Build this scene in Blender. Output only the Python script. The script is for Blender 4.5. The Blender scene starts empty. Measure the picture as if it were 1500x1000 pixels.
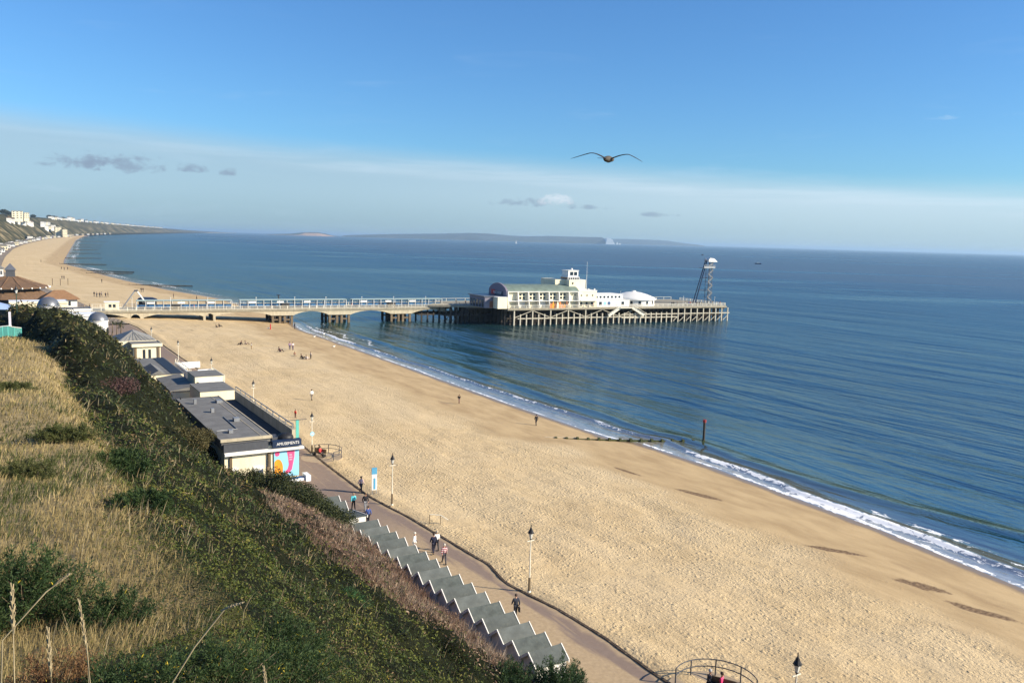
import bpy, math, random
import numpy as np
from mathutils import Matrix, Vector
SC = bpy.context.scene
COL = SC.collection
R = math.radians
rnd = random.Random(7)
rg = np.random.default_rng(11)

# ---------------------------------------------------------------- camera
pitch, roll = R(6.904), math.atan(0.0285)
fwd = Vector((0, math.cos(pitch), -math.sin(pitch)))
up0 = Vector((0, math.sin(pitch), math.cos(pitch)))
rt0 = Vector((1, 0, 0))
# horizon drops to the right: camera turned anticlockwise about its axis
right = rt0 * math.cos(roll) + up0 * math.sin(roll)
upv = -rt0 * math.sin(roll) + up0 * math.cos(roll)
cam = bpy.data.cameras.new('camera')
co = bpy.data.objects.new('camera', cam); COL.objects.link(co)
M = Matrix((right, upv, -fwd)).transposed().to_4x4(); M.translation = (0, 0, 30)
co.matrix_world = M
cam.sensor_width = 36; cam.lens = 36 * 1230 / 1500
cam.clip_start = 0.1; cam.clip_end = 200000
SC.camera = co

# ---------------------------------------------------------------- sky, sun, exposure
SUN_EL, SUN_BACK = R(26), R(11)      # sun to the right, a little behind the camera
sdir = Vector((math.cos(SUN_EL) * math.cos(SUN_BACK), -math.cos(SUN_EL) * math.sin(SUN_BACK), math.sin(SUN_EL)))
sl = bpy.data.lights.new('sun', 'SUN'); sl.energy = 4.6; sl.angle = R(0.5); sl.color = (1.0, 0.88, 0.70)
so = bpy.data.objects.new('sun', sl); COL.objects.link(so)
so.rotation_euler = sdir.to_track_quat('Z', 'Y').to_euler(); so.location = (200, -50, 200)
W_ = bpy.data.worlds.new('World'); SC.world = W_; W_.use_nodes = True

class NT:
    """small node-tree writer"""
    def __init__(s, tree): s.t = tree; s.n = tree.nodes; s.l = tree.links
    def add(s, typ, ins=None, **kw):
        n = s.n.new(typ)
        for k, v in kw.items(): setattr(n, k, v)
        for k, v in (ins or {}).items(): s.set(n.inputs[k], v)
        return n
    def set(s, sock, v):
        if isinstance(v, bpy.types.NodeSocket): s.l.new(v, sock)
        elif isinstance(v, bpy.types.Node): s.l.new(v.outputs[0], sock)
        else:
            if isinstance(v, (tuple, list)) and len(v) == 3 and sock.type == 'RGBA': v = (*v, 1)
            sock.default_value = v
    def math(s, op, a, b=0.0, c=None, clamp=False):
        n = s.n.new('ShaderNodeMath'); n.operation = op; n.use_clamp = clamp
        s.set(n.inputs[0], a); s.set(n.inputs[1], b)
        if c is not None: s.set(n.inputs[2], c)
        return n.outputs[0]
    def mix(s, f, a, b, typ='MIX'):
        n = s.n.new('ShaderNodeMix'); n.data_type = 'RGBA'; n.blend_type = typ
        s.set(n.inputs[0], f); s.set(n.inputs[6], a); s.set(n.inputs[7], b)
        return n.outputs[2]
    def ramp(s, f, stops, interp='LINEAR'):
        n = s.n.new('ShaderNodeValToRGB'); n.color_ramp.interpolation = interp
        e = n.color_ramp.elements
        while len(e) < len(stops): e.new(0.5)
        for i, (p, c) in enumerate(stops):
            e[i].position = p
            e[i].color = (*c, 1) if isinstance(c, (tuple, list)) else (c, c, c, 1)
        s.set(n.inputs[0], f); return n.outputs[0]
    def maprange(s, v, a, b, c=0.0, d=1.0, smooth=False):
        n = s.n.new('ShaderNodeMapRange')
        if smooth: n.interpolation_type = 'SMOOTHSTEP'
        for k, x in zip((0, 1, 2, 3, 4), (v, a, b, c, d)): s.set(n.inputs[k], x)
        return n.outputs[0]
    def noise(s, vec, scale, detail=3, rough=0.55, dist=0.0, color=False):
        n = s.n.new('ShaderNodeTexNoise')
        if vec is not None: s.set(n.inputs['Vector'], vec)
        s.set(n.inputs['Scale'], scale); n.inputs['Detail'].default_value = detail
        n.inputs['Roughness'].default_value = rough; n.inputs['Distortion'].default_value = dist
        return n.outputs[1 if color else 0]
    def vmap(s, vec, scale=(1, 1, 1), rot=(0, 0, 0), loc=(0, 0, 0)):
        n = s.n.new('ShaderNodeMapping'); s.set(n.inputs[0], vec)
        n.inputs['Scale'].default_value = scale; n.inputs['Rotation'].default_value = rot; n.inputs['Location'].default_value = loc
        return n.outputs[0]

# world: Nishita sky with a pale cirrus / haze bank low down and a few small clouds
t = NT(W_.node_tree); t.n.clear()
sky = t.add('ShaderNodeTexSky', sky_type='NISHITA', sun_disc=False, sun_elevation=SUN_EL, sun_rotation=math.atan2(sdir.x, sdir.y),
            altitude=30, air_density=1.15, dust_density=0.15, ozone_density=3.5)
tc = t.add('ShaderNodeTexCoord')
sx = t.add('ShaderNodeSeparateXYZ', {0: tc.outputs['Generated']})
X, Y, Z = sx.outputs
az = t.math('ARCTAN2', X, Y)                 # 0 = straight ahead, + right
el = t.math('ARCSINE', Z)
cv = t.add('ShaderNodeCombineXYZ', {0: az, 1: el, 2: 0.0}).outputs[0]
skyc = t.mix(1.0, sky.outputs[0], (0.40, 0.66, 0.93), 'MULTIPLY')
n1 = t.noise(t.vmap(cv, (1.6, 9, 1)), 1.0, 5, 0.6, 0.4)
n2 = t.noise(t.vmap(cv, (5, 40, 1), (0, 0, R(-3))), 1.0, 4, 0.6, 0.8)
# haze bank: top edge about 5 degrees at left sinking to 3 at right
top = t.math('MULTIPLY_ADD', az, -0.045, 0.082)
top = t.math('ADD', top, t.math('MULTIPLY', t.math('SUBTRACT', n1, 0.5), 0.03))
bank = t.maprange(el, t.math('ADD', top, 0.022), t.math('SUBTRACT', top, 0.016), 0, 1, True)
rightside = t.maprange(az, -0.35, 0.5, 0.0, 1.0, True)
dark = t.maprange(el, 0.055, 0.0, 0.0, 1.0, True)
bankcol = t.mix(rightside, (2.55, 3.5, 4.2), (3.7, 4.6, 5.25))
bankcol = t.mix(dark, bankcol, t.mix(rightside, (1.95, 2.8, 3.45), (2.8, 3.75, 4.45)))
col = t.mix(t.math('MULTIPLY', bank, 0.80), skyc, bankcol)
edge_ = t.math('MULTIPLY', t.maprange(t.math('ABSOLUTE', t.math('SUBTRACT', el, t.math('SUBTRACT', top, 0.008))), 0.016, 0.0, 0, 1, True), t.maprange(t.noise(t.vmap(cv, (5, 90, 1), (0, 0, R(-2.6))), 1.0, 5, 0.6), 0.35, 0.65, 0, 1, True))
col = t.mix(t.math('MULTIPLY', edge_, t.maprange(az, -0.5, 0.35, 0.12, 0.42)), col, (4.3, 5.2, 5.9))
cirr = t.math('MULTIPLY', t.maprange(n2, 0.56, 0.85, 0, 0.30, True), t.maprange(el, 0.30, 0.06, 0, 1, True))
col = t.mix(cirr, col, (3.5, 4.5, 5.5))
# small cumulus: (azimuth, elevation, half width, half height, whiteness)
cn = t.noise(t.vmap(cv, (55, 90, 1)), 1.0, 6, 0.62, 0.3)
cn2 = t.math('SUBTRACT', cn, 0.5)
for (a, e, wa, he, wh) in [(-0.475, 0.0655, 0.030, 0.0075, 0), (-0.432, 0.0665, 0.036, 0.0095, 0), (-0.565, 0.0645, 0.013, 0.0040, 0), (-0.3635, 0.0668, 0.016, 0.0050, 0),
                           (-0.3262, 0.0642, 0.010, 0.0050, 0), (0.020, 0.0428, 0.040, 0.0052, 0), (0.045, 0.0450, 0.017, 0.0072, 1), (0.085, 0.0395, 0.030, 0.0028, 0),
                           (0.165, 0.0325, 0.020, 0.0028, 0), (0.462, 0.137, 0.018, 0.0022, 1), (0.535, 0.138, 0.022, 0.0018, 1)]:
    da = t.math('DIVIDE', t.math('SUBTRACT', az, a), wa * 1.2)
    de = t.math('DIVIDE', t.math('SUBTRACT', el, e), he * 1.2)
    de = t.math('MULTIPLY', de, t.maprange(de, -0.1, 0.1, 1.6, 0.9))      # flatter base
    r2 = t.math('ADD', t.math('MULTIPLY', da, da), t.math('MULTIPLY', de, de))
    m = t.math('SUBTRACT', t.math('MULTIPLY_ADD', cn2, 6.0, 1.15), r2)
    if wh: cc = (4.6, 5.1, 5.6) if a < 0.1 else (3.0, 4.3, 5.5); k = 0.75 if a < 0.1 else 0.3
    else: cc = (1.65, 2.2, 2.95); k = 0.75 if a < -0.1 else 0.6
    col = t.mix(t.maprange(m, 0.0, 1.6, 0, k, True), col, cc)
bg = t.add('ShaderNodeBackground', {0: col, 1: 0.095})
t.add('ShaderNodeOutputWorld', {0: bg.outputs[0]})
VS = SC.view_settings
VS.view_transform = 'Standard'; VS.look = 'None'; VS.gamma = 1.0; VS.use_curve_mapping = False
VS.exposure = 0.85
SC.cycles.max_bounces = 6; SC.cycles.volume_bounces = 0; SC.cycles.transparent_max_bounces = 6
SC.cycles.diffuse_bounces = 2; SC.cycles.glossy_bounces = 3

# ---------------------------------------------------------------- coast frame: s along the coast, q out to sea
UX, UY, NX, NY = -0.527, 0.85, 0.85, 0.527
COAST = R(31.8)
def W(s, q, z=0.0): return Vector((s * UX + q * NX, s * UY + q * NY, z))
def WA(s, q, z):
    s = np.asarray(s, float); q = np.asarray(q, float)
    return np.stack([s * UX + q * NX, s * UY + q * NY, np.broadcast_to(z, np.broadcast(s, q).shape)], -1)

# ---------------------------------------------------------------- vector noise in numpy
_tab = rg.random((64, 64, 4))
def vnoise(x, y, k=0):
    x = np.asarray(x, float); y = np.asarray(y, float)
    xi = np.floor(x).astype(int); yi = np.floor(y).astype(int); fx = x - xi; fy = y - yi
    fx = fx * fx * (3 - 2 * fx); fy = fy * fy * (3 - 2 * fy)
    T = _tab[..., k % 4]
    a = T[xi % 64, yi % 64]; b = T[(xi + 1) % 64, yi % 64]; c = T[xi % 64, (yi + 1) % 64]; d = T[(xi + 1) % 64, (yi + 1) % 64]
    return (a * (1 - fx) + b * fx) * (1 - fy) + (c * (1 - fx) + d * fx) * fy
def fbm(x, y, o=3, k=0):
    r = 0; a = 0.5; tot = 0
    for i in range(o):
        r = r + a * vnoise(x * 2 ** i + 13.7 * i, y * 2 ** i + 7.1 * i, k + i); tot += a; a *= 0.5
    return r / tot

# ---------------------------------------------------------------- object helpers
def tag(o, label=None, cat=None, group=None, kind=None):
    if label: o['label'] = label
    if cat: o['category'] = cat
    if group: o['group'] = group
    if kind: o['kind'] = kind
    return o
def thing(name, label, cat, loc=(0, 0, 0), rz=0.0, group=None):
    o = bpy.data.objects.new(name, None); COL.objects.link(o); o.empty_display_size = 0.3
    o.location = loc; o.rotation_euler = (0, 0, rz)
    return tag(o, label, cat, group)
def copy_tree(o, parent=None):
    c = o.copy(); COL.objects.link(c)
    if parent: c.parent = parent
    for ch in list(o.children): copy_tree(ch, c)
    return c
def mesh_np(name, v, f, mat, parent=None, col=None, smooth=False, attrs=None):
    v = np.ascontiguousarray(v, dtype=np.float32).reshape(-1, 3); f = np.ascontiguousarray(f, dtype=np.int32)
    k = f.shape[1]; me = bpy.data.meshes.new(name)
    me.vertices.add(len(v)); me.vertices.foreach_set('co', v.ravel())
    me.loops.add(f.size); me.loops.foreach_set('vertex_index', f.ravel())
    me.polygons.add(len(f)); me.polygons.foreach_set('loop_start', np.arange(0, f.size, k, dtype=np.int32))
    me.polygons.foreach_set('loop_total', np.full(len(f), k, dtype=np.int32))
    me.polygons.foreach_set('use_smooth', np.full(len(f), smooth))
    me.update(calc_edges=True)
    if col is not None:
        a = me.color_attributes.new('Col', 'FLOAT_COLOR', 'POINT')
        c4 = np.ones((len(v), 4), np.float32); c4[:, :3] = col; a.data.foreach_set('color', c4.ravel())
    for an, arr in (attrs or {}).items():
        a = me.attributes.new(an, 'FLOAT_VECTOR', 'POINT'); a.data.foreach_set('vector', np.ascontiguousarray(arr, np.float32).ravel())
    me.materials.append(mat)
    o = bpy.data.objects.new(name, me); COL.objects.link(o)
    if parent: o.parent = parent
    return o
def grid_faces(n, m):
    i = np.arange(n - 1)[:, None] * m + np.arange(m - 1)[None, :]
    return np.stack([i, i + m, i + m + 1, i + 1], -1).reshape(-1, 4)

class MB:
    """collects shapes in one frame; build() links them as ONE mesh"""
    def __init__(s): s.v = []; s.f = []; s.sm = []
    def raw(s, v, f, smooth=False):
        b = len(s.v); s.v += [tuple(p) for p in v]; s.f += [tuple(i + b for i in q) for q in f]; s.sm += [smooth] * len(f); return s
    def box(s, x0, x1, y0, y1, z0, z1):
        return s.raw([(x0, y0, z0), (x1, y0, z0), (x1, y1, z0), (x0, y1, z0), (x0, y0, z1), (x1, y0, z1), (x1, y1, z1), (x0, y1, z1)],
                     [(0, 3, 2, 1), (4, 5, 6, 7), (0, 1, 5, 4), (1, 2, 6, 5), (2, 3, 7, 6), (3, 0, 4, 7)])
    def prism(s, prof, axis, a, b):
        """extrude a 2-D profile; axis x: profile (y,z); y: (x,z); z: (x,y)"""
        def P(p, t): return {'x': (t, p[0], p[1]), 'y': (p[0], t, p[1]), 'z': (p[0], p[1], t)}[axis]
        n = len(prof); v = [P(p, a) for p in prof] + [P(p, b) for p in prof]
        f = [tuple(range(n))[::-1], tuple(range(n, 2 * n))] + [(i, (i + 1) % n, n + (i + 1) % n, n + i) for i in range(n)]
        return s.raw(v, f)
    def bar(s, p, q, w, h=None):
        h = h or w; p = Vector(p); q = Vector(q); d = (q - p).normalized()
        a = d.cross(Vector((0, 0, 1)))
        a = Vector((1, 0, 0)) if a.length < 1e-4 else a.normalized()
        b = a.cross(d); v = []
        for c in (p, q):
            for i, j in ((-1, -1), (1, -1), (1, 1), (-1, 1)): v.append(c + a * i * w / 2 + b * j * h / 2)
        return s.raw(v, [(0, 3, 2, 1), (4, 5, 6, 7), (0, 1, 5, 4), (1, 2, 6, 5), (2, 3, 7, 6), (3, 0, 4, 7)])
    def tube(s, pts, r, n=8, closed=True):
        pts = [Vector(p) for p in pts]; rr = r if isinstance(r, (list, tuple)) else [r] * len(pts); v = []; f = []
        for i, p in enumerate(pts):
            d = (pts[min(i + 1, len(pts) - 1)] - pts[max(i - 1, 0)]).normalized()
            a = d.cross(Vector((0, 0, 1))); a = Vector((1, 0, 0)) if a.length < 1e-3 else a.normalized(); b = d.cross(a)
            for k in range(n):
                t_ = 2 * math.pi * k / n; v.append(p + (a * math.cos(t_) + b * math.sin(t_)) * rr[i])
        for i in range(len(pts) - 1):
            for k in range(n): f.append((i * n + k, i * n + (k + 1) % n, (i + 1) * n + (k + 1) % n, (i + 1) * n + k))
        s.raw(v, f, True)
        if closed: s.raw(v[:n], [tuple(range(n))[::-1]]); s.raw(v[-n:], [tuple(range(n))])
        return s
    def lathe(s, prof, cx=0, cy=0, n=24, smooth=True, a0=0.0):
        v = []; f = []; m = len(prof)
        for k in range(n):
            t_ = a0 + 2 * math.pi * k / n
            for r, z in prof: v.append((cx + r * math.cos(t_), cy + r * math.sin(t_), z))
        for k in range(n):
            for i in range(m - 1):
                k2 = (k + 1) % n; f.append((k * m + i, k2 * m + i, k2 * m + i + 1, k * m + i + 1))
        s.raw(v, f, smooth)
        return s
    def ball(s, c, r, n=10, m=7, sc=(1, 1, 1)):
        prof = [(r * math.sin(math.pi * i / m), -r * math.cos(math.pi * i / m)) for i in range(m + 1)]
        b = len(s.v); s.lathe([(max(p, 1e-4), z) for p, z in prof], 0, 0, n)
        for i in range(b, len(s.v)): x, y, z = s.v[i]; s.v[i] = (c[0] + x * sc[0], c[1] + y * sc[1], c[2] + z * sc[2])
        return s
    def build(s, name, mat, parent=None, loc=None, rz=None):
        me = bpy.data.meshes.new(name); me.from_pydata([tuple(p) for p in s.v], [], s.f)
        me.polygons.foreach_set('use_smooth', s.sm); me.materials.append(mat); me.update()
        o = bpy.data.objects.new(name, me); COL.objects.link(o)
        if parent: o.parent = parent
        if loc is not None: o.location = loc
        if rz is not None: o.rotation_euler = (0, 0, rz)
        return o

# ---------------------------------------------------------------- materials
def principled(name, rough=0.6, spec=0.3):
    m = bpy.data.materials.new(name); m.use_nodes = True; tt = NT(m.node_tree)
    b = tt.n['Principled BSDF']; b.inputs['Roughness'].default_value = rough; b.inputs['Specular IOR Level'].default_value = spec
    return m, tt, b
def mat(name, c, rough=0.6, var=0.12, scale=1.5, dirt=0.0, dirtc=(0.12, 0.09, 0.06), metal=0.0, bump=0.0, spec=0.3, stretch=(1, 1, 0.35)):
    m, tt, b = principled(name, rough, spec); b.inputs['Metallic'].default_value = metal
    tcn = tt.add('ShaderNodeTexCoord').outputs['Object']
    n = tt.noise(tt.vmap(tcn, stretch), scale, 5, 0.6)
    lo = tuple(x * (1 - var) for x in c); hi = tuple(min(1, x * (1 + var)) for x in c)
    colr = tt.ramp(n, [(0.3, lo), (0.7, hi)])
    if dirt:
        n2_ = tt.noise(tt.vmap(tcn, (1, 1, 0.18)), scale * 2.3, 6, 0.7, 0.3)
        colr = tt.mix(tt.maprange(n2_, 0.52, 0.72, 0, dirt), colr, dirtc)
    tt.set(b.inputs['Base Color'], colr)
    if bump:
        bp = tt.add('ShaderNodeBump', {'Height': tt.noise(tcn, scale * 6, 4), 'Strength': bump, 'Distance': 0.05}); tt.set(b.inputs['Normal'], bp.outputs[0])
    return m
MT = dict(
    cream=mat('cream_render', (0.82, 0.74, 0.52), 0.8, 0.06, 0.6, 0.25, (0.45, 0.37, 0.24)),
    white=mat('white_paint', (0.80, 0.78, 0.72), 0.6, 0.06, 0.7, 0.15, (0.5, 0.45, 0.36)),
    coolwhite=mat('cool_white_paint', (0.78, 0.80, 0.80), 0.5, 0.05, 0.8, 0.12, (0.5, 0.48, 0.42)),
    stone=mat('pale_concrete', (0.48, 0.42, 0.30), 0.9, 0.15, 0.8, 0.4, (0.20, 0.15, 0.09)),
    concrete=mat('weathered_concrete', (0.30, 0.27, 0.20), 0.9, 0.2, 1.2, 0.4),
    greyroof=mat('grey_roof_felt', (0.175, 0.172, 0.162), 0.85, 0.2, 0.7, 0.35, (0.11, 0.105, 0.10), bump=0.2, stretch=(1, 1, 1)),
    hutroof=mat('hut_roof_felt', (0.088, 0.100, 0.094), 0.8, 0.2, 1.3, 0.35, (0.19, 0.19, 0.15), bump=0.2, stretch=(1, 1, 1)),
    darkfelt=mat('dark_roof_felt', (0.05, 0.052, 0.055), 0.85, 0.2, 1.0),
    copper=mat('green_copper_roof', (0.16, 0.21, 0.175), 0.7, 0.22, 0.5, 0.5, (0.13, 0.15, 0.11)),
    tile=mat('brown_roof_tiles', (0.155, 0.095, 0.055), 0.85, 0.2, 1.0, 0.3, (0.07, 0.05, 0.04)),
    orangetile=mat('orange_roof_tiles', (0.27, 0.15, 0.075), 0.85, 0.15, 1.0, 0.2),
    darkwood=mat('dark_timber_and_deck_shade', (0.055, 0.045, 0.035), 0.9, 0.3, 1.5),
    wood=mat('weathered_timber', (0.16, 0.12, 0.075), 0.9, 0.25, 2.0, 0.3),
    greenwood=mat('weedy_timber', (0.075, 0.085, 0.03), 0.8, 0.3, 2.5, 0.4, (0.04, 0.03, 0.02)),
    piles=mat('pale_pile_concrete', (0.50, 0.46, 0.36), 0.9, 0.15, 1.4, 0.3, (0.18, 0.14, 0.09)),
    rail=mat('cream_rail_paint', (0.72, 0.68, 0.56), 0.5, 0.05, 2),
    black=mat('black_ironwork', (0.02, 0.02, 0.022), 0.5, 0.2, 3),
    grey=mat('grey_metal', (0.28, 0.29, 0.30), 0.45, 0.15, 2, metal=0.3),
    darkgrey=mat('dark_grey_paint', (0.07, 0.075, 0.085), 0.6, 0.15, 2),
    glass=mat('dark_window_glass', (0.02, 0.03, 0.04), 0.08, 0.2, 2, spec=0.7),
    paneblue=mat('blue_screen_glass', (0.05, 0.16, 0.33), 0.15, 0.15, 0.6, spec=0.6),
    blue=mat('blue_paint', (0.03, 0.09, 0.22), 0.5, 0.1, 2),
    navy=mat('navy_paint', (0.015, 0.03, 0.07), 0.5, 0.1, 2),
    turq=mat('turquoise_paint', (0.10, 0.42, 0.38), 0.5, 0.15, 3),
    green=mat('dark_green_paint', (0.02, 0.07, 0.05), 0.5, 0.1, 3),
    red=mat('red_paint', (0.5, 0.03, 0.03), 0.5, 0.1, 3),
    orange=mat('orange_mural_paint', (0.68, 0.20, 0.04), 0.6, 0.3, 1.2, 0.5, (0.75, 0.5, 0.3)),
    yellow=mat('yellow_paint', (0.7, 0.42, 0.04), 0.5, 0.1, 3),
    lead=mat('lead_dome_sheet', (0.16, 0.17, 0.19), 0.4, 0.12, 1.0, metal=0.4),
    brick=mat('red_brick', (0.26, 0.12, 0.07), 0.9, 0.2, 2),
    purple=mat('mauve_paint', (0.25, 0.16, 0.32), 0.6, 0.1, 2),
    skyblue=mat('sky_blue_board', (0.30, 0.62, 0.80), 0.5, 0.04, 1),
    pink=mat('pink_board', (0.80, 0.09, 0.24), 0.5, 0.05, 2),
    deeppink=mat('lilac_board', (0.75, 0.35, 0.45), 0.5, 0.05, 2),
    amber=mat('amber_board', (0.85, 0.33, 0.03), 0.5, 0.2, 1.6),
    lampglass=mat('lamp_glass', (0.55, 0.56, 0.52), 0.2, 0.05, 2),
)
def vcol_mat(name, rough=0.8, spec=0.15, trans=0.0):
    m, tt, b = principled(name, rough, spec)
    a = tt.add('ShaderNodeAttribute', attribute_name='Col').outputs[0]
    tt.set(b.inputs['Base Color'], a)
    if trans:
        tr = tt.add('ShaderNodeBsdfTranslucent', {0: a}); ms = tt.add('ShaderNodeMixShader', {0: trans, 1: b.outputs[0], 2: tr.outputs[0]})
        tt.set(tt.n['Material Output'].inputs[0], ms.outputs[0])
    return m
LEAF = vcol_mat('leaf_foliage', 0.65, 0.25, 0.25)
BLADE = vcol_mat('grass_blades', 0.7, 0.15, 0.3)
# ---------------------------------------------------------------- the lie of the land
SH_S = [-4000, -100, -50, 37, 54, 80, 95, 100, 130, 160, 200, 258, 281, 305, 391, 448, 527, 605, 674, 758, 800, 885, 1300, 2190, 3400, 7160, 12446, 20528]
SH_Q = [-600, 74, 76, 78.3, 80.8, 82.4, 82.2, 80, 79.8, 80.5, 81.4, 81.6, 85.4, 88, 86.1, 75.6, 66.8, 60.6, 58.7, 51.4, 52, 58.5, 93, 167, 288, 966, 2640, 5000]
PR_S = [-4000, -100, 0, 250, 400, 500, 600, 710, 868, 1156, 1420, 1770, 2161, 2509, 3154, 4214, 6212, 12446, 20528]
PR_Q = [-640, 33.6, 33.8, 33.4, 22, 10, 4, 5.9, 10, 22, 40, 72, 114, 160, 254, 452, 955, 2610, 4950]
CR_S = [-4000, 380, 500, 600, 710, 868, 1156, 1420, 1770, 2161, 2509, 3154, 4214, 6212, 12446, 20528]
CR_Z = [30, 14, 31, 34.6, 36.2, 38.3, 42.3, 46, 50, 53.5, 53.5, 57.4, 55.5, 49.4, 32, 10]
def shore(s): return np.interp(s, SH_S, SH_Q)
def prom(s): return np.interp(s, PR_S, PR_Q)
def kerb(s):  # wavy seaward edge of the promenade near the camera
    s = np.asarray(s, float)
    return prom(s) + np.interp(s, [20, 34, 36, 38, 43, 48, 52.4, 54.4, 58, 61, 64, 68, 72, 76, 80, 88, 93, 97, 110, 130], [1.4, 1.3, .9, .9, 1.1, .85, .1, -.1, .6, .35, .2, -.05, -.3, -.8, -1.2, -1.1, -1.0, -.9, -.4, 0])
def beach_z(s, q):
    k = kerb(s); sh = shore(s); t_ = (q - k) / np.maximum(sh - k, 1)
    z = np.where(t_ < 1, 2.85 * (1 - np.clip(t_, 0, 1) ** 1.25), -0.055 * (q - sh))
    return np.maximum(z, -4)
CL_S = [-300, -40, 0, 12, 25, 39, 60, 80, 126, 150, 175, 195, 212, 230, 260]
CL_Z = [31, 29.5, 28.2, 24.4, 22.8, 21.2, 19.6, 18.1, 15.7, 13.6, 12.3, 10.8, 8.5, 6.2, 5.0]
def hill(s, q):
    """west cliff under the camera: a bench falling to the east, then the steep scrub slope down to the promenade"""
    s = np.asarray(s, float); q = np.asarray(q, float)
    C = np.interp(s, CL_S, CL_Z)
    toe = np.interp(s, [30, 36, 66, 76, 84, 110, 125, 150, 190], [24.2, 25.1, 25.0, 23.0, 21.5, 19.9, 19.6, 20.6, 22.0])
    zt = np.interp(s, [34, 38, 65, 69], [3.05, 4.1, 4.0, 3.05])
    q0 = np.interp(s, [0, 5, 13], [0.1, 0.9, 2.8]); t_ = np.clip((q - q0) / (toe - q0), 0, 1)
    p = np.interp(s, [0, 40, 66, 86, 110, 180], [1.0, 1.05, 1.05, 1.1, 2.1, 2.7])
    z = C + (zt - C) * t_ ** p - 1.5 * np.sin(np.pi * t_) * np.interp(s, [18, 34, 78, 98], [0, 1, 1, 0])
    z = np.where(q < q0, C + 0.10 * (q0 - np.maximum(q, -40)), z)
    amp = np.clip((toe - q) / 6, 0, 1) * np.clip((s + 5) / 20, 0.15, 1)
    z = z + amp * (0.9 * (fbm(s / 9, q / 6, 3, 1) - 0.5))
    return z
def mounds(s, q, cell, rmin, rmax, seed):
    """rounded shrub heads on a jittered grid: height 0..1 of the one on top, and that shrub's own number 0..1"""
    s = np.asarray(s, float) + 500; q = np.asarray(q, float) + 500
    ws = s + cell * .5 * (vnoise(s / cell * .9, q / cell * .9, 1) - .5); wq = q + cell * .5 * (vnoise(s / cell * .9 + 9, q / cell * .9, 2) - .5)
    cs = np.floor(ws / cell).astype(int); cq = np.floor(wq / cell).astype(int); H_ = np.zeros(ws.shape); I = np.zeros(ws.shape)
    for i in (-1, 0, 1):
        for j in (-1, 0, 1):
            a, b = cs + i, cq + j; t = _tab[(a * 7 + seed) % 64, (b * 5 + a // 64) % 64]
            x = (a + .1 + .8 * t[..., 0]) * cell; y = (b + .1 + .8 * t[..., 1]) * cell; r = cell * (rmin + (rmax - rmin) * t[..., 2])
            h = np.sqrt(np.clip(1 - ((ws - x) ** 2 + (wq - y) ** 2) / r ** 2, 0, 1)) * r / (cell * rmax); k = h > H_
            H_ = np.where(k, h, H_); I = np.where(k, t[..., 3], I)
    return H_, I
def scrub_heads(s, q):
    s = np.asarray(s, float); a, ia = mounds(s, q, 1.15, .5, .95, 3); b, ib = mounds(s, q, 2.9, .5, .95, 11); w = np.clip((s - 18) / 25, 0, 1)
    H_ = (1 - w) * a * .75 + w * (b * 1.15 + .3 * a); return H_, np.where(w > .5, ib * .75 + .25 * ia, ia)
def scrub_h(s, q):
    """height of the scrub canopy above the soil"""
    b = grass_edge(s, q)
    k = np.clip((q - b) / 2.2, 0, 1)
    base = np.interp(s, [0, 9, 14, 30, 60, 68, 88, 98, 150, 200], [0.25, 0.3, 0.8, 1.15, 1.5, 1.4, 1.5, 2.8, 3.0, 2.3]) * np.clip(1 - (np.asarray(s) - 120) / 30 * (np.asarray(q) < 2), .3, 1)
    lump2 = fbm(np.asarray(s) / 0.9 + 9, np.asarray(q) / 0.7, 2, 0)
    tuft = np.clip(vnoise(np.asarray(s) / .55, np.asarray(q) / .45, 1) - .42, 0, 1) * np.interp(s, [6, 12, 30, 90], [.15, .7, .95, .8])
    tz = np.clip((25.8 - q) / 1.2, 0.15, 1)
    return k * (base * (0.02 + scrub_heads(s, q)[0] + 0.18 * lump2) + tuft) * tz
def grass_edge(s, q):
    e = np.interp(s, [0, 7.0, 8.2, 10, 13.5, 21.5, 46, 72, 108, 118, 128, 140], [-8, -5, -.5, 1.5, 2.1, 2.5, 4.4, 4.8, 5.6, 4.6, 2.6, -14])
    return e + np.interp(s, [8, 30, 60], [.9, 1.8, 2.6]) * (fbm(np.asarray(s) / 7.0, np.asarray(q) / 30 + 3, 2, 3) - 0.5)

def far_z(s, q):
    """east cliff and the coast beyond: promenade, cliff face, wooded plateau"""
    pr = prom(s); b = pr - 9 - np.interp(s, [400, 800, 2000, 5000, 12000], [14, 8, 14, 30, 60]); w = np.interp(s, [500, 1200, 3000, 6000, 20000], [52, 46, 70, 90, 300])
    cz = np.interp(s, CR_S, CR_Z)
    t_ = np.clip((b - q) / w, 0, 1)
    gull = 0.16 * (fbm(s / 38, q / 300, 3, 1) - 0.5) * np.sin(np.pi * t_)
    z = 3.0 + (cz - 3.0) * np.clip(t_ ** 0.85 + gull, 0, 1.02)
    z = z + np.where(t_ > 0.98, 3.5 * (fbm(s / 60, q / 60, 3, 2) - 0.5) + 0.012 * np.minimum(b - w - q, 500) * np.interp(s, [500, 1500], [1, .3]), 0)
    return z

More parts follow.
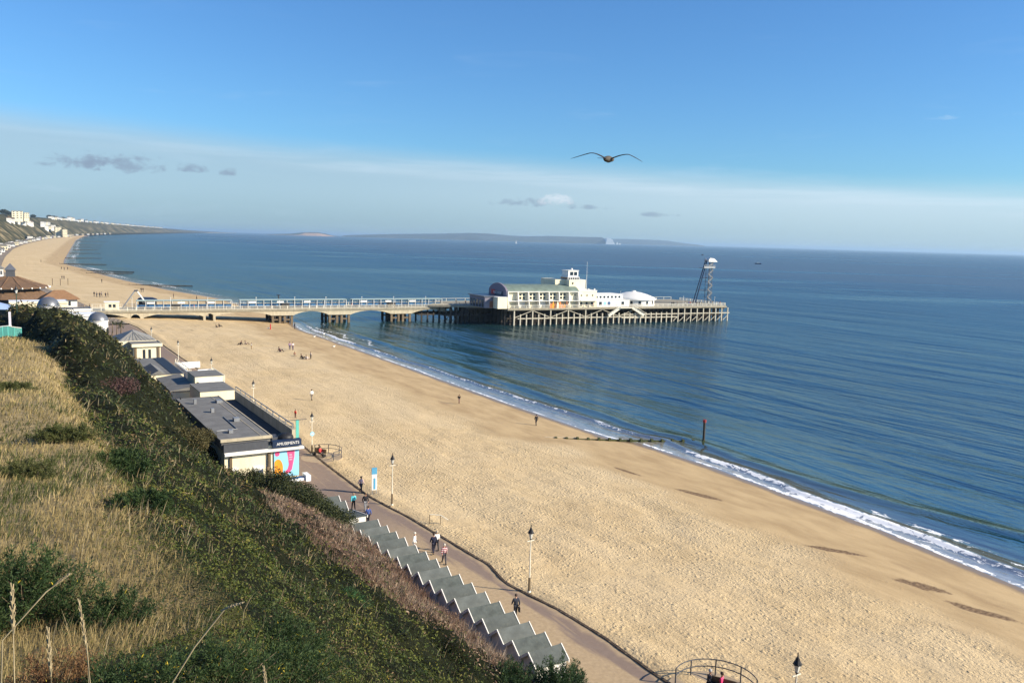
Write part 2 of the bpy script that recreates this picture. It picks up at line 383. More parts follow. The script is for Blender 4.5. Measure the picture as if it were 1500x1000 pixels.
# ---------------------------------------------------------------- sand
def sand_mat():
    m, tt, b = principled('beach_sand', 0.9, 0.15)
    a = tt.add('ShaderNodeAttribute', attribute_name='sq').outputs[1]
    sp = tt.add('ShaderNodeSeparateXYZ', {0: a}); e, s, k = sp.outputs      # e: metres inland of the waterline, s along, k: metres from the promenade
    v = tt.add('ShaderNodeCombineXYZ', {0: s, 1: k, 2: 0.0}).outputs[0]
    warp = tt.noise(v, 0.09, 3, 0.5)
    ew = tt.math('ADD', e, tt.math('MULTIPLY', tt.math('SUBTRACT', warp, 0.5), 14))
    wet = tt.maprange(tt.math('ADD', e, tt.math('MULTIPLY', tt.math('SUBTRACT', tt.noise(v, 0.25, 3), 0.5), 1.6)), 0.9, 2.0, 1, 0, True)
    smooth = tt.maprange(ew, 12.5, 18.5, 1, 0, True)
    n = tt.noise(v, 0.5, 5, 0.65); n3 = tt.noise(v, 4.0, 3, 0.6)
    dry = tt.ramp(n, [(0.3, (0.54, 0.40, 0.215)), (0.7, (0.64, 0.485, 0.275))])
    dry = tt.mix(tt.maprange(tt.noise(v, 0.22, 5, 0.7, 0.5), 0.48, 0.72, 0, 0.45, True), dry, (0.43, 0.31, 0.165))
    dry = tt.mix(tt.maprange(tt.noise(v, 0.07, 3), 0.4, 0.65, 0, 0.55, True), dry, (0.67, 0.52, 0.31))
    firm = tt.ramp(tt.noise(tt.vmap(v, (0.35, 1, 1), (0, 0, R(8))), 0.35, 5, 0.65), [(0.35, (0.40, 0.28, 0.145)), (0.62, (0.53, 0.385, 0.205))])
    c = tt.mix(smooth, dry, firm)
    # damp brown drifts of fine shingle along the strand
    dv = tt.vmap(v, (0.11, 0.30, 1), (0, 0, R(-14)))
    dn = tt.noise(dv, 1.0, 4, 0.6, 0.5)
    band = tt.math('MULTIPLY', tt.maprange(e, 5, 9, 0, 1, True), tt.maprange(e, 20, 13, 0, 1, True))
    drift = tt.math('MULTIPLY', tt.math('MULTIPLY', tt.maprange(dn, 0.58, 0.72, 0, 1, True), band), 0.45)
    c = tt.mix(tt.math('MULTIPLY', drift, 0.55), c, tt.mix(tt.maprange(n3, .4, .6), (0.15, 0.085, 0.05), (0.27, 0.17, 0.10)))
    for (ps, pq, ls, lq, an) in [(69.8, 70.0, 2.9, .75, -0.25), (50.2, 68.4, 2.1, .8, -0.6), (41.0, 67.5, 2.2, .95, -0.42), (35.4, 67.0, 2.4, .8, -.25), (81, 69.5, 2.5, .4, -.1)]:
        dx = tt.math('SUBTRACT', s, ps); dy = tt.math('SUBTRACT', tt.math('SUBTRACT', tt.math('ADD', k, 33.8), pq), tt.math('MULTIPLY', dx, an))
        r2 = tt.math('ADD', tt.math('POWER', tt.math('DIVIDE', dx, ls), 2.0), tt.math('POWER', tt.math('DIVIDE', dy, lq), 2.0))
        msk = tt.maprange(tt.math('ADD', r2, tt.math('MULTIPLY', tt.math('SUBTRACT', tt.noise(v, 0.9, 4, .7), 0.5), 2.6)), 1.3, 0.5, 0, 0.9, True)
        c = tt.mix(msk, c, tt.mix(tt.maprange(n3, .42, .60), (0.09, 0.052, 0.032), (0.27, 0.18, 0.10)))
    # hollows of the trodden sand, in the bump only
    vo = tt.add('ShaderNodeTexVoronoi', {'Vector': tt.vmap(v, (3.1, 3.6, 1)), 'Scale': 1.0, 'Randomness': 1.0}, feature='SMOOTH_F1').outputs[0]
    def prints(sc, off, d0, d1):     # round-bottomed footprints
        o = tt.add('ShaderNodeTexVoronoi', {'Vector': tt.vmap(v, (sc, sc * 1.35, 1), (0, 0, R(off * 9)), (off, off * 2, 0)), 'Scale': 1.0, 'Randomness': 1.0})
        keep = tt.maprange(tt.add('ShaderNodeSeparateColor', {0: o.outputs[1]}).outputs[0], 0.25, 0.9, 0.15, 1.0)
        return tt.math('MULTIPLY', tt.maprange(o.outputs[0], d0, d1, 1, 0, True), keep)
    pits = prints(1.55, 1.0, 0.08, 0.42); pits2 = prints(2.7, 3.0, 0.08, 0.45)
    tread = tt.math('SUBTRACT', tt.math('MULTIPLY', tt.noise(v, 3.6, 5, 0.68), 0.62), tt.math('ADD', tt.math('MULTIPLY', pits, 0.34), tt.math('MULTIPLY', pits2, 0.24)))
    c = tt.mix(wet, c, (0.235, 0.165, 0.10))
    tt.set(b.inputs['Base Color'], c)
    tt.set(b.inputs['Roughness'], tt.maprange(wet, 0, 1, 0.9, 0.28))
    amt = tt.math('MULTIPLY', tt.maprange(smooth, 0, 1, 1.0, 0.10), tt.maprange(tt.noise(v, 0.14, 2), 0.3, 0.7, 0.55, 1.15))
    amt = tt.math('MULTIPLY', amt, tt.maprange(wet, 0, 1, 1, 0.1))
    amt = tt.math('MULTIPLY', amt, tt.maprange(tt.noise(tt.vmap(v, (0.02, 0.30, 1), (0, 0, R(5))), 1.0, 4, 0.6), 0.38, 0.62, 0.45, 1.15))
    h = tt.math('MULTIPLY', tread, amt)
    tt.set(b.inputs['Normal'], tt.add('ShaderNodeBump', {'Height': h, 'Strength': 1.0, 'Distance': 0.36}).outputs[0])
    return m
SAND = sand_mat()
def sgrid(lo, hi, step, grow_to=None, f=1.08):
    a = list(np.arange(lo, hi, step))
    if grow_to:
        d = step
        while a[-1] < grow_to: d *= f; a.append(a[-1] + d)
        a[-1] = grow_to
    return np.array(a)
s_b = np.concatenate([-sgrid(0, 40, 4, 300, 1.3)[::-1][:-1], sgrid(0, 30, 2), sgrid(30, 110, 0.35), sgrid(110, 300, 1.2, 20528, 1.05)])
t_b = np.concatenate([np.linspace(0, 0.74, 110), np.linspace(0.75, 1.0, 24), np.array([1.03, 1.1, 1.2, 1.5, 2.2, 4.0])])
S, T = np.meshgrid(s_b, t_b, indexing='ij'); k_, sh_ = kerb(S), shore(S)
Q = k_ + (sh_ - k_) * T; Z = beach_z(S, Q)
rough = np.clip((0.66 - T) / 0.08, 0, 1) * (S < 300) * (T > 0)
Z = Z + rough * (0.10 * (fbm(S / 0.7, Q / 0.6, 2, 1) - 0.5) + 0.35 * (fbm(S / 6, Q / 4, 2, 2) - 0.5) * np.clip(T * 12, 0, 1))
# wind-blown ridge of sand against the promenade edge
Z += (S < 300) * 0.35 * np.exp(-((Q - k_ - 1.6) / 1.1) ** 2) * fbm(S / 5, S * 0 + 1, 2, 0)
v = WA(S, Q, Z)
beach = mesh_np('beach', v.reshape(-1, 3), grid_faces(*S.shape), SAND, smooth=True, attrs={'sq': np.stack([sh_ - Q, S, Q - k_], -1).reshape(-1, 3)})
tag(beach, 'wide sandy beach curving away towards the headland', kind='structure')

# ---------------------------------------------------------------- promenade
def prom_mat():
    m, tt, b = principled('promenade_asphalt', 0.85, 0.2)
    a = tt.add('ShaderNodeAttribute', attribute_name='sq').outputs[1]
    sp = tt.add('ShaderNodeSeparateXYZ', {0: a}); e, s, q = sp.outputs
    v = tt.add('ShaderNodeCombineXYZ', {0: s, 1: q, 2: 0.0}).outputs[0]
    asp = tt.ramp(tt.noise(v, 2.0, 6, 0.7), [(0.3, (0.225, 0.165, 0.125)), (0.7, (0.27, 0.20, 0.155))])
    asp = tt.mix(tt.maprange(tt.noise(tt.vmap(v, (0.2, 1.4, 1)), 1.0, 4), 0.5, 0.7, 0, 0.35), asp, (0.25, 0.20, 0.165))
    # blown sand lying in long tongues along the walk
    w = tt.math('ADD', tt.math('MULTIPLY', tt.math('SUBTRACT', tt.noise(tt.vmap(v, (0.10, 0.5, 1)), 1.0, 4, 0.6), 0.5), 3.4), q)
    near = tt.maprange(s, 70, 44, 0, 1, True)
    tong = tt.math('MULTIPLY', tt.maprange(w, 29.8, 30.3, 0, 1, True), tt.maprange(tt.math('ADD', w, tt.maprange(s, 36, 62, -1.6, 0.0)), 32.2, 31.6, 0, 1, True))
    tong = tt.math('MULTIPLY', tong, tt.maprange(s, 78, 60, 0.0, 1, True))
    tong2 = tt.math('MULTIPLY', tt.maprange(w, 28.2, 27.6, 0, 1, True), near)
    edge = tt.maprange(tt.math('ADD', e, tt.math('MULTIPLY', tt.math('SUBTRACT', tt.noise(v, 0.6, 4), 0.5), 1.4)), 0.75, 0.1, 0, 0.9, True)
    sandc = tt.ramp(tt.noise(v, 3.0, 4), [(0.3, (0.40, 0.29, 0.165)), (0.7, (0.50, 0.37, 0.22))])
    mm = tt.math('MAXIMUM', tt.math('MAXIMUM', tong, tt.math('MULTIPLY', tong2, 0.4)), edge)
    lane = tt.math('MULTIPLY', tt.maprange(tt.noise(tt.vmap(v, (0.14, 2.2, 1)), 1.0, 4), 0.56, 0.66, 0, 0.45, True), tt.maprange(s, 100, 60, 0.4, 1))
    mm = tt.math('MAXIMUM', mm, lane)
    mm = tt.math('MULTIPLY', mm, tt.maprange(tt.noise(v, 5.0, 3), 0.3, 0.6, 0.75, 1.0))
    c = tt.mix(mm, asp, sandc)
    tt.set(b.inputs['Base Color'], c)
    tt.set(b.inputs['Normal'], tt.add('ShaderNodeBump', {'Height': tt.noise(v, 14, 3), 'Strength': 0.25, 'Distance': 0.02}).outputs[0])
    return m
s_p = np.concatenate([np.arange(-60, 20, 5.), np.arange(20, 130, 0.5), np.arange(130, 262, 3.)])
t_p = np.linspace(0, 1, 8)
S, T = np.meshgrid(s_p, t_p, indexing='ij'); K = kerb(S) - 0.02; Q = 16 + (K - 16) * T
promo = mesh_np('promenade', WA(S, Q, 3.0 + 0 * Q).reshape(-1, 3), grid_faces(*S.shape), prom_mat(), attrs={'sq': np.stack([K - Q, S, Q], -1).reshape(-1, 3)})
tag(promo, 'brown asphalt seafront promenade with blown sand lying on it', kind='structure')
# low dark stone kerb between walk and sand
s_k = np.arange(-40, 262, 0.6); kq = kerb(s_k) + 0.05 * (vnoise(s_k * 1.7, s_k * 0) - 0.5)
prof = [(-0.09, 2.9), (-0.08, 3.07), (0.10, 3.10), (0.16, 2.0)]
wob = 0.05 * (vnoise(s_k * 2.3, s_k * 0 + 5) - .5)
v = np.stack([WA(s_k, kq + a, z + wob) for a, z in prof], 1)
kb = mesh_np('sea_wall', v.reshape(-1, 3), grid_faces(len(s_k), 4), mat('kerb_stone', (0.085, 0.06, 0.042), 0.9, 0.35, 1.3, 0.85, (0.40, 0.30, 0.18), stretch=(1, 1, 1)))
tag(kb, 'low dark kerb wall dividing the asphalt promenade from the sand', 'wall')

# ---------------------------------------------------------------- cliff ground
def soil_mat():
    m, tt, b = principled('cliff_soil', 0.95, 0.1)
    a = tt.add('ShaderNodeAttribute', attribute_name='Col').outputs[0]
    tcn = tt.add('ShaderNodeTexCoord').outputs['Object']
    n = tt.noise(tcn, 2.0, 6, 0.7)
    tt.set(b.inputs['Base Color'], tt.mix(1.0, a, tt.ramp(n, [(0.3, (0.6, 0.6, 0.6)), (0.7, (1.15, 1.1, 1.0))]), 'MULTIPLY'))
    tt.set(b.inputs['Normal'], tt.add('ShaderNodeBump', {'Height': n, 'Strength': 0.7, 'Distance': 0.3}).outputs[0])
    return m
s_h = np.concatenate([-sgrid(0, 40, 4, 300, 1.3)[::-1][:-1], np.arange(0, 60, 0.8), np.arange(60, 262, 1.2)])
q_h = np.concatenate([np.linspace(-260, -30, 12), np.arange(-28, 26.5, 0.7)])
S, Q = np.meshgrid(s_h, q_h, indexing='ij'); Z = hill(S, Q)
Z = np.where(Q > np.interp(S, [30, 70, 78, 84, 110, 150, 190], [25.2, 25.2, 23.4, 21.8, 19.6, 19, 21]), np.minimum(Z, 2.95), Z)
isg = Q < grass_edge(S, Q)
c = np.where(isg[..., None], np.array([0.36, 0.285, 0.155]), np.array([0.055, 0.055, 0.022]))
c = np.where((Q > 22.4)[..., None] & ~isg[..., None], np.array([0.12, 0.09, 0.05]), c)
soil = mesh_np('cliff', WA(S, Q, Z).reshape(-1, 3), grid_faces(*S.shape), soil_mat(), smooth=True, col=c.reshape(-1, 3))
tag(soil, 'steep grassy and scrubby cliff slope below the camera', kind='structure')

# land beyond the pier: valley mouth, promenade terrace, east cliff, plateau
def far_mat():
    m, tt, b = principled('far_cliff_ground', 0.95, 0.1)
    g = tt.add('ShaderNodeNewGeometry'); tcn = tt.add('ShaderNodeTexCoord').outputs['Object']
    at = tt.add('ShaderNodeAttribute', attribute_name='sq').outputs[1]
    sp = tt.add('ShaderNodeSeparateXYZ', {0: at}); e, s, t_ = sp.outputs    # e: metres behind promenade, t_: 0 toe .. 1 crest
    v = tt.add('ShaderNodeCombineXYZ', {0: tt.math('DIVIDE', s, 26.0), 1: tt.math('MULTIPLY', t_, 1.6), 2: 0.0}).outputs[0]
    greens = tt.ramp(tt.noise(tcn, 0.05, 6, 0.7), [(0.35, (0.016, 0.022, 0.012)), (0.5, (0.05, 0.052, 0.026)), (0.65, (0.11, 0.09, 0.05))])
    bare = tt.maprange(tt.noise(v, 1.0, 4, 0.6, 0.4), 0.52, 0.60, 0, 1, True)
    bare = tt.math('MULTIPLY', bare, tt.math('MULTIPLY', tt.maprange(t_, 0.02, 0.1), tt.maprange(t_, 0.95, 0.8)))
    c = tt.mix(tt.math('MULTIPLY', bare, 0.8), greens, (0.36, 0.29, 0.17))
    flat = tt.maprange(e, 11, 8, 0, 1)
    c = tt.mix(flat, c, tt.ramp(tt.noise(tcn, 0.4, 4), [(0.4, (0.26, 0.21, 0.17)), (0.6, (0.34, 0.29, 0.23))]))
    tt.set(b.inputs['Base Color'], c)
    tt.set(b.inputs['Normal'], tt.add('ShaderNodeBump', {'Height': tt.noise(tcn, 0.12, 5, 0.7), 'Strength': 1.0, 'Distance': 5.0}).outputs[0])
    return m
s_f = np.concatenate([np.arange(262, 800, 9.), np.arange(800, 3000, 18.), sgrid(3000, 6000, 60, 20528, 1.05)])
u_f = np.concatenate([np.array([0, 1.5, 4, 8.9]), 9 + np.linspace(0.5, 130, 46), np.array([150, 180, 230, 330, 500, 800, 1400])])
S, Uo = np.meshgrid(s_f, u_f, indexing='ij'); Uo = Uo * np.interp(S, [2000, 6000, 20000], [1, 1.5, 3]); Q = prom(S) - Uo
b_ = 9 + np.interp(S, [400, 800, 2000, 5000, 12000], [14, 8, 14, 30, 60]); w_ = np.interp(S, [500, 1200, 3000, 6000, 20000], [52, 46, 70, 90, 300])
Z = far_z(S, Q); blend = np.clip((S - 262) / 120, 0, 1)
Z = np.where(Uo < 9, 3.0, 3.0 + (Z - 3.0) * blend)
fr = mesh_np('east_cliff', WA(S, Q, Z).reshape(-1, 3), grid_faces(*S.shape), far_mat(), smooth=True,
             attrs={'sq': np.stack([Uo, S, np.clip((Uo - b_) / w_, 0, 1.2)], -1).reshape(-1, 3)})
tag(fr, 'line of scrubby sand cliffs running into the distance', kind='structure')

# seabed / base sheet reaching the horizon
gm = MB(); gm.raw([(-120000, -3000, -4.5), (120000, -3000, -4.5), (120000, 120000, -4.5), (-120000, 120000, -4.5)], [(0, 1, 2, 3)])
tag(gm.build('seabed', mat('seabed_sand', (0.2, 0.17, 0.11), 0.95)), kind='structure')

# ---------------------------------------------------------------- sea
def sea_mat():
    m, tt, b = principled('sea_water', 0.1, 0.29)
    b.inputs['IOR'].default_value = 1.33
    at = tt.add('ShaderNodeAttribute', attribute_name='sq').outputs[1]
    sp = tt.add('ShaderNodeSeparateXYZ', {0: at}); e, s, q = sp.outputs
    v = tt.add('ShaderNodeCombineXYZ', {0: s, 1: q, 2: 0.0}).outputs[0]
    big = tt.noise(tt.vmap(v, (0.004, 0.012, 1), (0, 0, R(-14))), 1.0, 4, 0.6)
    mid = tt.noise(tt.vmap(v, (0.02, 0.11, 1), (0, 0, R(-12))), 1.0, 4, 0.6)
    deep = tt.mix(tt.maprange(big, 0.35, 0.65), (0.002, 0.022, 0.038), (0.007, 0.042, 0.066))
    shal = tt.mix(tt.maprange(mid, 0.4, 0.62), (0.004, 0.026, 0.034), (0.022, 0.048, 0.044))
    c = tt.mix(tt.maprange(tt.math('ADD', e, tt.math('MULTIPLY', tt.math('SUBTRACT', big, 0.5), 80)), 20, 150, 0, 1, True), shal, deep)
    obj_ = tt.add('ShaderNodeTexCoord').outputs['Object']
    sl1 = tt.noise(tt.vmap(obj_, (0.0013, 0.011, 1), (0, 0, R(-3))), 1.0, 5, 0.62, 0.5)
    slick = tt.math('MULTIPLY', tt.maprange(sl1, 0.52, 0.64, 0, 1, True), tt.maprange(e, 60, 300, 0, 1))
    c = tt.mix(tt.math('MULTIPLY', slick, 0.6), c, (0.022, 0.070, 0.115))  # pale sky sheen of the slicks put into the base colour
    c = tt.mix(tt.maprange(e, 300, 2500, 0, 0.75), c, (0.006, 0.058, 0.086))
    c = tt.mix(tt.math('MULTIPLY', slick, 0.65), c, (0.040, 0.115, 0.160))  # second, stronger coat of the painted slick sheen
    # sand stirred up in the wash
    ew = tt.math('ADD', e, tt.math('MULTIPLY', tt.math('SUBTRACT', tt.noise(tt.vmap(v, (0.07, 0.2, 1)), 1.0, 3), 0.5), 4.0))
    c = tt.mix(tt.maprange(ew, 12, 3, 0, 0.9, True), c, (0.09, 0.085, 0.06))
    c = tt.mix(tt.maprange(ew, 2.6, 0.2, 0, 0.9, True), c, (0.24, 0.20, 0.15))
    # the green shoulder of the next swell
    lift = tt.add('ShaderNodeAttribute', attribute_name='sw').outputs[1]
    ls = tt.add('ShaderNodeSeparateXYZ', {0: lift}); gsw, foamw, wash = ls.outputs
    c = tt.mix(tt.math('MULTIPLY', gsw, 0.85), c, (0.05, 0.062, 0.016))
    # foam: attribute amplitude broken up by fine lace
    lace = tt.noise(tt.vmap(v, (0.8, 1.5, 1)), 1.0, 6, 0.72, 0.6)
    vor = tt.add('ShaderNodeTexVoronoi', {'Vector': tt.vmap(v, (0.9, 1.6, 1)), 'Scale': 1.0}, feature='DISTANCE_TO_EDGE').outputs[0]
    lace2 = tt.math('SUBTRACT', lace, tt.math('MULTIPLY', vor, 0.25))
    th = tt.math('SUBTRACT', 0.80, tt.math('MULTIPLY', foamw, 0.42))
    fm = tt.maprange(tt.math('SUBTRACT', lace2, th), 0.0, 0.10, 0, 1, True)
    fm = tt.math('MULTIPLY', fm, tt.maprange(foamw, 0.02, 0.12, 0, 1))
    thin = tt.math('MULTIPLY', wash, tt.maprange(tt.noise(tt.vmap(v, (0.5, 1.2, 1)), 1.0, 5, 0.7), 0.35, 0.65, 0.15, 0.75))
    c = tt.mix(thin, c, (0.42, 0.40, 0.38))
    c = tt.mix(fm, c, (0.85, 0.86, 0.86))
    tt.set(b.inputs['Base Color'], c)
    tt.set(b.inputs['Roughness'], tt.math('MAXIMUM', tt.math('MULTIPLY', fm, 0.7), tt.math('SUBTRACT', tt.maprange(e, 20, 700, 0.13, 0.42), tt.math('MULTIPLY', slick, 0.20))))
    # waves: swell lines, chop, ripples, metres high
    w0 = tt.noise(tt.vmap(v, (0.009, 0.045, 1), (0, 0, R(-13))), 1.0, 2, 0.5, 0.3)
    w1 = tt.noise(tt.vmap(v, (0.030, 0.16, 1), (0, 0, R(-16))), 1.0, 3, 0.55, 0.4)
    w2 = tt.noise(tt.vmap(v, (0.16, 0.55, 1), (0, 0, R(-8))), 1.0, 4, 0.6, 0.3)
    w3 = tt.noise(tt.vmap(v, (0.9, 1.5, 1), (0, 0, R(10))), 1.0, 4, 0.6)
    hgt = tt.math('ADD', tt.math('MULTIPLY', w0, 3.2), tt.math('MULTIPLY', w1, 1.75))
    hgt = tt.math('ADD', hgt, tt.math('MULTIPLY', w2, 0.42)); hgt = tt.math('ADD', hgt, tt.math('MULTIPLY', w3, 0.075))
    hgt = tt.math('MULTIPLY', hgt, tt.maprange(e, 0, 30, 0.12, 1.0))
    nb = tt.add('ShaderNodeBump', {'Height': hgt, 'Strength': 1.0, 'Distance': 1.0}).outputs[0]
    # unresolved wavelets turn away from grazing rays, so the mean reflectance stays below that of a flat sheet
    fr_ = tt.math('MULTIPLY', tt.add('ShaderNodeFresnel', {'IOR': 1.33, 'Normal': nb}).outputs[0], tt.math('SUBTRACT', 0.37, tt.math('MULTIPLY', fm, 0.33)))
    df = tt.add('ShaderNodeBsdfDiffuse', {'Color': c, 'Normal': nb}); gl = tt.add('ShaderNodeBsdfGlossy', {'Color': (0.86, 0.97, 1.0), 'Normal': nb})
    tt.set(gl.inputs['Roughness'], tt.math('MAXIMUM', tt.math('MULTIPLY', fm, 0.7), tt.math('SUBTRACT', tt.maprange(e, 20, 700, 0.10, 0.40), tt.math('MULTIPLY', slick, 0.22))))
    tt.set(tt.n['Material Output'].inputs[0], tt.add('ShaderNodeMixShader', {0: fr_, 1: df.outputs[0], 2: gl.outputs[0]}).outputs[0])
    return m
s_s = np.concatenate([-sgrid(0, 30, 6, 60000, 1.5)[::-1][:-1], np.arange(0, 30, 2.0), np.arange(30, 130, 0.7), np.arange(130, 330, 1.5), sgrid(330, 600, 8, 110000, 1.12)])
e_s = np.concatenate([np.array([-3, -1.5, -0.6]), np.arange(0, 18, 0.35), np.arange(18, 60, 1.0), sgrid(60, 200, 3, 110000, 1.15)])
S, E_ = np.meshgrid(s_s, e_s, indexing='ij')
sh_ = shore(np.clip(S, -300, 12000)) + 0.9 * (fbm(S / 7, S * 0, 3, 2) - 0.5) * (S < 400); Q = sh_ + E_
near = np.clip((320 - S) / 60, 0, 1) * np.clip((S + 20) / 20, 0, 1)
# swell shoulder standing up at e ~ 8..14 m, breaker at e ~ 4.6, two more lines outside
sw_c = np.interp(S, [30, 44, 56, 65, 81, 92, 110, 130, 160, 200, 260], [16, 13.8, 9.6, 7.8, 6.2, 8, 10, 10.5, 11, 11.5, 12]) + 1.2 * (fbm(S / 14, S * 0 + 4, 2, 1) - .5)
g1 = np.exp(-((E_ - sw_c) / np.where(E_ > sw_c, 2.0, 0.9)) ** 2) * np.clip(0.35 + 1.3 * vnoise(S / 22, S * 0 + 2), 0, 1)
br_c = np.interp(S, [30, 50, 62, 75, 85, 96, 110, 160, 200, 260], [4.2, 2.6, 2.2, 2.6, 2.6, 4.8, 5.4, 4.6, 3.2, 3.6]) + 1.3 * (fbm(S / 8 + 3, S * 0 + 8, 3, 0) - 0.5)
g2 = np.exp(-((E_ - br_c) / np.where(E_ > br_c, 1.3, 0.5)) ** 2)
g3 = np.exp(-((E_ - sw_c - 11) / 3.0) ** 2) * vnoise(S / 30, S * 0 + 7)
g4 = np.exp(-((E_ - sw_c - 24) / 4.0) ** 2) * vnoise(S / 30 + 5, S * 0 + 9)
Z = near * (0.34 * g1 + 0.26 * g2 + 0.24 * g3 + 0.26 * g4)
Z = np.where(E_ < 0, 0.02 * 0, Z) + 0.012
bpow = np.interp(S, [30, 48, 60, 75, 88, 100, 128, 140, 200, 205, 225, 260, 300], [1, 1, .9, 1.0, .75, .8, .8, .55, .75, .6, 1, .85, .3])
brk = vnoise(S / 6 + 2, S * 0 + 3)
foam = 1.15 * np.exp(-((E_ - br_c) / np.where(E_ > br_c, 0.45, 0.95)) ** 2) * bpow * (0.45 + 0.85 * brk)
wid = np.interp(S, [30, 60, 75, 90, 130], [1.0, 1.0, 0.75, 0.5, 0.40])
foam += wid * (0.35 + .5 * fbm(S / 2.5, E_ / 1.2, 3, 1)) * np.clip(1 - E_ / (br_c + .2), 0, 1) ** 0.4 * (E_ < br_c + .2)
foam += 0.75 * np.exp(-((E_ - 0.35) / 0.35) ** 2) * (0.5 + vnoise(S / 3, S * 0 + 1))
nearfoam = np.interp(S, [30, 58, 70], [1, .75, 0]); foam += nearfoam * 1.15 * np.exp(-((E_ - br_c - 2.2) / 1.4) ** 2) * (0.3 + fbm(S / 3, E_ / 2, 2, 1))
foam += (S > 215) * (S < 275) * 0.9 * np.exp(-((E_ - 8 - 5 * (vnoise(S / 9, S * 0 + 1) - .5)) / 1.0) ** 2)
foam *= near; wash = near * np.clip(1 - E_ / (br_c + 0.6), 0, 1) ** 0.5
far_f = (S > 320) * (S < 2600) * np.exp(-((E_ - 6) / 8.0) ** 2) * 0.75
foam = np.clip(foam + far_f * (0.4 + fbm(S / 30, E_ / 5, 2, 0)), 0, 1.2)
sea = mesh_np('sea', WA(S, Q, Z).reshape(-1, 3), grid_faces(*S.shape), sea_mat(), smooth=True,
              attrs={'sq': np.stack([E_, S, Q], -1).reshape(-1, 3), 'sw': np.stack([near * g1, foam, wash], -1).reshape(-1, 3)})
tag(sea, 'calm blue sea with long low swell lines and surf on the sand', kind='structure')

# distant island and headland
def ridge(name, pts, base, thick, m, label):
    """pts: (x, y, top); a long hill with a rounded back"""
    n = len(pts); P = np.array(pts, float); tt_ = np.linspace(0, 1, 140)
    x = np.interp(tt_, np.linspace(0, 1, n), P[:, 0]); y = np.interp(tt_, np.linspace(0, 1, n), P[:, 1]); z = np.interp(tt_, np.linspace(0, 1, n), P[:, 2])
    z = np.where(z > 1, z * (0.93 + 0.14 * fbm(x / 500, x * 0, 3, 1)), z)
    prof = [(0, -2), (0.02, 0.35), (0.12, 0.62), (0.35, 0.9), (0.5, 1.0), (0.7, 0.85), (1.0, -0.02)]
    v = np.stack([np.stack([x, y + thick * a, np.maximum(z * h, -2) if h > -1 else z * 0 - 2], -1) for a, h in prof], 1)
    o = mesh_np(name, v.reshape(-1, 3), grid_faces(140, len(prof))[:, ::-1], m, smooth=True)
    return tag(o, label, kind='structure')
isle = mat('island_downland', (0.06, 0.075, 0.07), 0.95, 0.3, 0.0012, 0.25, (0.3, 0.27, 0.2), stretch=(1, 1, 1))
def px_pts(D_, rows):   # (bearing offset in units of depth, metres above camera level per depth)
    return [(a * D_, D_, 30 + b * D_) for a, b in rows]
ridge('island_hills', px_pts(13000, [(-.205, .0000), (-.155, .0024), (-.122, .0040), (-.090, .0054), (-.057, .0070), (-.032, .0066), (-.008, .0052), (.016, .0046), (.041, .0057), (.082, .0058), (.108, .0062), (.1125, .004)]), 0, 1500, isle,
      'low blue island hills along the horizon')
ridge('island_far_hills', px_pts(18000, [(.075, .0036), (.125, .0044), (.165, .0045), (.19, .0042), (.205, .0022), (.225, .0002)]), 0, 1800, isle,
      'faint farther island hills behind the white headland')
# ================================================================ PIER
PO = W(280, 33); PA = R(26.9)
def P(x, y, z=0.0):
    """pier frame: x out to sea along the pier, y away from the camera"""
    return Vector((PO.x + x * math.cos(PA) - y * math.sin(PA), PO.y + x * math.sin(PA) + y * math.cos(PA), z))
pier = thing('pier', 'long seaside pier with arched concrete neck and wide piled head over the sea', 'pier', P(0, 0, 0), PA)
m = MB(); m.box(-14, 108, 0, 12, 4.55, 5.0); m.build('neck_deck', MT['stone'], pier)
m = MB(); m.box(-14, 107.9, -0.25, 0.0, 4.45, 5.08); m.box(-14, 107.9, 12.0, 12.25, 4.45, 5.08); m.build('deck_edge', MT['concrete'], pier)
# arched spans: beam whose underside bows between the column groups
def arch(x0, x1, zs, zc, y0, y1):
    mm = MB(); n = 14; xs = [x0 + (x1 - x0) * i / n for i in range(n + 1)]
    und = [zc - (zc - zs) * abs(2 * i / n - 1) ** 2.2 for i in range(n + 1)]
    prof = [(x0, 4.55)] + [(x, z) for x, z in zip(xs, und)] + [(x1, 4.55)]
    for i in range(n):
        for (a, b) in ((y0, y1),):
            mm.raw([(xs[i], a, und[i]), (xs[i + 1], a, und[i + 1]), (xs[i + 1], a, 4.55), (xs[i], a, 4.55), (xs[i], b, und[i]), (xs[i + 1], b, und[i + 1]), (xs[i + 1], b, 4.55), (xs[i], b, 4.55)],
                   [(0, 1, 2, 3), (7, 6, 5, 4), (0, 4, 5, 1)])
    return mm
for x0, x1 in ((-14, 1.5), (2.5, 5.2), (6.2, 24.0), (26.9, 45.0), (52.0, 64.0), (71.4, 86.0), (93.6, 107)):
    for y0 in (0.02, 5.4, 10.7): arch(x0, x1, 2.9 if x1 - x0 > 5 else 3.0, 4.2 if x1 - x0 > 5 else 3.9, y0, y0 + 1.25).build('arch', MT['stone'], pier)
arch(24.0, 26.9, 3.0, 3.9, 0.02, 11.9).build('arch', MT['stone'], pier)
for x0, x1 in ((1.5, 2.5), (5.2, 6.2), (23.6, 24.3), (26.6, 27.3)): m = MB(); m.box(x0, x1, 0.05, 11.9, 0.2, 4.5); m.build('pier_wall', MT['stone'], pier)
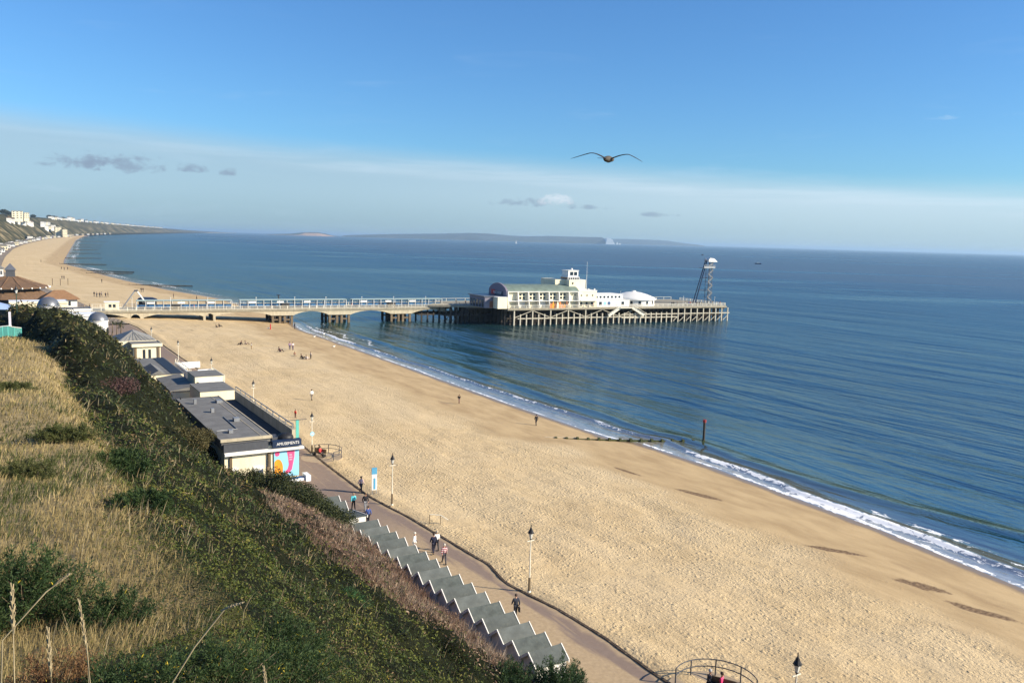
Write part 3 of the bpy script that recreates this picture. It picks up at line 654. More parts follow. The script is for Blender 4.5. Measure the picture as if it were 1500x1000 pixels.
for x0, x1 in ((45.0, 52.0), (64.0, 71.4), (86.0, 93.6)):
    m = MB(); m.box(x0 - .3, x1 + .3, 0.03, 11.9, 2.9, 4.54); m.build('cross_head', MT['stone'], pier)
    for i, xx in enumerate((x0 + .4, (x0 + x1) / 2 - .8, (x0 + x1) / 2 + .8, x1 - .4)):
        for yy in (0.8, 6, 11):
            m = MB(); m.box(xx - .38, xx + .38, yy - .38, yy + .38, -3, 2.9); m.build('column', MT['darkwood'] if yy > 5 else MT['wood'], pier)  # rear columns: shade below the deck put into a darker colour
    for yy in (0.8, 11):
        for xa, xb in ((x0, (x0 + x1) / 2 - .6), ((x0 + x1) / 2 + .7, x1)): m = MB(); m.box(xa, xb, yy - .2, yy + .2, 1.2, 1.7); m.build('cross_beam', MT['wood'], pier)
# railings of the neck
def railing(x0, x1, y, z, step=2.0, h=1.05, close=0.5):
    mm = MB(); n = max(1, round((x1 - x0) / step))
    for i in range(n + 1):
        x = x0 + (x1 - x0) * i / n; mm.box(x - .07, x + .07, y - .07, y + .07, z, z + h + .06)
    mm.box(x0, x1, y - .05, y + .05, z + h - .07, z + h); mm.box(x0, x1, y - .03, y + .03, z + .1, z + .16)
    k = int((x1 - x0) / close)
    for i in range(k): x = x0 + (x1 - x0) * (i + .5) / k; mm.box(x - .035, x + .035, y - .02, y + .02, z + .16, z + h - .07)
    return mm
railing(-8, 108, -0.1, 5.08, 2.4, 1.1, 0.3).build('railing', MT['rail'], pier)
railing(-8, 108, 12.1, 5.08, 2.4, 1.1, 0.6).build('railing', MT['rail'], pier)
# head deck: root platform, then the wide head
m = MB(); m.prism([(100, 0.02), (121, -9), (121.9, -19.9), (219.8, -19.9), (221.8, -17), (221.8, 12), (219.8, 15), (108.5, 15), (108.2, 12.4)], 'z', 5.35, 6.0)
m.build('head_deck', MT['concrete'], pier)
m = MB(); m.box(121.9, 220.2, -20.15, -19.9, 5.42, 5.95); m.bar((100, -.3, 5.6), (121, -9.3, 5.6), .25, .5); m.build('deck_edge', MT['concrete'], pier)
r_ = MB(); 
def rail_line(mm, a, b, z, step=2.4, h=1.1, close=0.4):
    a = Vector(a); b = Vector(b); L = (b - a).length; n = max(1, round(L / step)); d = (b - a) / L
    for i in range(n + 1): p = a + (b - a) * i / n; mm.bar((p.x, p.y, z), (p.x, p.y, z + h), .12)
    mm.bar((a.x, a.y, z + h), (b.x, b.y, z + h), .1); mm.bar((a.x, a.y, z + .12), (b.x, b.y, z + .12), .06)
    k = int(L / close) if close else 0
    for i in range(k): p = a + d * (i + .5) * L / k; mm.bar((p.x, p.y, z + .12), (p.x, p.y, z + h), .05)
    return mm
rail_line(r_, (122, -19.9, 0), (219.6, -19.9, 0), 6.0, 2.4, 1.1, .3).build('railing', MT['rail'], pier)
rail_line(MB(), (219.6, -19.9, 0), (221.6, -17, 0), 6.0).build('railing', MT['rail'], pier)
rail_line(MB(), (221.6, -17, 0), (221.6, 12, 0), 6.0).build('railing', MT['rail'], pier)
rail_line(MB(), (108, -3.4, 0), (121, -9, 0), 6.0).build('railing', MT['grey'], pier)
rail_line(MB(), (109, 14.8, 0), (219, 14.8, 0), 6.0, 4, 1.1, 0).build('railing', MT['rail'], pier)
# piles: near row of the head one by one, rows behind have under-deck shade put into their colour
xs = []; x = 124.6
while x < 221.8: xs.append(x); x += 2.45 if x < 193 else 3.1
for i, x in enumerate(xs):
    big = x < 160 and i % 3 == 0
    m = MB(); m.box(x - .2, x + .2, -19.8, -19.4, -3, 5.35 if big or x > 193 else 3.9); m.build('pile', MT['piles'], pier)
for x0, x1, z in ((126, 180, 2.4), (170, 196, 2.0), (170, 222, 3.25)):
    m = MB(); m.box(x0, x1, -19.72, -19.5, z - .17, z + .17); m.build('waling', MT['piles'], pier)
for i, x in enumerate([124.6 + 2.45 * 3 * k for k in range(7)]):
    m = MB(); m.bar((x, -19.6, 5.2 if i % 2 else 2.7), (x + 7.35, -19.6, 2.7 if i % 2 else 5.2), .2); m.build('brace', MT['piles'], pier)
for k in range(9):
    x = 194 + 3.1 * k; m = MB(); m.bar((x, -19.6, .4), (x + 2.3, -19.6, 2.2), .22); m.build('brace', MT['piles'], pier)
for row, y in enumerate((-17.6, -15, -12, -9, -6, -3, 0, 3, 7.5, 13.5)):
    m = MB(); xr = np.arange(112 if y > -8 else 122, 221, 2.0)
    for x in xr: m.box(x - .24, x + .24, y - .24, y + .24, -3, 5.36)
    m.box(xr[0], 221, y - .16, y + .16, 2.1, 2.5); m.box(xr[0], 221, y - .3, y + .3, 4.7, 5.34)
    m.build('pile_row', MT['darkwood'], pier)
# lower landing stage at the root of the head
m = MB()
for y in (-6, -1, 5, 11):
    for x in np.arange(97 if y > -3 else 106, 122, 2.3): m.box(x - .22, x + .22, y - .22, y + .22, -3, 5.0 if x > 103 else 3.2)
m.box(96, 122, -1.2, 11.4, 2.4, 2.75); m.box(104, 122, -6.3, -1.2, 2.4, 2.75)
for k in range(5): m.bar((104 + 3.5 * k, -6.2, .5), (107 + 3.5 * k, -6.2, 4.8), .18)
m.build('landing_stage', MT['darkwood'], pier)  # dark colour carries the shade below the pier head
m = MB()
for a, b in ((163.5, 168.5), (179.5, 174.0)):
    m.bar((a, -20.6, 3.0), (b, -20.6, 5.9), .25, 1.0)
    for k in range(7): f_ = k / 6; x = a + (b - a) * f_; z = 3.0 + 2.9 * f_; m.bar((x, -21.1, z), (x, -21.1, z + 1.0), .07)
    m.bar((a, -21.1, 4.0), (b, -21.1, 6.9), .09)
m.box(168.3, 174.2, -21.4, -20.2, 5.75, 5.95)
m.build('boarding_stair', MT['rail'], pier)

# shelter screens down the middle of the neck
def shelter(x0, x1, label):
    t_ = thing('pier_shelter', label, 'shelter', P(x0, 6, 5.0), PA, 'glazed wind shelters along the middle of the pier neck')
    L = x1 - x0; m = MB(); m.box(0, L, -1.6, 1.6, 2.62, 2.76); m.box(-.1, L + .1, -1.7, 1.7, 2.76, 2.82); m.build('roof', mat('pale_green_shelter_roof', (0.42, 0.53, 0.50), 0.6, 0.08), t_)
    n = int(L / 2.4); m = MB(); m.box(-.06, .06, -.06, .06, 0, 2.62); p0 = m.build('post', MT['white'], t_, (0, -1.5, 0))
    for i in range(n + 1):
        for y in (-1.5, 1.5):
            if i or y > 0: c_ = p0.copy(); COL.objects.link(c_); c_.location = (L * i / n, y, 0)
    m = MB(); m.box(0, L, -.05, .05, .15, 1.35); m.build('lower_panel', MT['paneblue'], t_)
    m = MB(); m.box(0, L, -.16, .16, 1.35, 1.45)
    for i in range(n + 1): x = L * i / n; m.box(x - .07, x + .07, -.09, .09, .1, 2.62)
    m.box(0, L, -.08, .08, 2.4, 2.6); m.build('screen_frame', MT['darkgrey'], t_)
    m = MB(); m.box(0, L, -1.3, -.3, .42, .48)
    for i in range(n): x = L * (i + .5) / n; m.box(x - .05, x + .05, -1.2, -.4, 0, .42)
    m.build('bench', MT['navy'], t_)
    for i in range(int(L / 9)):
        m = MB(); x = 4 + 9 * i; m.box(x - 1.1, x + 1.1, -1.75, -1.71, 1.75, 2.35); m.build('name_board', MT['white'], t_)
    return t_
shelter(4.5, 33.0, 'longest-running blue screened shelter at the shore end of the pier neck')
shelter(35.6, 71.2, 'blue screened shelter in the middle of the pier neck, between the two roof gaps')
shelter(73.4, 107.0, 'blue screened shelter at the seaward end of the pier neck beside the pier head')
for i, (x, lb) in enumerate(((15.6, 'brown kiosk under the shelter nearest the shore'), (49.8, 'brown kiosk in the middle of the pier neck, above the shingle edge'), (86.8, 'brown kiosk on the pier neck near the pier head'))):
    t_ = thing('kiosk', lb, 'kiosk', P(x, 2.4, 5.0), PA, 'small brown kiosks on the pier neck')
    m = MB(); m.box(-1.2, 1.2, -.8, .8, 0, 1.25); m.build('body', MT['wood'], t_)
    m = MB(); m.prism([(-1.5, 1.25), (1.5, 1.25), (1.0, 1.75), (-1.0, 1.75)], 'y', -1.0, 1.0); m.build('roof', MT['darkfelt'], t_)
    m = MB(); m.box(-.8, .8, -.85, -.82, .55, 1.05); m.build('hatch', MT['black'], t_)
def pier_lamp(x, y, z, lb, h=4.2):
    t_ = thing('pier_lamp', lb, 'street lamp', P(x, y, z), PA, 'slim white lamps along the pier')
    m = MB(); m.tube([(0, 0, 0), (0, 0, .6), (0, 0, h)], [.11, .07, .05], 6); m.build('post', MT['white'], t_)
    m = MB(); m.ball((0, 0, h + .15), .2, 8, 5); m.build('lamp_head', MT['lampglass'], t_)
for i, (x, w) in enumerate(((3, 'first'), (14, 'second'), (25, 'third'), (40, 'fourth'), (52.5, 'fifth'), (63, 'sixth'), (75.5, 'seventh'), (87, 'eighth'), (99, 'ninth'))):
    pier_lamp(x, .4, 5.0, 'slim white lamp post on the near rail of the pier neck, %s from the shore' % w, 3.7)
pier_lamp(199.3, -18.6, 6.0, 'slim white lamp post at the near rail of the pier head, left of steel tower', 3.6)
pier_lamp(190.5, 12, 6.0, 'slim white lamp post at the far rail of the pier head', 3.6)
pier_lamp(218.0, -15, 6.0, 'slim white lamp post at the tip of the pier', 3.0)

# ---- theatre on the pier head
th = thing('pier_theatre', 'cream pier theatre with green curved roof, arched sign gable and square tower', 'building', P(122.3, -18.4, 6.0), PA)
L, D_ = 29.2, 14.0
def arch_prof(w, ze, zt, n=16):
    return [(0.0, ze)] + [(w * i / n, ze + (zt - ze) * math.sin(math.pi * i / n) ** 0.62) for i in range(1, n)] + [(w, ze)]
m = MB(); m.box(.02, L, 0.9, D_, 0, 5.75); m.build('wall', MT['cream'], th)
m = MB(); m.prism(arch_prof(D_ + .5, 5.98, 8.1), 'x', 0.35, L + .2); m.build('roof', MT['copper'], th)
m = MB(); m.box(.1, L, -0.25, 1.0, 5.72, 5.96); m.box(.1, L, -.9, .95, 2.45, 2.62); m.build('cornice', MT['white'], th)
m = MB(); m.prism([(0, 0)] + [(y, z) for y, z in arch_prof(D_ + .6, 5.9, 8.6)] + [(D_ + .6, 0)], 'x', -0.35, 0.34)
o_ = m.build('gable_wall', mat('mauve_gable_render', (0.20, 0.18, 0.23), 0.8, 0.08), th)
# fins between the bays lean outwards at the foot
nb = 7; bw = L / nb
for i in range(nb + 1):
    x = min(max(i * bw, .25), L - .15); m = MB()
    m.raw([(x - .13, -1.2, 0), (x + .13, -1.2, 0), (x + .13, .95, 0), (x - .13, .95, 0), (x - .13, -.2, 5.72), (x + .13, -.2, 5.72), (x + .13, .95, 5.72), (x - .13, .95, 5.72)],
          [(0, 3, 2, 1), (4, 5, 6, 7), (0, 1, 5, 4), (1, 2, 6, 5), (2, 3, 7, 6), (3, 0, 4, 7)]); m.build('buttress', MT['white'], th)
for i in range(1, nb - 1):
    for a in (0, 1):
        for c in (0, 1):
            x = i * bw + 1.05 + a * 1.35; z = 3.15 + c * 1.2
            m = MB(); m.box(x, x + .85, .83, .88, z, z + .8); m.build('window', MT['glass'], th)
for a in (0, 1, 2): m = MB(); m.lathe([(0.001, 0), (.28, 0), (.28, .08), (.001, .08)], 0, 0, 12); o_ = m.build('round_window', MT['glass'], th, (6 * bw + .7 + a * 1.2, .88, 4.6)); o_.rotation_euler = (R(90), 0, 0)
for i in range(nb):
    if i in (4, 5): continue
    m = MB(); m.box(i * bw + .5, i * bw + 3.4, .84, .88, .3, 2.1); m.build('door', MT['white'] if i % 2 else MT['cream'], th)
# orange mural panels in front of bays four to six
r2 = random.Random(3)
for k in range(9):
    x = 4 * bw - .3 + k * .95; h_ = 1.5 + 1.7 * r2.random(); mu = MB(); mu.prism([(x, 0), (x + .8, 0), (x + .9, h_ * .55), (x + .45, h_), (x + .1, h_ * .7)], 'y', -1.6 + .02 * k, -1.5 + .02 * k)
    mu.build('mural_figure', (MT['orange'], MT['amber'], MT['brick'], MT['cream'], MT['orange'])[k % 5], th)
# gable sign: arc of white lettering on dark red / navy boards
sg = MB(); sg.box(-.46, -.38, 2.6, 9.2, 4.35, 5.7); SB1 = sg.build('sign_board', MT['navy'], th)
sg = MB(); sg.box(-.52, -.46, 9.2, 12.2, 4.4, 6.1); sg.build('sign_board', MT['red'], th)
def text_obj(body, size, m, parent, loc, rot, name='lettering', ext=0.01):
    cu = bpy.data.curves.new(name, 'FONT'); cu.body = body; cu.size = size; cu.extrude = ext; cu.align_x = 'CENTER'; cu.align_y = 'CENTER'
    cu.materials.append(m)
    tmp = bpy.data.objects.new(name + '_src', cu); COL.objects.link(tmp)
    dg = bpy.context.evaluated_depsgraph_get(); me = bpy.data.meshes.new_from_object(tmp.evaluated_get(dg))
    bpy.data.objects.remove(tmp); me.materials.clear(); me.materials.append(m)
    o = bpy.data.objects.new(name, me); COL.objects.link(o); o.parent = parent; o.location = loc; o.rotation_euler = rot
    return o
EMW = mat('sign_white', (0.85, 0.84, 0.8), 0.5, 0.02)
text_obj('ROCKREEF', 1.35, EMW, SB1, (-.54, 6.9, 5.1), (R(90), 0, R(-90)))
# low entrance block in front of the gable
m = MB(); m.box(-7.5, -.36, 2.5, 15.5, 0, 3.9); m.build('foyer', mat('shaded_foyer_render', (0.20, 0.19, 0.23), 0.8, 0.1), th)  # shade of the shoreward end put into the foyer render colour
m = MB(); m.box(-8.0, -.36, 2.1, 16, 3.9, 4.2); m.build('foyer_roof', MT['lead'], th)
for k in range(5): m = MB(); m.box(-7.56, -7.51, 3.4 + 2.4 * k, 5.0 + 2.4 * k, .2, 2.8); m.build('foyer_window', MT['glass'], th)
m = MB(); m.box(-5.6, -2.2, 2.43, 2.48, .1, 2.5); m.build('door', MT['brick'], th)
m = MB(); m.box(-4.3, -.5, -1.4, 2.4, 0, 3.9); m.build('kiosk_block', MT['cream'], th)
m = MB(); m.box(-4.4, -.45, -1.5, 2.42, 3.9, 4.05); m.build('kiosk_roof', MT['white'], th)
# block behind the tower and the tower itself
m = MB(); m.box(L + .22, 37.4, 0.6, 12, 0, 6.0); m.build('end_block', MT['cream'], th)
m = MB(); m.box(L + .2, 37.6, -1.3, .6, 2.45, 2.65); m.box(L + .15, 37.5, .45, 12.1, 6.0, 6.25); m.build('balcony', MT['white'], th)
for a in range(3): m = MB(); m.lathe([(0.001, 0), (.3, 0), (.3, .08), (.001, .08)], 0, 0, 12); o_ = m.build('round_window', MT['glass'], th, (L + 1.6 + 2.4 * a, .58, 4.4)); o_.rotation_euler = (R(90), 0, 0)
for a in range(3): m = MB(); m.box(L + 1.2 + 2.3 * a, L + 2.0 + 2.3 * a, .53, .58, .4, 1.9); m.build('window', MT['glass'], th)
m = MB(); m.box(L - 2.4, L + 4.6, 3.0, 10, 6.2, 9.9); m.build('tower', MT['cream'], th)
m = MB(); m.box(L - 6.6, L - 2.42, 6, 17, 6.3, 9.9); m.build('tower_wing', MT['cream'], th)
m = MB(); m.box(L - 2.3, L + 2.5, 4.2, 9.6, 10.02, 10.75); m.build('lookout_band', MT['glass'], th)
m = MB(); m.box(L - 2.5, L + 4.7, 2.9, 10.1, 9.9, 10.02); m.box(L - 2.4, L + 2.6, 4.1, 9.7, 10.75, 10.95)
for a in range(6): x = L - 2.3 + .95 * a; m.box(x - .08, x + .08, 4.1, 4.2, 10.02, 10.75)
m.build('parapet', MT['white'], th)
m = MB(); m.box(L - 2.0, L + 2.3, 4.6, 9.2, 10.95, 13.2); m.build('lookout_cabin', MT['white'], th)
for a in (0, 1): m = MB(); m.box(L - 1.2 + 1.7 * a, L + .1 + 1.7 * a, 4.53, 4.58, 11.5, 12.8); m.build('window', MT['glass'], th)
m = MB(); m.box(L - 2.2, L + 2.5, 4.4, 9.4, 13.2, 13.4); m.ball((L + .2, 6, 13.7), .45, 8, 5); m.build('cabin_roof', MT['white'], th)
m = MB(); m.lathe([(0.001, 0), (.35, 0), (.35, .08), (.001, .08)], 0, 0, 14); o_ = m.build('clock', MT['black'], th, (L - .9, 2.98, 8.7)); o_.rotation_euler = (R(90), 0, 0)
for a in range(2): m = MB(); m.ball((L + 5.4 + 2.6 * a, 2, 6.5), .35, 8, 5); m.build('roof_vent', MT['white'], th)
fp = thing('flagpole', 'tall thin white flagpole beside the theatre tower', 'flagpole', P(157.9, -13.2, 6.0), PA)
m = MB(); m.tube([(0, 0, 0), (0, 0, 16.4)], [.10, .05], 6); m.build('pole', MT['white'], fp); m = MB(); m.ball((0, 0, 16.45), .12, 6, 5); m.build('finial', MT['white'], fp)

# ---- low white restaurant and round domed building
rs = thing('pier_restaurant', 'low white restaurant with an upper sun deck behind the theatre on the pier head', 'building', P(160.4, -17, 6.0), PA)
m = MB(); m.box(0, 14.6, 0, 12, 0, 2.5); m.build('wall', MT['coolwhite'], rs)
m = MB(); m.box(-.1, 13, 2.5, 11, 2.5, 4.4); m.build('upper_wall', MT['coolwhite'], rs)
m = MB(); m.box(-.1, 14.7, -.3, 12.1, 2.5, 2.62); m.box(-.2, 13.3, 2.2, 11.3, 4.4, 4.55); m.build('roof', MT['white'], rs)
m = MB()
for k in range(7): m.box(1.0 + 1.7 * k, 1.9 + 1.7 * k, 2.43, 2.48, 3.1, 3.9)
o_ = None
for k in range(7): q_ = MB(); q_.box(1.0 + 1.7 * k, 1.9 + 1.7 * k, 2.43, 2.48, 3.1, 3.9); q_.build('window', MT['glass'], rs)
for x, mm_ in ((1, 'glass'), (3, 'skyblue'), (4.8, 'blue'), (8.4, 'white'), (11, 'glass')): q_ = MB(); q_.box(x, x + 1.2, -.06, -.02, .6, 1.9); q_.build('window', MT[mm_], rs)
dm = thing('domed_pavilion', 'round white pavilion with a shallow domed roof on the pier head', 'building', P(182.3, -9.0, 6.0), PA)
m = MB(); m.lathe([(8.3, 0), (8.3, 2.35)], 0, 0, 32, False); m.build('wall', MT['white'], dm)
for k in range(32):
    if k % 2: continue
    a = 2 * math.pi * (k + .5) / 32
    if math.sin(a) > .3: continue
    q_ = MB(); q_.box(-.5, .5, -.03, .03, 0, 1.35); q_.build('window', MT['glass'], dm, (8.31 * math.cos(a), 8.31 * math.sin(a), .6), a + math.pi / 2)
m = MB(); m.lathe([(9.0, 2.35), (9.05, 2.6), (7.6, 3.35), (5.4, 4.2), (3.0, 4.85), (1.4, 5.1), (1.0, 5.15), (.9, 5.5), (0.01, 5.6)], 0, 0, 32); m.build('dome_roof', MT['white'], dm)

# ---- zip-wire tower
zt = thing('steel_tower', 'tall steel stair tower with a leaning strut and white top at the pier tip', 'tower', P(219.0, -9.5, 6.0), PA)
m = MB()
for a, b in ((-.9, -.9), (.9, -.9), (.9, .9), (-.9, .9)): m.tube([(a, b, 0), (a, b, 17.2)], .10, 6)
m.build('mast', MT['darkgrey'], zt)
m = MB()
for k in range(10):
    z = 1.5 + 1.55 * k; s_ = 1 if k % 2 else -1
    m.bar((-1.1 * s_, -1.0, z), (1.1 * s_, -1.0, z + 1.5), .10, .5); m.box(1.0 * s_ - .5, 1.0 * s_ + .5, -1.2, 1.2, z + 1.4, z + 1.5)
    m.bar((-1.1 * s_, -1.2, z + 1), (1.1 * s_, -1.2, z + 2.5), .05)
    m.bar((-.9, .9, z), (.9, .9, z + 1.5), .06); m.bar((.9, -.9, z), (.9, .9, z + 1.5), .06)
m.build('stair', mat('galvanised_stair', (.17, .175, .18), .6, .2, 3), zt)
m = MB(); m.tube([(-6.9, -.6, 0), (-1.7, -.3, 17.6)], .22, 8); m.tube([(-6.9, .9, 0), (-1.7, .6, 17.6)], .22, 8); m.build('strut', MT['navy'], zt)
m = MB(); m.tube([(-5.2, 0, 5.8), (-.9, 0, 5.5)], .18, 6); m.tube([(-3.7, 0, 10.9), (-.9, 0, 10.7)], .18, 6); m.build('tie_beam', MT['navy'], zt)
m = MB(); m.box(-4.1, 1.6, -1.8, 1.8, 14.7, 14.9)
for x in np.arange(-4.1, 1.7, .9): m.box(x - .05, x + .05, -1.8, -1.7, 14.9, 16.0)
m.box(-4.1, 1.6, -1.82, -1.75, 15.9, 16.0); m.box(-4.1, 1.6, -1.8, -1.75, 14.9, 15.5); m.build('platform', MT['grey'], zt)
m = MB(); m.prism([(-1.6, 17.3), (2.9, 17.3), (1.2, 18.6), (-1.0, 18.9), (-1.6, 18.2)], 'y', -1.5, 1.5); m.build('canopy', MT['white'], zt)
m = MB(); m.ball((-2.2, 0, 18), .5, 8, 5); m.build('winch_drum', MT['grey'], zt)

# kiosk, frame and parked boat shed at the shore end
kk = thing('ticket_kiosk', 'square cream ticket kiosk with two dark windows at the shore end of the pier', 'kiosk', P(-2.6, 1.0, 5.0), PA)
m = MB(); m.box(-2.0, 2.0, 0, 3.5, 0, 2.55); m.build('wall', MT['cream'], kk)
m = MB(); m.box(-2.2, 2.2, -.2, 3.7, 2.55, 2.72); m.build('roof', MT['white'], kk)
for a in (-.9, .25): m = MB(); m.box(a, a + .8, -.05, -.01, .9, 2.0); m.build('window', MT['glass'], kk)
fr_ = thing('steel_portal', 'white triangular steel portal standing over the pier entrance', 'portal', P(4.6, 8.5, 5.0), PA)
m = MB(); m.tube([(-4.2, 0, 0), (-.3, 0, 5.7)], .22, 6); m.build('leg', MT['grey'], fr_)
m = MB(); m.tube([(3.9, 0, 0), (.1, 0, 5.7)], .26, 6); m.build('leg', MT['white'], fr_)
m = MB(); m.box(-.6, .5, -.3, .3, 5.4, 5.9); m.build('head_plate', MT['darkgrey'], fr_)
bs = thing('barrel_roofed_stall', 'small stall with a dark blue barrel roof behind the pier entrance', 'stall', P(8.0, 10.5, 5.0), PA)
m = MB(); m.box(-2.6, 2.6, -1.2, 1.2, 0, 2.3); m.build('wall', MT['darkgrey'], bs)
m = MB(); m.prism([(-3.0, 2.3), (3.0, 2.3), (2.7, 2.9), (1.5, 3.3), (-1.8, 3.4), (-2.8, 3.0)], 'y', -1.5, 1.5); m.build('roof', MT['navy'], bs)
# ================================================================ LANDWARD BUILDINGS (frame: x = q seaward, y = s along the coast, z up)
def sq_thing(name, label, cat, s, q, z=3.0, group=None, rz=0.0): return thing(name, label, cat, W(s, q, z), COAST + rz, group)
# ---- beach huts
HW = 1.74
def hut_parts(t_, w=HW, d=2.1, eave=1.95, ridge=2.6, wall='white', z0=0.0):
    m = MB(); m.prism([(0.04, 0), (w - .04, 0), (w - .04, eave), (w / 2, ridge - .06), (0.04, eave)], 'y', 0, 1)
    # prism axis y is along y: rebuild with gables facing the sea (x) and ridge along x
    m = MB(); m.prism([(0.04, z0), (w - .04, z0), (w - .04, eave), (w / 2, ridge - .05), (0.04, eave)], 'x', -d, 0); m.build('wall', MT[wall], t_)
    for sgn in (0, 1):
        y0, y1 = (0.0, w / 2) if sgn == 0 else (w / 2, w); za, zb = (eave, ridge) if sgn == 0 else (ridge, eave)
        m = MB(); m.prism([(y0, za + .01), (y1, zb + .01), (y1, zb + .07), (y0, za + .07)], 'x', -d - .1, .14); m.build('roof', MT['hutroof'], t_)
    for x in (.14, -d - .16):
        m = MB(); m.prism([(0.0, eave - .10), (w / 2, ridge - .09), (w, eave - .10), (w, eave + .11), (w / 2, ridge + .11), (0.0, eave + .11)], 'x', x, x + .06); m.build('bargeboard', MT['white'], t_)
    m = MB(); m.box(0.0, .05, .35, w - .35, .05, 1.85); dr = m.build('door', MT['green'], t_)
    m = MB()
    for yy in (.35, w - .43): m.box(0.05, .09, yy, yy + .08, .05, 1.9)
    m.box(.05, .09, .3, w - .3, 1.86, 1.94); m.build('door_frame', MT['white'], dr)
ORD = ['first', 'second', 'third', 'fourth', 'fifth', 'sixth', 'seventh', 'eighth', 'ninth', 'tenth', 'eleventh', 'twelfth', 'thirteenth', 'fourteenth', 'fifteenth', 'sixteenth', 'seventeenth', 'eighteenth', 'nineteenth', 'twentieth', 'twenty-first']
HG = 'row of grey roofed beach huts along the promenade'
h0 = sq_thing('beach_hut', 'white gabled beach hut, grey roof, first in the long row from the big bush', 'beach hut', 0, 0, group=HG); hut_parts(h0)
HR = [MT['hutroof'], mat('hut_roof_felt_pale', (.115, .128, .12), .85, .2, 1.6, .35, (.2, .2, .16), bump=.2, stretch=(1, 1, 1)), mat('hut_roof_felt_worn', (.080, .094, .088), .8, .25, 2.1, .45, (.17, .17, .13), bump=.2, stretch=(1, 1, 1)), mat('hut_roof_felt_green', (.085, .108, .092), .8, .2, 1.1, .3, (.16, .17, .12), bump=.2, stretch=(1, 1, 1))]
peaks = [65.6, 63.8, 62.1, 60.5, 58.6, 56.9, 55.2, 53.5, 51.75, 50.0, 48.2, 46.4, 44.65, 42.9, 41.2, 39.5]
for i, ps in enumerate(peaks):
    o = h0 if i == 0 else copy_tree(h0)
    qf = 27.35 + (65.6 - ps) * 0.043
    o.location = W(ps - HW / 2, qf, 3.0)
    rv = HR[(i * 5 + i // 3) % 4]
    for c_ in o.children:
        if c_.name.startswith('roof'): c_.material_slots[0].link = 'OBJECT'; c_.material_slots[0].material = rv
    if i: o['label'] = 'white gabled beach hut, grey roof, %s in the long row from the big bush' % ORD[i]
for s_, lb in ((72.6, 'white gabled beach hut farthest from the camera, just before the billboard building'), (70.85, 'second farthest white gabled beach hut, behind the bush, beside the wide hut')):
    o = copy_tree(h0); o.location = W(s_, 26.7, 3.0); o['label'] = lb
t_ = sq_thing('beach_hut', 'wider flat-sided beach hut with a bare white wall facing the gap in the row', 'beach hut', 67.3, 27.1, group=HG)
m = MB(); m.prism([(0, 0), (3.4, 0), (3.4, 1.95), (0, 2.5)], 'x', -2.4, 0); m.build('wall', MT['white'], t_)
m = MB(); m.prism([(-.06, 2.52), (3.45, 1.96), (3.45, 2.03), (-.06, 2.59)], 'x', -2.5, .12); m.build('roof', MT['hutroof'], t_)
m = MB(); m.prism([(-.06, 2.40), (3.45, 1.84), (3.45, 2.07), (-.06, 2.63)], 'x', .12, .18); m.build('bargeboard', MT['white'], t_)
m = MB(); m.box(0, .04, .9, 2.5, .05, 1.85); m.build('door', MT['green'], t_)

# ---- amusement hall with the billboard (s 87.5 - 121, q 19.5 - 28.6)
am = sq_thing('amusement_hall', 'long flat-roofed cream hall with a bright painted billboard on its end wall', 'building', 87.3, 20.2)
m = MB(); m.box(-0.6, 8.2, 0.25, 27, 0, 4.55); m.build('wall', MT['cream'], am)
m = MB(); m.box(-.9, 5.0, 0.6, 25.5, 5.3, 5.5); m.box(-.8, 4.9, .7, 25.4, 4.5, 5.3); m.build('roof', MT['greyroof'], am)
m = MB(); m.box(-.95, 5.05, .5, .75, 5.3, 5.62); m.box(4.95, 5.1, .5, 25.5, 5.3, 5.56); m.box(3.9, 3.98, .8, 25.2, 5.5, 5.53); m.build('roof_edge', MT['stone'], am)
m = MB(); m.box(5.12, 7.75, .3, 26.8, 4.52, 4.62); m.build('gutter_roof', MT['darkfelt'], am)  # parapet's shadow put into the dark colour of this trough
m = MB(); m.box(7.8, 8.25, 1.4, 27, 4.5, 5.75); m.build('parapet', MT['stone'], am)
m = MB(); rail_line(m, (8.0, 1.8, 0), (8.0, 27, 0), 5.75, 2.6, .55, 0); m.build('roof_rail', MT['grey'], am)
m = MB(); m.box(-.7, 8.7, -.35, .22, 4.0, 4.25); m.box(-.7, 4.3, -.15, .22, 4.25, 4.32); m.build('canopy_edge', MT['white'], am)
m = MB(); m.box(-.75, 4.4, -.1, .45, 4.33, 5.15); m.build('dark_fascia', MT['darkgrey'], am)
m = MB(); m.box(4.9, 8.4, -.2, .5, 4.36, 5.05); NF_ = m.build('name_fascia', MT['navy'], am)
am.scale = (.885, 1, 1)
for (x, y, w_, h_) in ((.8, 3.5, .5, .35), (2.9, 9, .7, .4), (1.5, 15, .4, .5), (3.6, 20.5, .8, .35), (.6, 21, .35, .6)):
    m = MB(); m.box(x, x + w_, y, y + w_ * 1.2, 5.51, 5.5 + h_); m.build('roof_vent', MT['grey'], am)
m = MB(); m.tube([(-.3, 5, 5.56), (2.2, 5.1, 5.56), (2.3, 12, 5.56)], .05, 6); m.build('roof_pipe', MT['grey'], am)
text_obj('AMUSEMENTS', .44, EMW, NF_, (6.75, -.215, 4.72), (R(90), 0, 0), ext=.008)
m = MB(); m.box(.1, .9, .16, .24, 1.0, 2.6); m.build('window', MT['white'], am)
m = MB(); m.box(2.7, 3.9, .17, .24, .1, 2.5); m.build('door', MT['white'], am)
m = MB(); m.box(4.45, 4.75, .02, .24, 0, 4.0); m.build('pilaster', MT['wood'], am); m = MB(); m.box(-.05, .25, .1, .24, 1, 3.9); m.build('pilaster', MT['wood'], am)
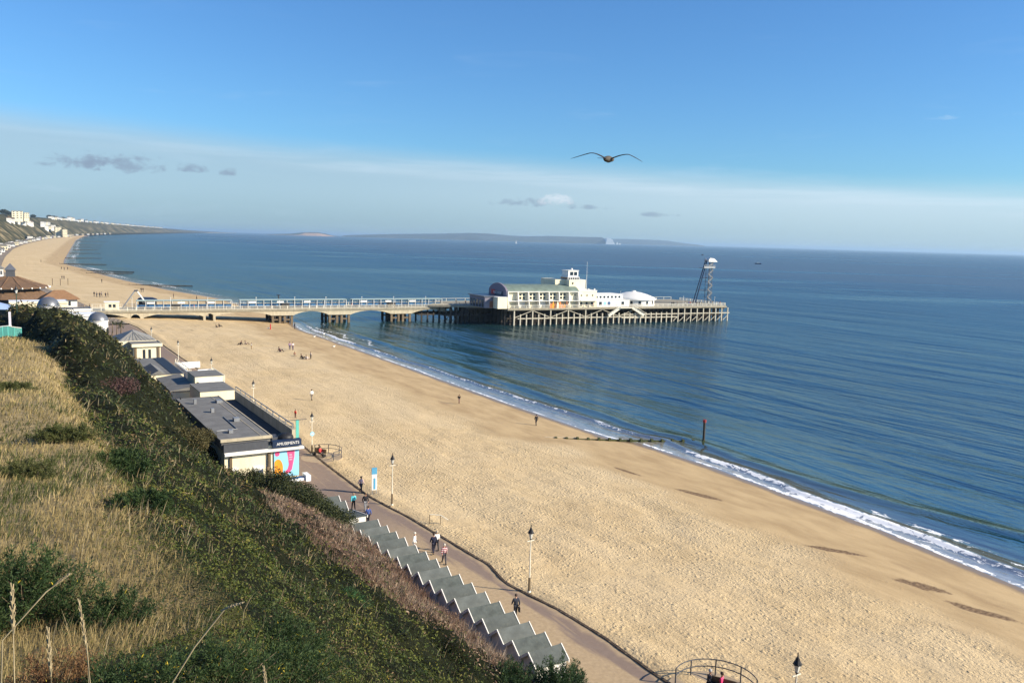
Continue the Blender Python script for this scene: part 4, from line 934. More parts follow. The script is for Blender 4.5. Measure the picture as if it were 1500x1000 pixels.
# billboard
bb = MB(); bb.box(5.15, 8.2, .12, .2, 1.0, 3.95); BB_ = bb.build('billboard', MT['skyblue'], am)
def disc(mm, cx, cz, rx, rz, y, n=24):
    mm.raw([(cx + rx * math.cos(2 * math.pi * k / n), y, cz + rz * math.sin(2 * math.pi * k / n)) for k in range(n)], [tuple(range(n))])
d_ = MB(); disc(d_, 5.62, 1.95, .62, 1.05, .10); 
for k in range(len(d_.v)): x, y, z = d_.v[k]; d_.v[k] = (max(x, 5.2), y, z)
d_.build('amber_shape', MT['amber'], BB_)
d_ = MB(); disc(d_, 5.55, 3.62, .28, .28, .10); d_.build('pink_disc', MT['pink'], BB_)
st = [(6.75, 3.78), (7.62, 3.78), (7.58, 3.1), (7.42, 2.3), (7.3, 1.75), (7.0, 1.45), (6.62, 1.3), (6.55, 1.62), (6.85, 1.85), (6.98, 2.3), (6.9, 3.1)]
def flat(name, pts, y, mm): q_ = MB(); q_.raw([(a, y, b) for a, b in pts], [tuple(range(len(pts)))]); return q_.build(name, mm, BB_)
cx_, cz_ = 7.12, 2.6
flat('pale_outline', [(cx_ + (a - cx_) * 1.22, cz_ + (b - cz_) * 1.06) for a, b in st], .108, MT['deeppink'])
flat('pink_shape', st, .098, MT['pink'])
d_ = MB()
for i, (w_, z_) in enumerate(((.34, 3.36), (.42, 3.1), (.36, 2.84))): d_.box(7.18 - w_ / 2, 7.18 + w_ / 2, .088, .094, z_ - .07, z_ + .07)
d_.build('text_band', MT['deeppink'], BB_)
m = MB(); m.box(5.1, 9.2, -.75, .1, .62, .78); m.bar((5.1, -.75, .66), (9.3, -.75, .78), .1, .3); m.box(8.7, 9.3, -1.0, .4, .5, 1.15); m.build('lower_canopy', MT['coolwhite'], am)
m = MB(); m.box(5.2, 8.9, -.7, -.1, .785, .93); m.build('blue_awning', MT['blue'], am)
m = MB(); m.bar((4.3, -.5, 2.5), (4.9, -.35, .1), .16, .5); m.build('leaning_board', MT['wood'], am)
d_ = MB(); d_.ball((6.9, 1.2, 5.05), 1.0, 14, 8, (1, .8, .55)); d_.build('roof_dome', MT['black'], am)
d_ = MB(); d_.box(5.2, 6.1, 1.0, 2.6, 4.63, 5.2); d_.build('roof_box', MT['darkgrey'], am)
t_ = sq_thing('menu_post', 'turquoise post with a thin dark cross bar rising beside the dark roof dome', 'post', 92.6, 28.9)
m = MB(); m.box(-.16, .16, -.1, .1, 0, 5.9); m.build('post', MT['turq'], t_)
m = MB(); m.box(-1.4, 1.1, -.03, .03, 5.9, 5.96); m.build('cross_bar', MT['darkgrey'], t_)

# ---- stepped cream blocks behind the hall
def block(name, label, s0, s1, q0, q1, h, roofm='greyroof', wallm='cream', ov=.12, rh=.18, slope=0):
    t_ = sq_thing(name, label, 'building', s0, q0)
    w, d = q1 - q0, s1 - s0
    m = MB(); m.box(0, w, 0, d, 0, h); m.build('wall', MT[wallm], t_)
    m = MB(); m.prism([(-ov, h), (w + ov, h), (w + ov, h + rh + slope), (-ov, h + rh)], 'y', -ov, d + ov); m.build('roof', MT[roofm], t_)
    return t_
b1 = block('beach_cafe', 'tall plain cream block with flat dark roof just beyond the long hall', 117, 124, 23.2, 27.8, 5.35, 'greyroof', rh=.07, ov=.04)
b2 = block('store_block', 'cream block with a sloping grey roof and white clerestory, behind the plain cream one', 127.5, 133, 24.6, 28.6, 5.7, 'greyroof', rh=.07, ov=.05)
m = MB(); m.box(.4, 3.9, -1.6, -.02, 3.9, 5.0); CS_ = m.build('clerestory', MT['white'], b2)
m = MB()
for k in range(6): m.box(.7 + .5 * k, .95 + .5 * k, -1.64, -1.6, 4.1, 4.6)
m.build('clerestory_window', MT['glass'], CS_)
b3 = block('yard_block', 'low cream block with grey lean-to roof in the yard next to the slope', 126, 138, 21.0, 24.2, 4.0, 'greyroof', slope=.5)
b4 = block('lean_to_store', 'small cream store with dark wall in front of the yard against the scrub', 116, 121, 19.8, 22.4, 3.6, 'darkfelt')
b5 = block('long_shelter', 'long low building with two grey roof strips and a black gutter between', 139.5, 158, 20.4, 25.2, 4.4, 'greyroof', rh=.08)
m = MB(); m.box(3.0, 4.7, -.1, 18.4, 4.49, 4.53); m.build('roof_gutter', MT['black'], b5)
m = MB(); m.prism([(0, 4.5), (2.2, 4.5), (1.1, 5.1)], 'y', -.1, 8); m.build('roof_ridge', MT['greyroof'], b5)
t_ = sq_thing('yard_wall', 'cream yard wall with red end sloping down beside the scrub', 'wall', 110, 19.0)
m = MB(); m.prism([(0, 0), (16, 0), (16, 4.2), (0, 3.2)], 'x', 0, .3); m.build('wall', MT['brick'], t_)
m = MB(); m.prism([(-.1, 3.2), (16, 4.2), (16, 4.4), (-.1, 3.4)], 'x', -.1, .4); m.build('coping', MT['cream'], t_)

# ---- hipped-roof pavilion (s 172-186)
hp = sq_thing('hipped_pavilion', 'cream seafront pavilion with a ribbed grey hipped roof and two slit windows', 'building', 173.5, 22.3)
m = MB(); m.box(0, 4.9, 0, 5, 0, 4.9); m.box(-1.6, 4.6, 5, 14, 0, 4.9); m.build('wall', MT['cream'], hp)
m = MB(); m.box(-.2, 5.1, -.3, 4.98, 4.9, 5.02); m.build('flat_roof', MT['greyroof'], hp)
m = MB(); m.box(-.3, 5.2, -.42, -.3, 4.55, 5.15); m.box(5.1, 5.2, -.3, 4.9, 4.55, 5.15); m.box(-2.0, 5.0, 5.0, 14.4, 4.9, 5.12); m.build('cornice', MT['cream'], hp)
HRM = mat('ribbed_grey_roof', (.26, .25, .22), .6, .12, 1.0)
m = MB(); m.raw([(-2.0, 5.0, 5.12), (5.0, 5.0, 5.12), (5.0, 14.4, 5.12), (-2.0, 14.4, 5.12), (1.0, 8.6, 6.75), (1.4, 10.8, 6.75)], [(0, 1, 4), (1, 2, 5, 4), (2, 3, 5), (3, 0, 4, 5)])
HR_ = m.build('hipped_roof', HRM, hp)
m = MB()
for k in range(9):
    f_ = (k + .5) / 9; x = -2.0 + 7 * f_; g_ = 1 - abs(2 * f_ - 1) * .96
    m.bar((x, 5.0, 5.16), (x + (1.1 - x) * g_, 5.0 + 3.6 * g_, 5.16 + 1.63 * g_), .07, .1)
m.build('roof_rib', MT['grey'], HR_)
for x in (1.7, 2.7):
    m = MB(); m.box(x, x + .45, -.05, -.01, 1.6, 4.0); m.build('window', MT['glass'], hp)
for x in (.2, 4.3): m = MB(); m.box(x, x + .4, -.18, -.01, 0, 4.5); m.build('pilaster', MT['wood'], hp)
t_ = sq_thing('terrace_wall', 'white terrace wall with railing on the beach side of the hipped pavilion', 'wall', 158, 29.6)
m = MB(); m.box(0, .4, 0, 15, 0, 1.3); m.box(0, 4.8, 15, 15.3, 0, 1.2); m.box(2.6, 5.4, 6, 6.3, -.4, 1.0); m.build('wall', MT['coolwhite'], t_)
m = MB(); rail_line(m, (.2, 0, 0), (.2, 15, 0), 1.3, 1.6, .7, 0); rail_line(m, (5.2, -4, 0), (5.2, 6, 0), .2, 1.2, 1.1, .4); m.build('railing', MT['rail'], t_)

# ---- domed kiosks and long white buildings by the pier approach
def drum(name, label, s, q, r, h, hd, z=3.0):
    t_ = sq_thing(name, label, 'building', s, q, z)
    m = MB(); m.lathe([(r, 0), (r, h)], 0, 0, 28, False); m.lathe([(r + .15, h - .25), (r + .2, h), (.1, h)], 0, 0, 28, False); m.build('wall', MT['white'], t_)
    m = MB(); m.lathe([(r + .12, h), (r + .1, h + .25), (r * .96, h + hd * .35), (r * .78, h + hd * .68), (r * .5, h + hd * .9), (r * .2, h + hd), (.01, h + hd)], 0, 0, 28); m.build('dome', MT['lead'], t_)
    m = MB(); m.box(-.45, .45, -.04, .04, 0, 1.4); m.build('window', MT['glass'], t_, (-.3 * r, -.955 * r, h * .45)); 
    m = MB(); m.box(-.5, .5, -.04, .04, 0, 1.8); m.build('door', MT['glass'], t_, (.9 * r, -.5 * r, .1), R(60))
    return t_
drum('domed_kiosk', 'round white kiosk with a shiny grey dome beside the pier arches', 239.0, 22.6, 2.3, 3.7, 2.1, 2.7)
drum('domed_kiosk', 'farther round white kiosk with a grey dome among the long white buildings', 283, 13.6, 2.9, 3.6, 2.7, 3.0)
def lb(name, label, s0, s1, q0, q1, z0, h, wm='white', rm='coolwhite'):
    t_ = sq_thing(name, label, 'building', s0, q0, z0); w, d = q1 - q0, s1 - s0
    m = MB(); m.box(0, w, 0, d, -2, h); m.build('wall', MT[wm], t_)
    m = MB(); m.box(-.2, w + .2, -.2, d + .2, h, h + .2); m.build('roof', MT[rm], t_)
    m = MB(); m.box(-.25, w + .25, -.25, -.2, h - .3, h + .35); m.box(w + .2, w + .25, -.25, d + .2, h - .3, h + .35); m.build('parapet', MT[wm], t_)
    return t_
A_ = lb('approach_arcade', 'long low white arcade between the two grey domes', 254, 262, 15.5, 24.0, 3, 3.3)
for k in range(3): m = MB(); m.box(6.2 + .75 * k, 6.7 + .75 * k, -.06, -.01, 1.2, 2.4); m.build('window', MT['glass'], A_)
lb('white_terrace', 'white flat-topped terrace behind the first domed kiosk', 268, 276, 14.8, 23.5, 3, 3.6, rm='greyroof')
B_ = lb('cream_hall', 'long cream hall wall below the brown roofed pavilion', 296, 306, 4.0, 19.5, 3, 3.6, 'cream')
lb('sea_terrace', 'pinkish terrace wall with visitors beside the beach', 292, 300, 20.5, 30.5, 3, 1.4, 'cream', 'stone')
# pavilion with two tiers of brown roof and a lantern
pv = sq_thing('brown_roof_pavilion', 'large round pavilion with two tiers of brown tiled roof and a dark lantern', 'building', 330, 5.0)
m = MB(); m.lathe([(11, 0), (11, 3.4)], 0, 0, 12, False, R(15)); m.build('wall', MT['glass'], pv)
m = MB(); m.lathe([(12.6, 2.9), (12.6, 3.2), (8.2, 5.7), (8.2, 6.2)], 0, 0, 12, False, R(15)); m.build('lower_roof', MT['tile'], pv)
m = MB(); m.lathe([(8.25, 5.9), (8.25, 6.5)], 0, 0, 12, False, R(15))
for k in range(24): a = 2 * math.pi * k / 24; m.ball((11.6 * math.cos(a), 11.6 * math.sin(a), 6.45), .3, 6, 4)
m.build('light_ring', MT['white'], pv)
m = MB(); m.lathe([(11.4, 6.3), (11.4, 6.7), (6.8, 8.0), (2.0, 9.9)], 0, 0, 12, False, R(15)); m.build('upper_roof', MT['tile'], pv)
m = MB(); m.lathe([(1.9, 9.6), (1.9, 12.1)], 0, 0, 4, False, R(45)); LN_ = m.build('lantern', MT['darkgrey'], pv)
m = MB(); m.lathe([(2.3, 12.1), (2.3, 12.35), (0.02, 14.4)], 0, 0, 4, False, R(45)); m.build('lantern_roof', MT['lead'], LN_)
m = MB()
for k in range(12):
    a = R(15) + 2 * math.pi * k / 12; m.bar((11.4 * math.cos(a), 11.4 * math.sin(a), 6.76), (2.0 * math.cos(a), 2.0 * math.sin(a), 9.96), .16, .08)
m.build('roof_hip', MT['orangetile'], pv)
wt = sq_thing('white_turret', 'white stepped turret with small grey cap behind the dark lantern', 'building', 395, 6.5)
wt.scale = (.55, .55, .55)
m = MB(); m.box(-3.5, 3.5, -3, 3, 0, 11); m.prism([(-2.2, 11), (3.2, 11), (-.2, 14.5), (-2.2, 14.5)], 'y', -2, 2); m.box(-2.2, -.2, -1.2, 1.2, 14.5, 18.5); m.build('wall', MT['white'], wt)
m = MB(); m.box(-2.4, 0, -1.4, 1.4, 18.5, 18.9); m.build('cap', MT['grey'], wt)
ob = sq_thing('orange_roof_cafe', 'small white cafe with an orange-brown hipped roof beside the beach', 'building', 318, 19.5)
m = MB(); m.box(-6, 4, -5, 4, 0, 3.2); m.build('wall', MT['white'], ob)
m = MB(); m.raw([(-7, -6, 3.2), (5, -6, 3.2), (5, 5, 3.2), (-7, 5, 3.2), (-2.4, -.5, 6.1), (.6, -.5, 6.1)], [(0, 1, 5, 4), (1, 2, 5), (2, 3, 4, 5), (3, 0, 4), (3, 2, 1, 0)]); m.build('roof', MT['orangetile'], ob)
for k in range(5): m = MB(); m.box(-4.6 + 1.5 * k, -3.9 + 1.5 * k, -5.06, -5.01, 1.2, 2.6); m.build('window', MT['glass'], ob)
bt = sq_thing('blue_canopy', 'pale blue tent canopy below the brown roofed pavilion', 'tent', 290, -1.5, 3)
m = MB(); m.raw([(-7, -5, 3.2), (8, -5, 2.4), (8, 5, 2.4), (-7, 5, 3.2), (-3, 0, 6.2)], [(0, 1, 4), (1, 2, 4), (2, 3, 4), (3, 0, 4)]); m.build('canopy', mat('blue_canvas', (0.28, 0.38, 0.58), .7, .08), bt)
m = MB()
for x, y, h in ((-7, -5, 3.2), (8, -5, 2.4), (8, 5, 2.4), (-7, 5, 3.2)): m.tube([(x, y, 0), (x, y, h)], .1, 6)
m.build('pole', MT['white'], bt)
for i, (s, q, h, c) in enumerate(((262, -2.8, 13.5, 'stone'), (258, -0.4, 11.0, 'white'))):
    t_ = sq_thing('flag_mast', ('tall tan mast at the left edge in front of the brown roof', 'white mast in front of the brown roof, beside the tall tan one')[i], 'mast', s, q, 4)
    m = MB(); m.tube([(0, 0, 0), (0, 0, h)], [.22, .16], 8); m.build('pole', MT[c], t_)
    m = MB(); m.ball((0, 0, h + .2), .3, 8, 5); m.build('cap', MT['white'], t_)

# ---- old-style lamp posts
LG = 'old-style lamp posts along the promenade'
def lamp(s, q, label, first=[None], base=3.0, green=False):
    if first[0] is None or green:
        t_ = sq_thing('lamp_post', label, 'street lamp', s, q, base, None if green else LG)
        pm = MT['green'] if green else MT['rail']
        m = MB(); m.tube([(0, 0, 0), (0, 0, .12), (0, 0, .12), (0, 0, 1.1), (0, 0, 1.25), (0, 0, 4.3)], [.14, .14, .085, .08, .055, .042], 8); m.build('post', pm, t_)
        m = MB(); m.box(-.32, .32, -.03, .03, 4.1, 4.15); m.build('ladder_bar', pm, t_)
        m = MB(); m.lathe([(.09, 4.3), (.20, 4.75)], 0, 0, 6, False); m.build('lamp_shade', MT['lampglass'], t_)
        m = MB(); m.lathe([(.08, 4.22), (.11, 4.3)], 0, 0, 6, False); m.lathe([(.25, 4.74), (.24, 4.79), (.13, 4.98), (.09, 5.10), (.035, 5.2), (.03, 5.4), (.001, 5.42)], 0, 0, 8, False); m.build('lamp_cap', MT['black'], t_)
        m = MB(); m.lathe([(.09, .02), (.10, .1), (.095, 1.1), (.07, 1.2)], 0, 0, 8, False); m.build('base_sleeve', MT['wood'], t_)
        if not green: first[0] = t_
        return t_
    t_ = copy_tree(first[0]); t_.location = W(s, q, base); t_['label'] = label; return t_
for s, q, lb_ in ((51.85, 34.35, 'cream lamp post on the sand edge, the nearest whole one, beside the lone walker'), (76.2, 33.5, 'cream lamp post just to the right of the blue and white totem sign'),
                  (98.9, 32.7, 'cream lamp post with a round blue sign near the occupied bench'), (124.3, 32.2, 'cream lamp post behind the railing of the long grey roof'),
                  (149.5, 31.6, 'cream lamp post behind the stepped cream blocks'), (176.2, 30.9, 'cream lamp post beside the white terrace wall of the hipped pavilion'),
                  (201.9, 29.8, 'farthest cream lamp post, beyond the hipped grey roof'), (28.1, 36.1, 'lamp post whose black head alone rises into the bottom edge by the curved railing')):
    L_ = lamp(s, q, lb_)
    if abs(s - 98.9) < .1:
        m = MB(); m.lathe([(.001, -.03), (.27, -.03), (.27, .03), (.001, .03)], 0, 0, 16, False); o_ = m.build('round_sign', MT['skyblue'], L_, (0, -.12, 2.6)); o_.rotation_euler = (R(90), 0, 0)
        m = MB(); m.box(-.14, .14, -.17, -.155, 2.53, 2.67); m.build('sign_symbol', MT['white'], L_)
lamp(133, 2.6, 'dark green lamp post on the cliff path behind the turquoise fence', base=16.3, green=True).scale = (1.05, 1.05, 1.05)

# ---- totem sign
TB = mat('totem_blue', (.10, .36, .58), .5, .05)
t_ = sq_thing('totem_sign', 'narrow white sign board with a blue top standing at the sand edge', 'sign', 80.4, 33.3, rz=R(-8))
m = MB(); m.box(-.28, .28, -.06, .06, .45, 2.15); m.build('board', MT['white'], t_)
m = MB(); m.box(-.28, .28, -.065, .065, 2.15, 2.85); m.build('blue_panel', TB, t_)
m = MB(); m.box(-.1, .12, -.075, -.066, .55, 1.75); m.build('blue_lettering', TB, t_)
m = MB(); m.box(-.26, -.18, -.03, .03, 0, .45); m.box(.18, .26, -.03, .03, 0, .45); m.build('leg', MT['grey'], t_)

# ---- curved railings of the lamp bays, bench, handrails
def curved_rail(name, label, ctr, r, a0, a1, n, h=1.05):
    t_ = sq_thing(name, label, 'railing', ctr[0], ctr[1]); m = MB(); pts = [(r * math.cos(R(a0 + (a1 - a0) * i / n)), r * math.sin(R(a0 + (a1 - a0) * i / n)), 0) for i in range(n + 1)]
    for z in (h, h * .55): m.tube([(x, y, z) for x, y, _ in pts], .035, 6)
    m.build('rail', MT['darkgrey'], t_)
    for i, p in enumerate(pts):
        if i % 3 == 0: m = MB(); m.tube([p, (p[0], p[1], h)], .045, 6); m.build('upright', MT['darkgrey'], t_)
curved_rail('bay_railing', 'curved dark railing round the bay with the occupied bench', (97.0, 33.4), 2.3, 95, -75, 12)
curved_rail('bay_railing', 'curved dark railing at the bottom edge near the person in pink', (33.9, 36.2), 2.5, 120, -30, 12)
curved_rail('bay_railing', 'short curved railing behind the hall by the turquoise post', (112.0, 31.8), 2.6, 110, -70, 9)
# sand bays under them
for s, q, r in ((97.0, 33.3, 2.5), (34.2, 36.1, 2.7), (112, 31.8, 2.8)):
    m = MB(); m.lathe([(r, 1.5), (r, 3.008), (.01, 3.008)], 0, 0, 28, False); tag(m.build('bay_paving', mat('bay_slab', (0.38, 0.29, 0.19), .9, .15), None, W(s, q, 0.0)), kind='structure')
t_ = sq_thing('handrail', 'small lone handrail half buried in the sand beside the promenade', 'handrail', 69.6, 34.5)
m = MB(); m.tube([(0, 0, -.3), (0, 0, .85)], .045, 6); m.build('upright', MT['wood'], t_)
m = MB(); m.tube([(0, 0, .85), (.9, -.5, .8), (1.5, -.9, .35)], .04, 6); m.build('rail', MT['rail'], t_)
m = MB(); m.tube([(.9, -.5, .8), (.9, -.5, -.3)], .035, 6); m.build('brace', MT['wood'], t_)
t_ = sq_thing('bench', 'dark promenade bench in the railed bay, two people sitting on it', 'bench', 97.6, 33.2, rz=R(-60))
m = MB(); m.box(-.9, .9, -.22, .22, .40, .46); m.build('seat', MT['wood'], t_); m = MB(); m.box(-.9, .9, .22, .27, .46, .92); m.build('backrest', MT['wood'], t_)
for x in (-.8, .74): m = MB(); m.box(x, x + .06, -.2, .25, 0, .40); m.build('leg', MT['black'], t_)
t_ = sq_thing('bench', 'promenade bench in the bottom-edge bay under the person in pink', 'bench', 33.9, 36.6, rz=R(-60))
m = MB(); m.box(-.9, .9, -.22, .22, .40, .46); m.build('seat', MT['wood'], t_); m = MB(); m.box(-.9, .9, .22, .27, .46, .92); m.build('backrest', MT['wood'], t_)
for x in (-.8, .74): m = MB(); m.box(x, x + .06, -.2, .25, 0, .40); m.build('leg', MT['black'], t_)

# ---- groynes
def groyne(name, label, a, b, za, zb, n, dark='greenwood', post=None, group='timber groynes running into the sea'):
    A = W(*a, 0); B = W(*b, 0); t_ = thing(name, label, 'groyne', A, 0, group); d = B - A; L = d.length; t_.rotation_euler = (0, 0, math.atan2(d.y, d.x))
    m = MB(); m.prism([(0, za), (L, zb), (L, -3), (0, -1)], 'y', -.12, .12)
    m.build('planking', MT[dark], t_); m = MB()
    for i in range(n + 1):
        x = L * i / n; z = za + (zb - za) * i / n + .16 + .12 * rnd.random(); m.box(x - .16, x + .16, -.3, .3, -2, z)
    m.build('pile', MT[dark], t_)
    if post:
        m = MB(); m.tube([(L, 0, -3), (L, 0, post)], .2, 8); m.build('marker_post', MT['darkwood'], t_)
        m = MB(); m.tube([(L, 0, post), (L, 0, post + .42)], .27, 10); m.build('marker_can', mat('dull_red', (.30, .035, .03), .6, .2), t_)
    return t_
groyne('groyne', 'nearest timber groyne ending in a tall post with a red top', (101.2, 71.0), (91.9, 92.2), .62, .05, 14, post=3.0)
m = MB(); m.prism([(0, .95), (11.5, .62), (11.5, -1), (0, -1)], 'y', -.18, .18); A_, B_ = W(104.6, 63.5, 0), W(101, 72.6, 0)
t_ = m.build('sand_capped_beam', mat('bleached_beam', (.55, .44, .28), .9, .1), None, A_, math.atan2((B_ - A_).y, (B_ - A_).x)); tag(t_, 'pale half-buried beam in the sand leading to the nearest groyne', 'beam')
for i, (a, b, w) in enumerate((((487, 58), (480, 92), 'second nearest'), ((614, 52), (618, 80), 'third nearest'), ((655, 44), (640, 84), 'fourth nearest'), ((770, 46), (768, 80), 'fifth nearest'), ((917, 60), (926, 92), 'sixth'), ((1088, 76), (1099, 108), 'seventh'), ((1256, 92), (1266, 122), 'eighth'), ((1420, 104), (1440, 142), 'ninth'), ((1596, 124), (1622, 165), 'tenth'), ((2000, 150), (2050, 215), 'eleventh'), ((2655, 210), (3000, 420), 'farthest visible'))):
    g_ = groyne('groyne', 'dark timber groyne beyond the pier, %s along the beach' % w, a, b, 0.75, .3, 10, 'darkwood')
    if i > 3: g_.scale = (1, 2.0, .8)
m = MB(); m.tube([(0, 0, -2), (0, 0, 4.2)], .2, 8); t_ = thing('marker_post', 'thin sea marker post with a cross top seen above the pier neck', 'post', W(352, 102, 0)); m.build('post', MT['darkwood'], t_)
m = MB(); m.box(-.7, .7, -.1, .1, 3.9, 4.2); m.build('top_mark', MT['darkwood'], t_)

# ================================================================ PEOPLE
SK = {}
def skel(pose):
    """joint table (x side, y forward, z up) for a 1.72 m figure"""
    J = dict(pelvis=(0, 0, .92), waist=(0, .01, 1.06), chest=(0, .02, 1.28), neck=(0, .02, 1.47), head=(0, .05, 1.60), crown=(0, .04, 1.70))
    def arm(s, el, ha): J['sh' + s] = ((.19 if s == 'R' else -.19), .01, 1.40); J['el' + s] = el; J['ha' + s] = ha
    def leg(s, kn, an, toe): J['hip' + s] = ((.09 if s == 'R' else -.09), 0, .90); J['kn' + s] = kn; J['an' + s] = an; J['toe' + s] = toe
    if pose in ('walk', 'walk2'):
        k = 1 if pose == 'walk' else -1
        leg('R', (.09, .16 * k + .04, .49), (.09, .24 * k, .09), (.10, .24 * k + .15, .05)); leg('L', (-.09, -.06 * k + .05, .49), (-.09, -.30 * k, .13), (-.10, -.30 * k + .14, .05))
        arm('R', (.25, -.10 * k, 1.13), (.25, -.06 * k + .08, .90)); arm('L', (-.25, .06 * k, 1.13), (-.25, .22 * k, .93))
    elif pose == 'run':
        leg('R', (.09, .34, .62), (.09, .12, .36), (.09, .20, .26)); leg('L', (-.09, -.05, .50), (-.09, -.34, .22), (-.09, -.26, .10))
        arm('R', (.24, -.18, 1.18), (.22, .08, 1.12)); arm('L', (-.24, .10, 1.16), (-.2, .30, 1.28))
    elif pose == 'stand':
        leg('R', (.10, .02, .49), (.11, 0, .08), (.12, .14, .04)); leg('L', (-.10, .02, .49), (-.11, 0, .08), (-.13, .14, .04))
        arm('R', (.25, -.02, 1.13), (.25, .08, .90)); arm('L', (-.25, -.02, 1.13), (-.22, .14, .95))
    elif pose == 'sit':      # on a bench
        for k_ in list(J): x, y, z = J[k_]; J[k_] = (x, y, z - .40)
        arm('R', (.25, .05, .75), (.16, .28, .58)); arm('L', (-.25, .05, .75), (-.14, .28, .58)); J['shR'] = (.19, .01, 1.0); J['shL'] = (-.19, .01, 1.0)
        leg('R', (.11, .42, .50), (.11, .46, .09), (.12, .60, .05)); leg('L', (-.11, .42, .50), (-.12, .40, .09), (-.13, .54, .05)); J['hipR'] = (.09, .02, .50); J['hipL'] = (-.09, .02, .50)
    else:                    # sitting on the sand, knees up
        for k_ in list(J): x, y, z = J[k_]; J[k_] = (x, y - (z - .92) * .35, .14 + (z - .92) * .93)
        leg('R', (.12, .36, .42), (.12, .62, .08), (.13, .74, .05)); leg('L', (-.12, .40, .36), (-.12, .70, .08), (-.13, .82, .05)); J['hipR'] = (.09, .02, .14); J['hipL'] = (-.09, .02, .14)
        arm('R', (.26, -.12, .36), (.2, .18, .32)); arm('L', (-.26, -.22, .34), (-.28, -.30, .08)); J['shR'] = (.19, -.16, .58); J['shL'] = (-.19, -.16, .58)
    return J
def skin_mesh(name, J, edges, rad, root):
    keys = []; 
    for a, b in edges:
        for k in (a, b):
            if k not in keys: keys.append(k)
    me = bpy.data.meshes.new(name); me.from_pydata([J[k] for k in keys], [(keys.index(a), keys.index(b)) for a, b in edges], [])
    o = bpy.data.objects.new(name + '_src', me); COL.objects.link(o)
    md = o.modifiers.new('skin', 'SKIN'); o.modifiers.new('sub', 'SUBSURF').levels = 1; o.modifiers['sub'].render_levels = 1
    if not me.skin_vertices: raise RuntimeError('no skin layer')
    for i, k in enumerate(keys):
        r = rad.get(k, rad.get(k[:-1], .06)); me.skin_vertices[0].data[i].radius = (r, r) if not isinstance(r, tuple) else r
        me.skin_vertices[0].data[i].use_root = (k == root)
    md.use_smooth_shade = True
    dg = bpy.context.evaluated_depsgraph_get(); out = bpy.data.meshes.new_from_object(o.evaluated_get(dg)); out.name = name
    bpy.data.objects.remove(o); return out
RB = dict(pelvis=(.14, .10), waist=(.12, .09), chest=(.15, .10), neck=.055, head=.092, crown=.07, sh=.06, el=.042, ha=.033, hip=.085, kn=.058, an=.038, toe=.035, fi=.012)
def body_set(pose):
    if pose in SK: return SK[pose]
    J = skel(pose); E = [('pelvis', 'waist'), ('waist', 'chest'), ('chest', 'neck'), ('neck', 'head'), ('head', 'crown')]; ar = []; lg = []
    for s in 'RL':
        ar += [('chest', 'sh' + s), ('sh' + s, 'el' + s), ('el' + s, 'ha' + s)]; lg += [('pelvis', 'hip' + s), ('hip' + s, 'kn' + s), ('kn' + s, 'an' + s), ('an' + s, 'toe' + s)]
        h = Vector(J['ha' + s]); d = (h - Vector(J['el' + s])).normalized()
        for k in range(5):   # four fingers and a thumb
            off = Vector((.0, (-.03 + .018 * k), 0)) if k < 4 else Vector((-.04 if s == 'R' else .04, .03, .03)); kk = 'fi%d%s' % (k, s)
            J[kk] = tuple(h + d * (.10 - .01 * abs(k - 1.5) if k < 4 else .04) + off); ar.append(('ha' + s, kk))
    rb = dict(RB)
    for s in 'RL':
        for k in range(5): rb['fi%d%s' % (k, s)] = .010
    body = skin_mesh('body', J, E + ar + lg, rb, 'pelvis')
    rj = dict(RB); rj.update(pelvis=(.165, .125), waist=(.155, .12), chest=(.185, .13), sh=.08, el=.062, ha=.05); J2 = dict(J)
    for s in 'RL': a_, b_ = Vector(J['el' + s]), Vector(J['ha' + s]); J2['ha' + s] = tuple(a_ + (b_ - a_) * .88)
    nk = Vector(J['chest']) + (Vector(J['neck']) - Vector(J['chest'])) * .8; J2['neck'] = tuple(nk); rj['neck'] = .075
    top = skin_mesh('top', J2, [e for e in E[:3]] + [e for e in ar if not e[1].startswith('fi')], rj, 'pelvis')
    rt = dict(RB); rt.update(pelvis=(.15, .115), hip=.10, kn=.075, an=.058); legs = skin_mesh('trousers', J, [e for e in lg if not e[1].startswith('toe')], rt, 'pelvis')
    shoes = MB()
    for s in 'RL':
        a_, b_ = Vector(J['an' + s]), Vector(J['toe' + s]); shoes.tube([a_ + Vector((0, -.05, -.03)), b_ + Vector((0, .04, 0))], [.055, .045], 8)
    sh = shoes.build('shoes', MT['black']); shm = sh.data; bpy.data.objects.remove(sh)
    c = Vector(J['head']) * .4 + Vector(J['crown']) * .6; hb = MB(); hb.ball(c + Vector((0, -.025, .02)), .115, 10, 7, (.9, 1.0, 1.0)); hh = hb.build('hair', MT['black']); hm = hh.data; bpy.data.objects.remove(hh)
    f_ = Vector(J['head']); fb = MB(); fb.ball(f_ + Vector((0, .095, .01)), .018, 6, 4, (.8, 1.2, 1.3)); fh = fb.build('nose', MT['black']); fm_ = fh.data; bpy.data.objects.remove(fh)
    eb = MB()
    for sx_ in (-.035, .035): eb.ball(f_ + Vector((sx_, .085, .035)), .012, 6, 4)
    eb.box(f_.x - .025, f_.x + .025, f_.y + .082, f_.y + .093, f_.z - .045, f_.z - .036); eh = eb.build('eyes_and_mouth', MT['black']); em = eh.data; bpy.data.objects.remove(eh)
    SK[pose] = (body, top, legs, shm, hm, fm_, em); return SK[pose]
_cm = {}
def cmat(c):
    if c not in _cm: _cm[c] = mat('cloth', c, .85, .12, 6)
    return _cm[c]
SKIN = (.50, .30, .20)
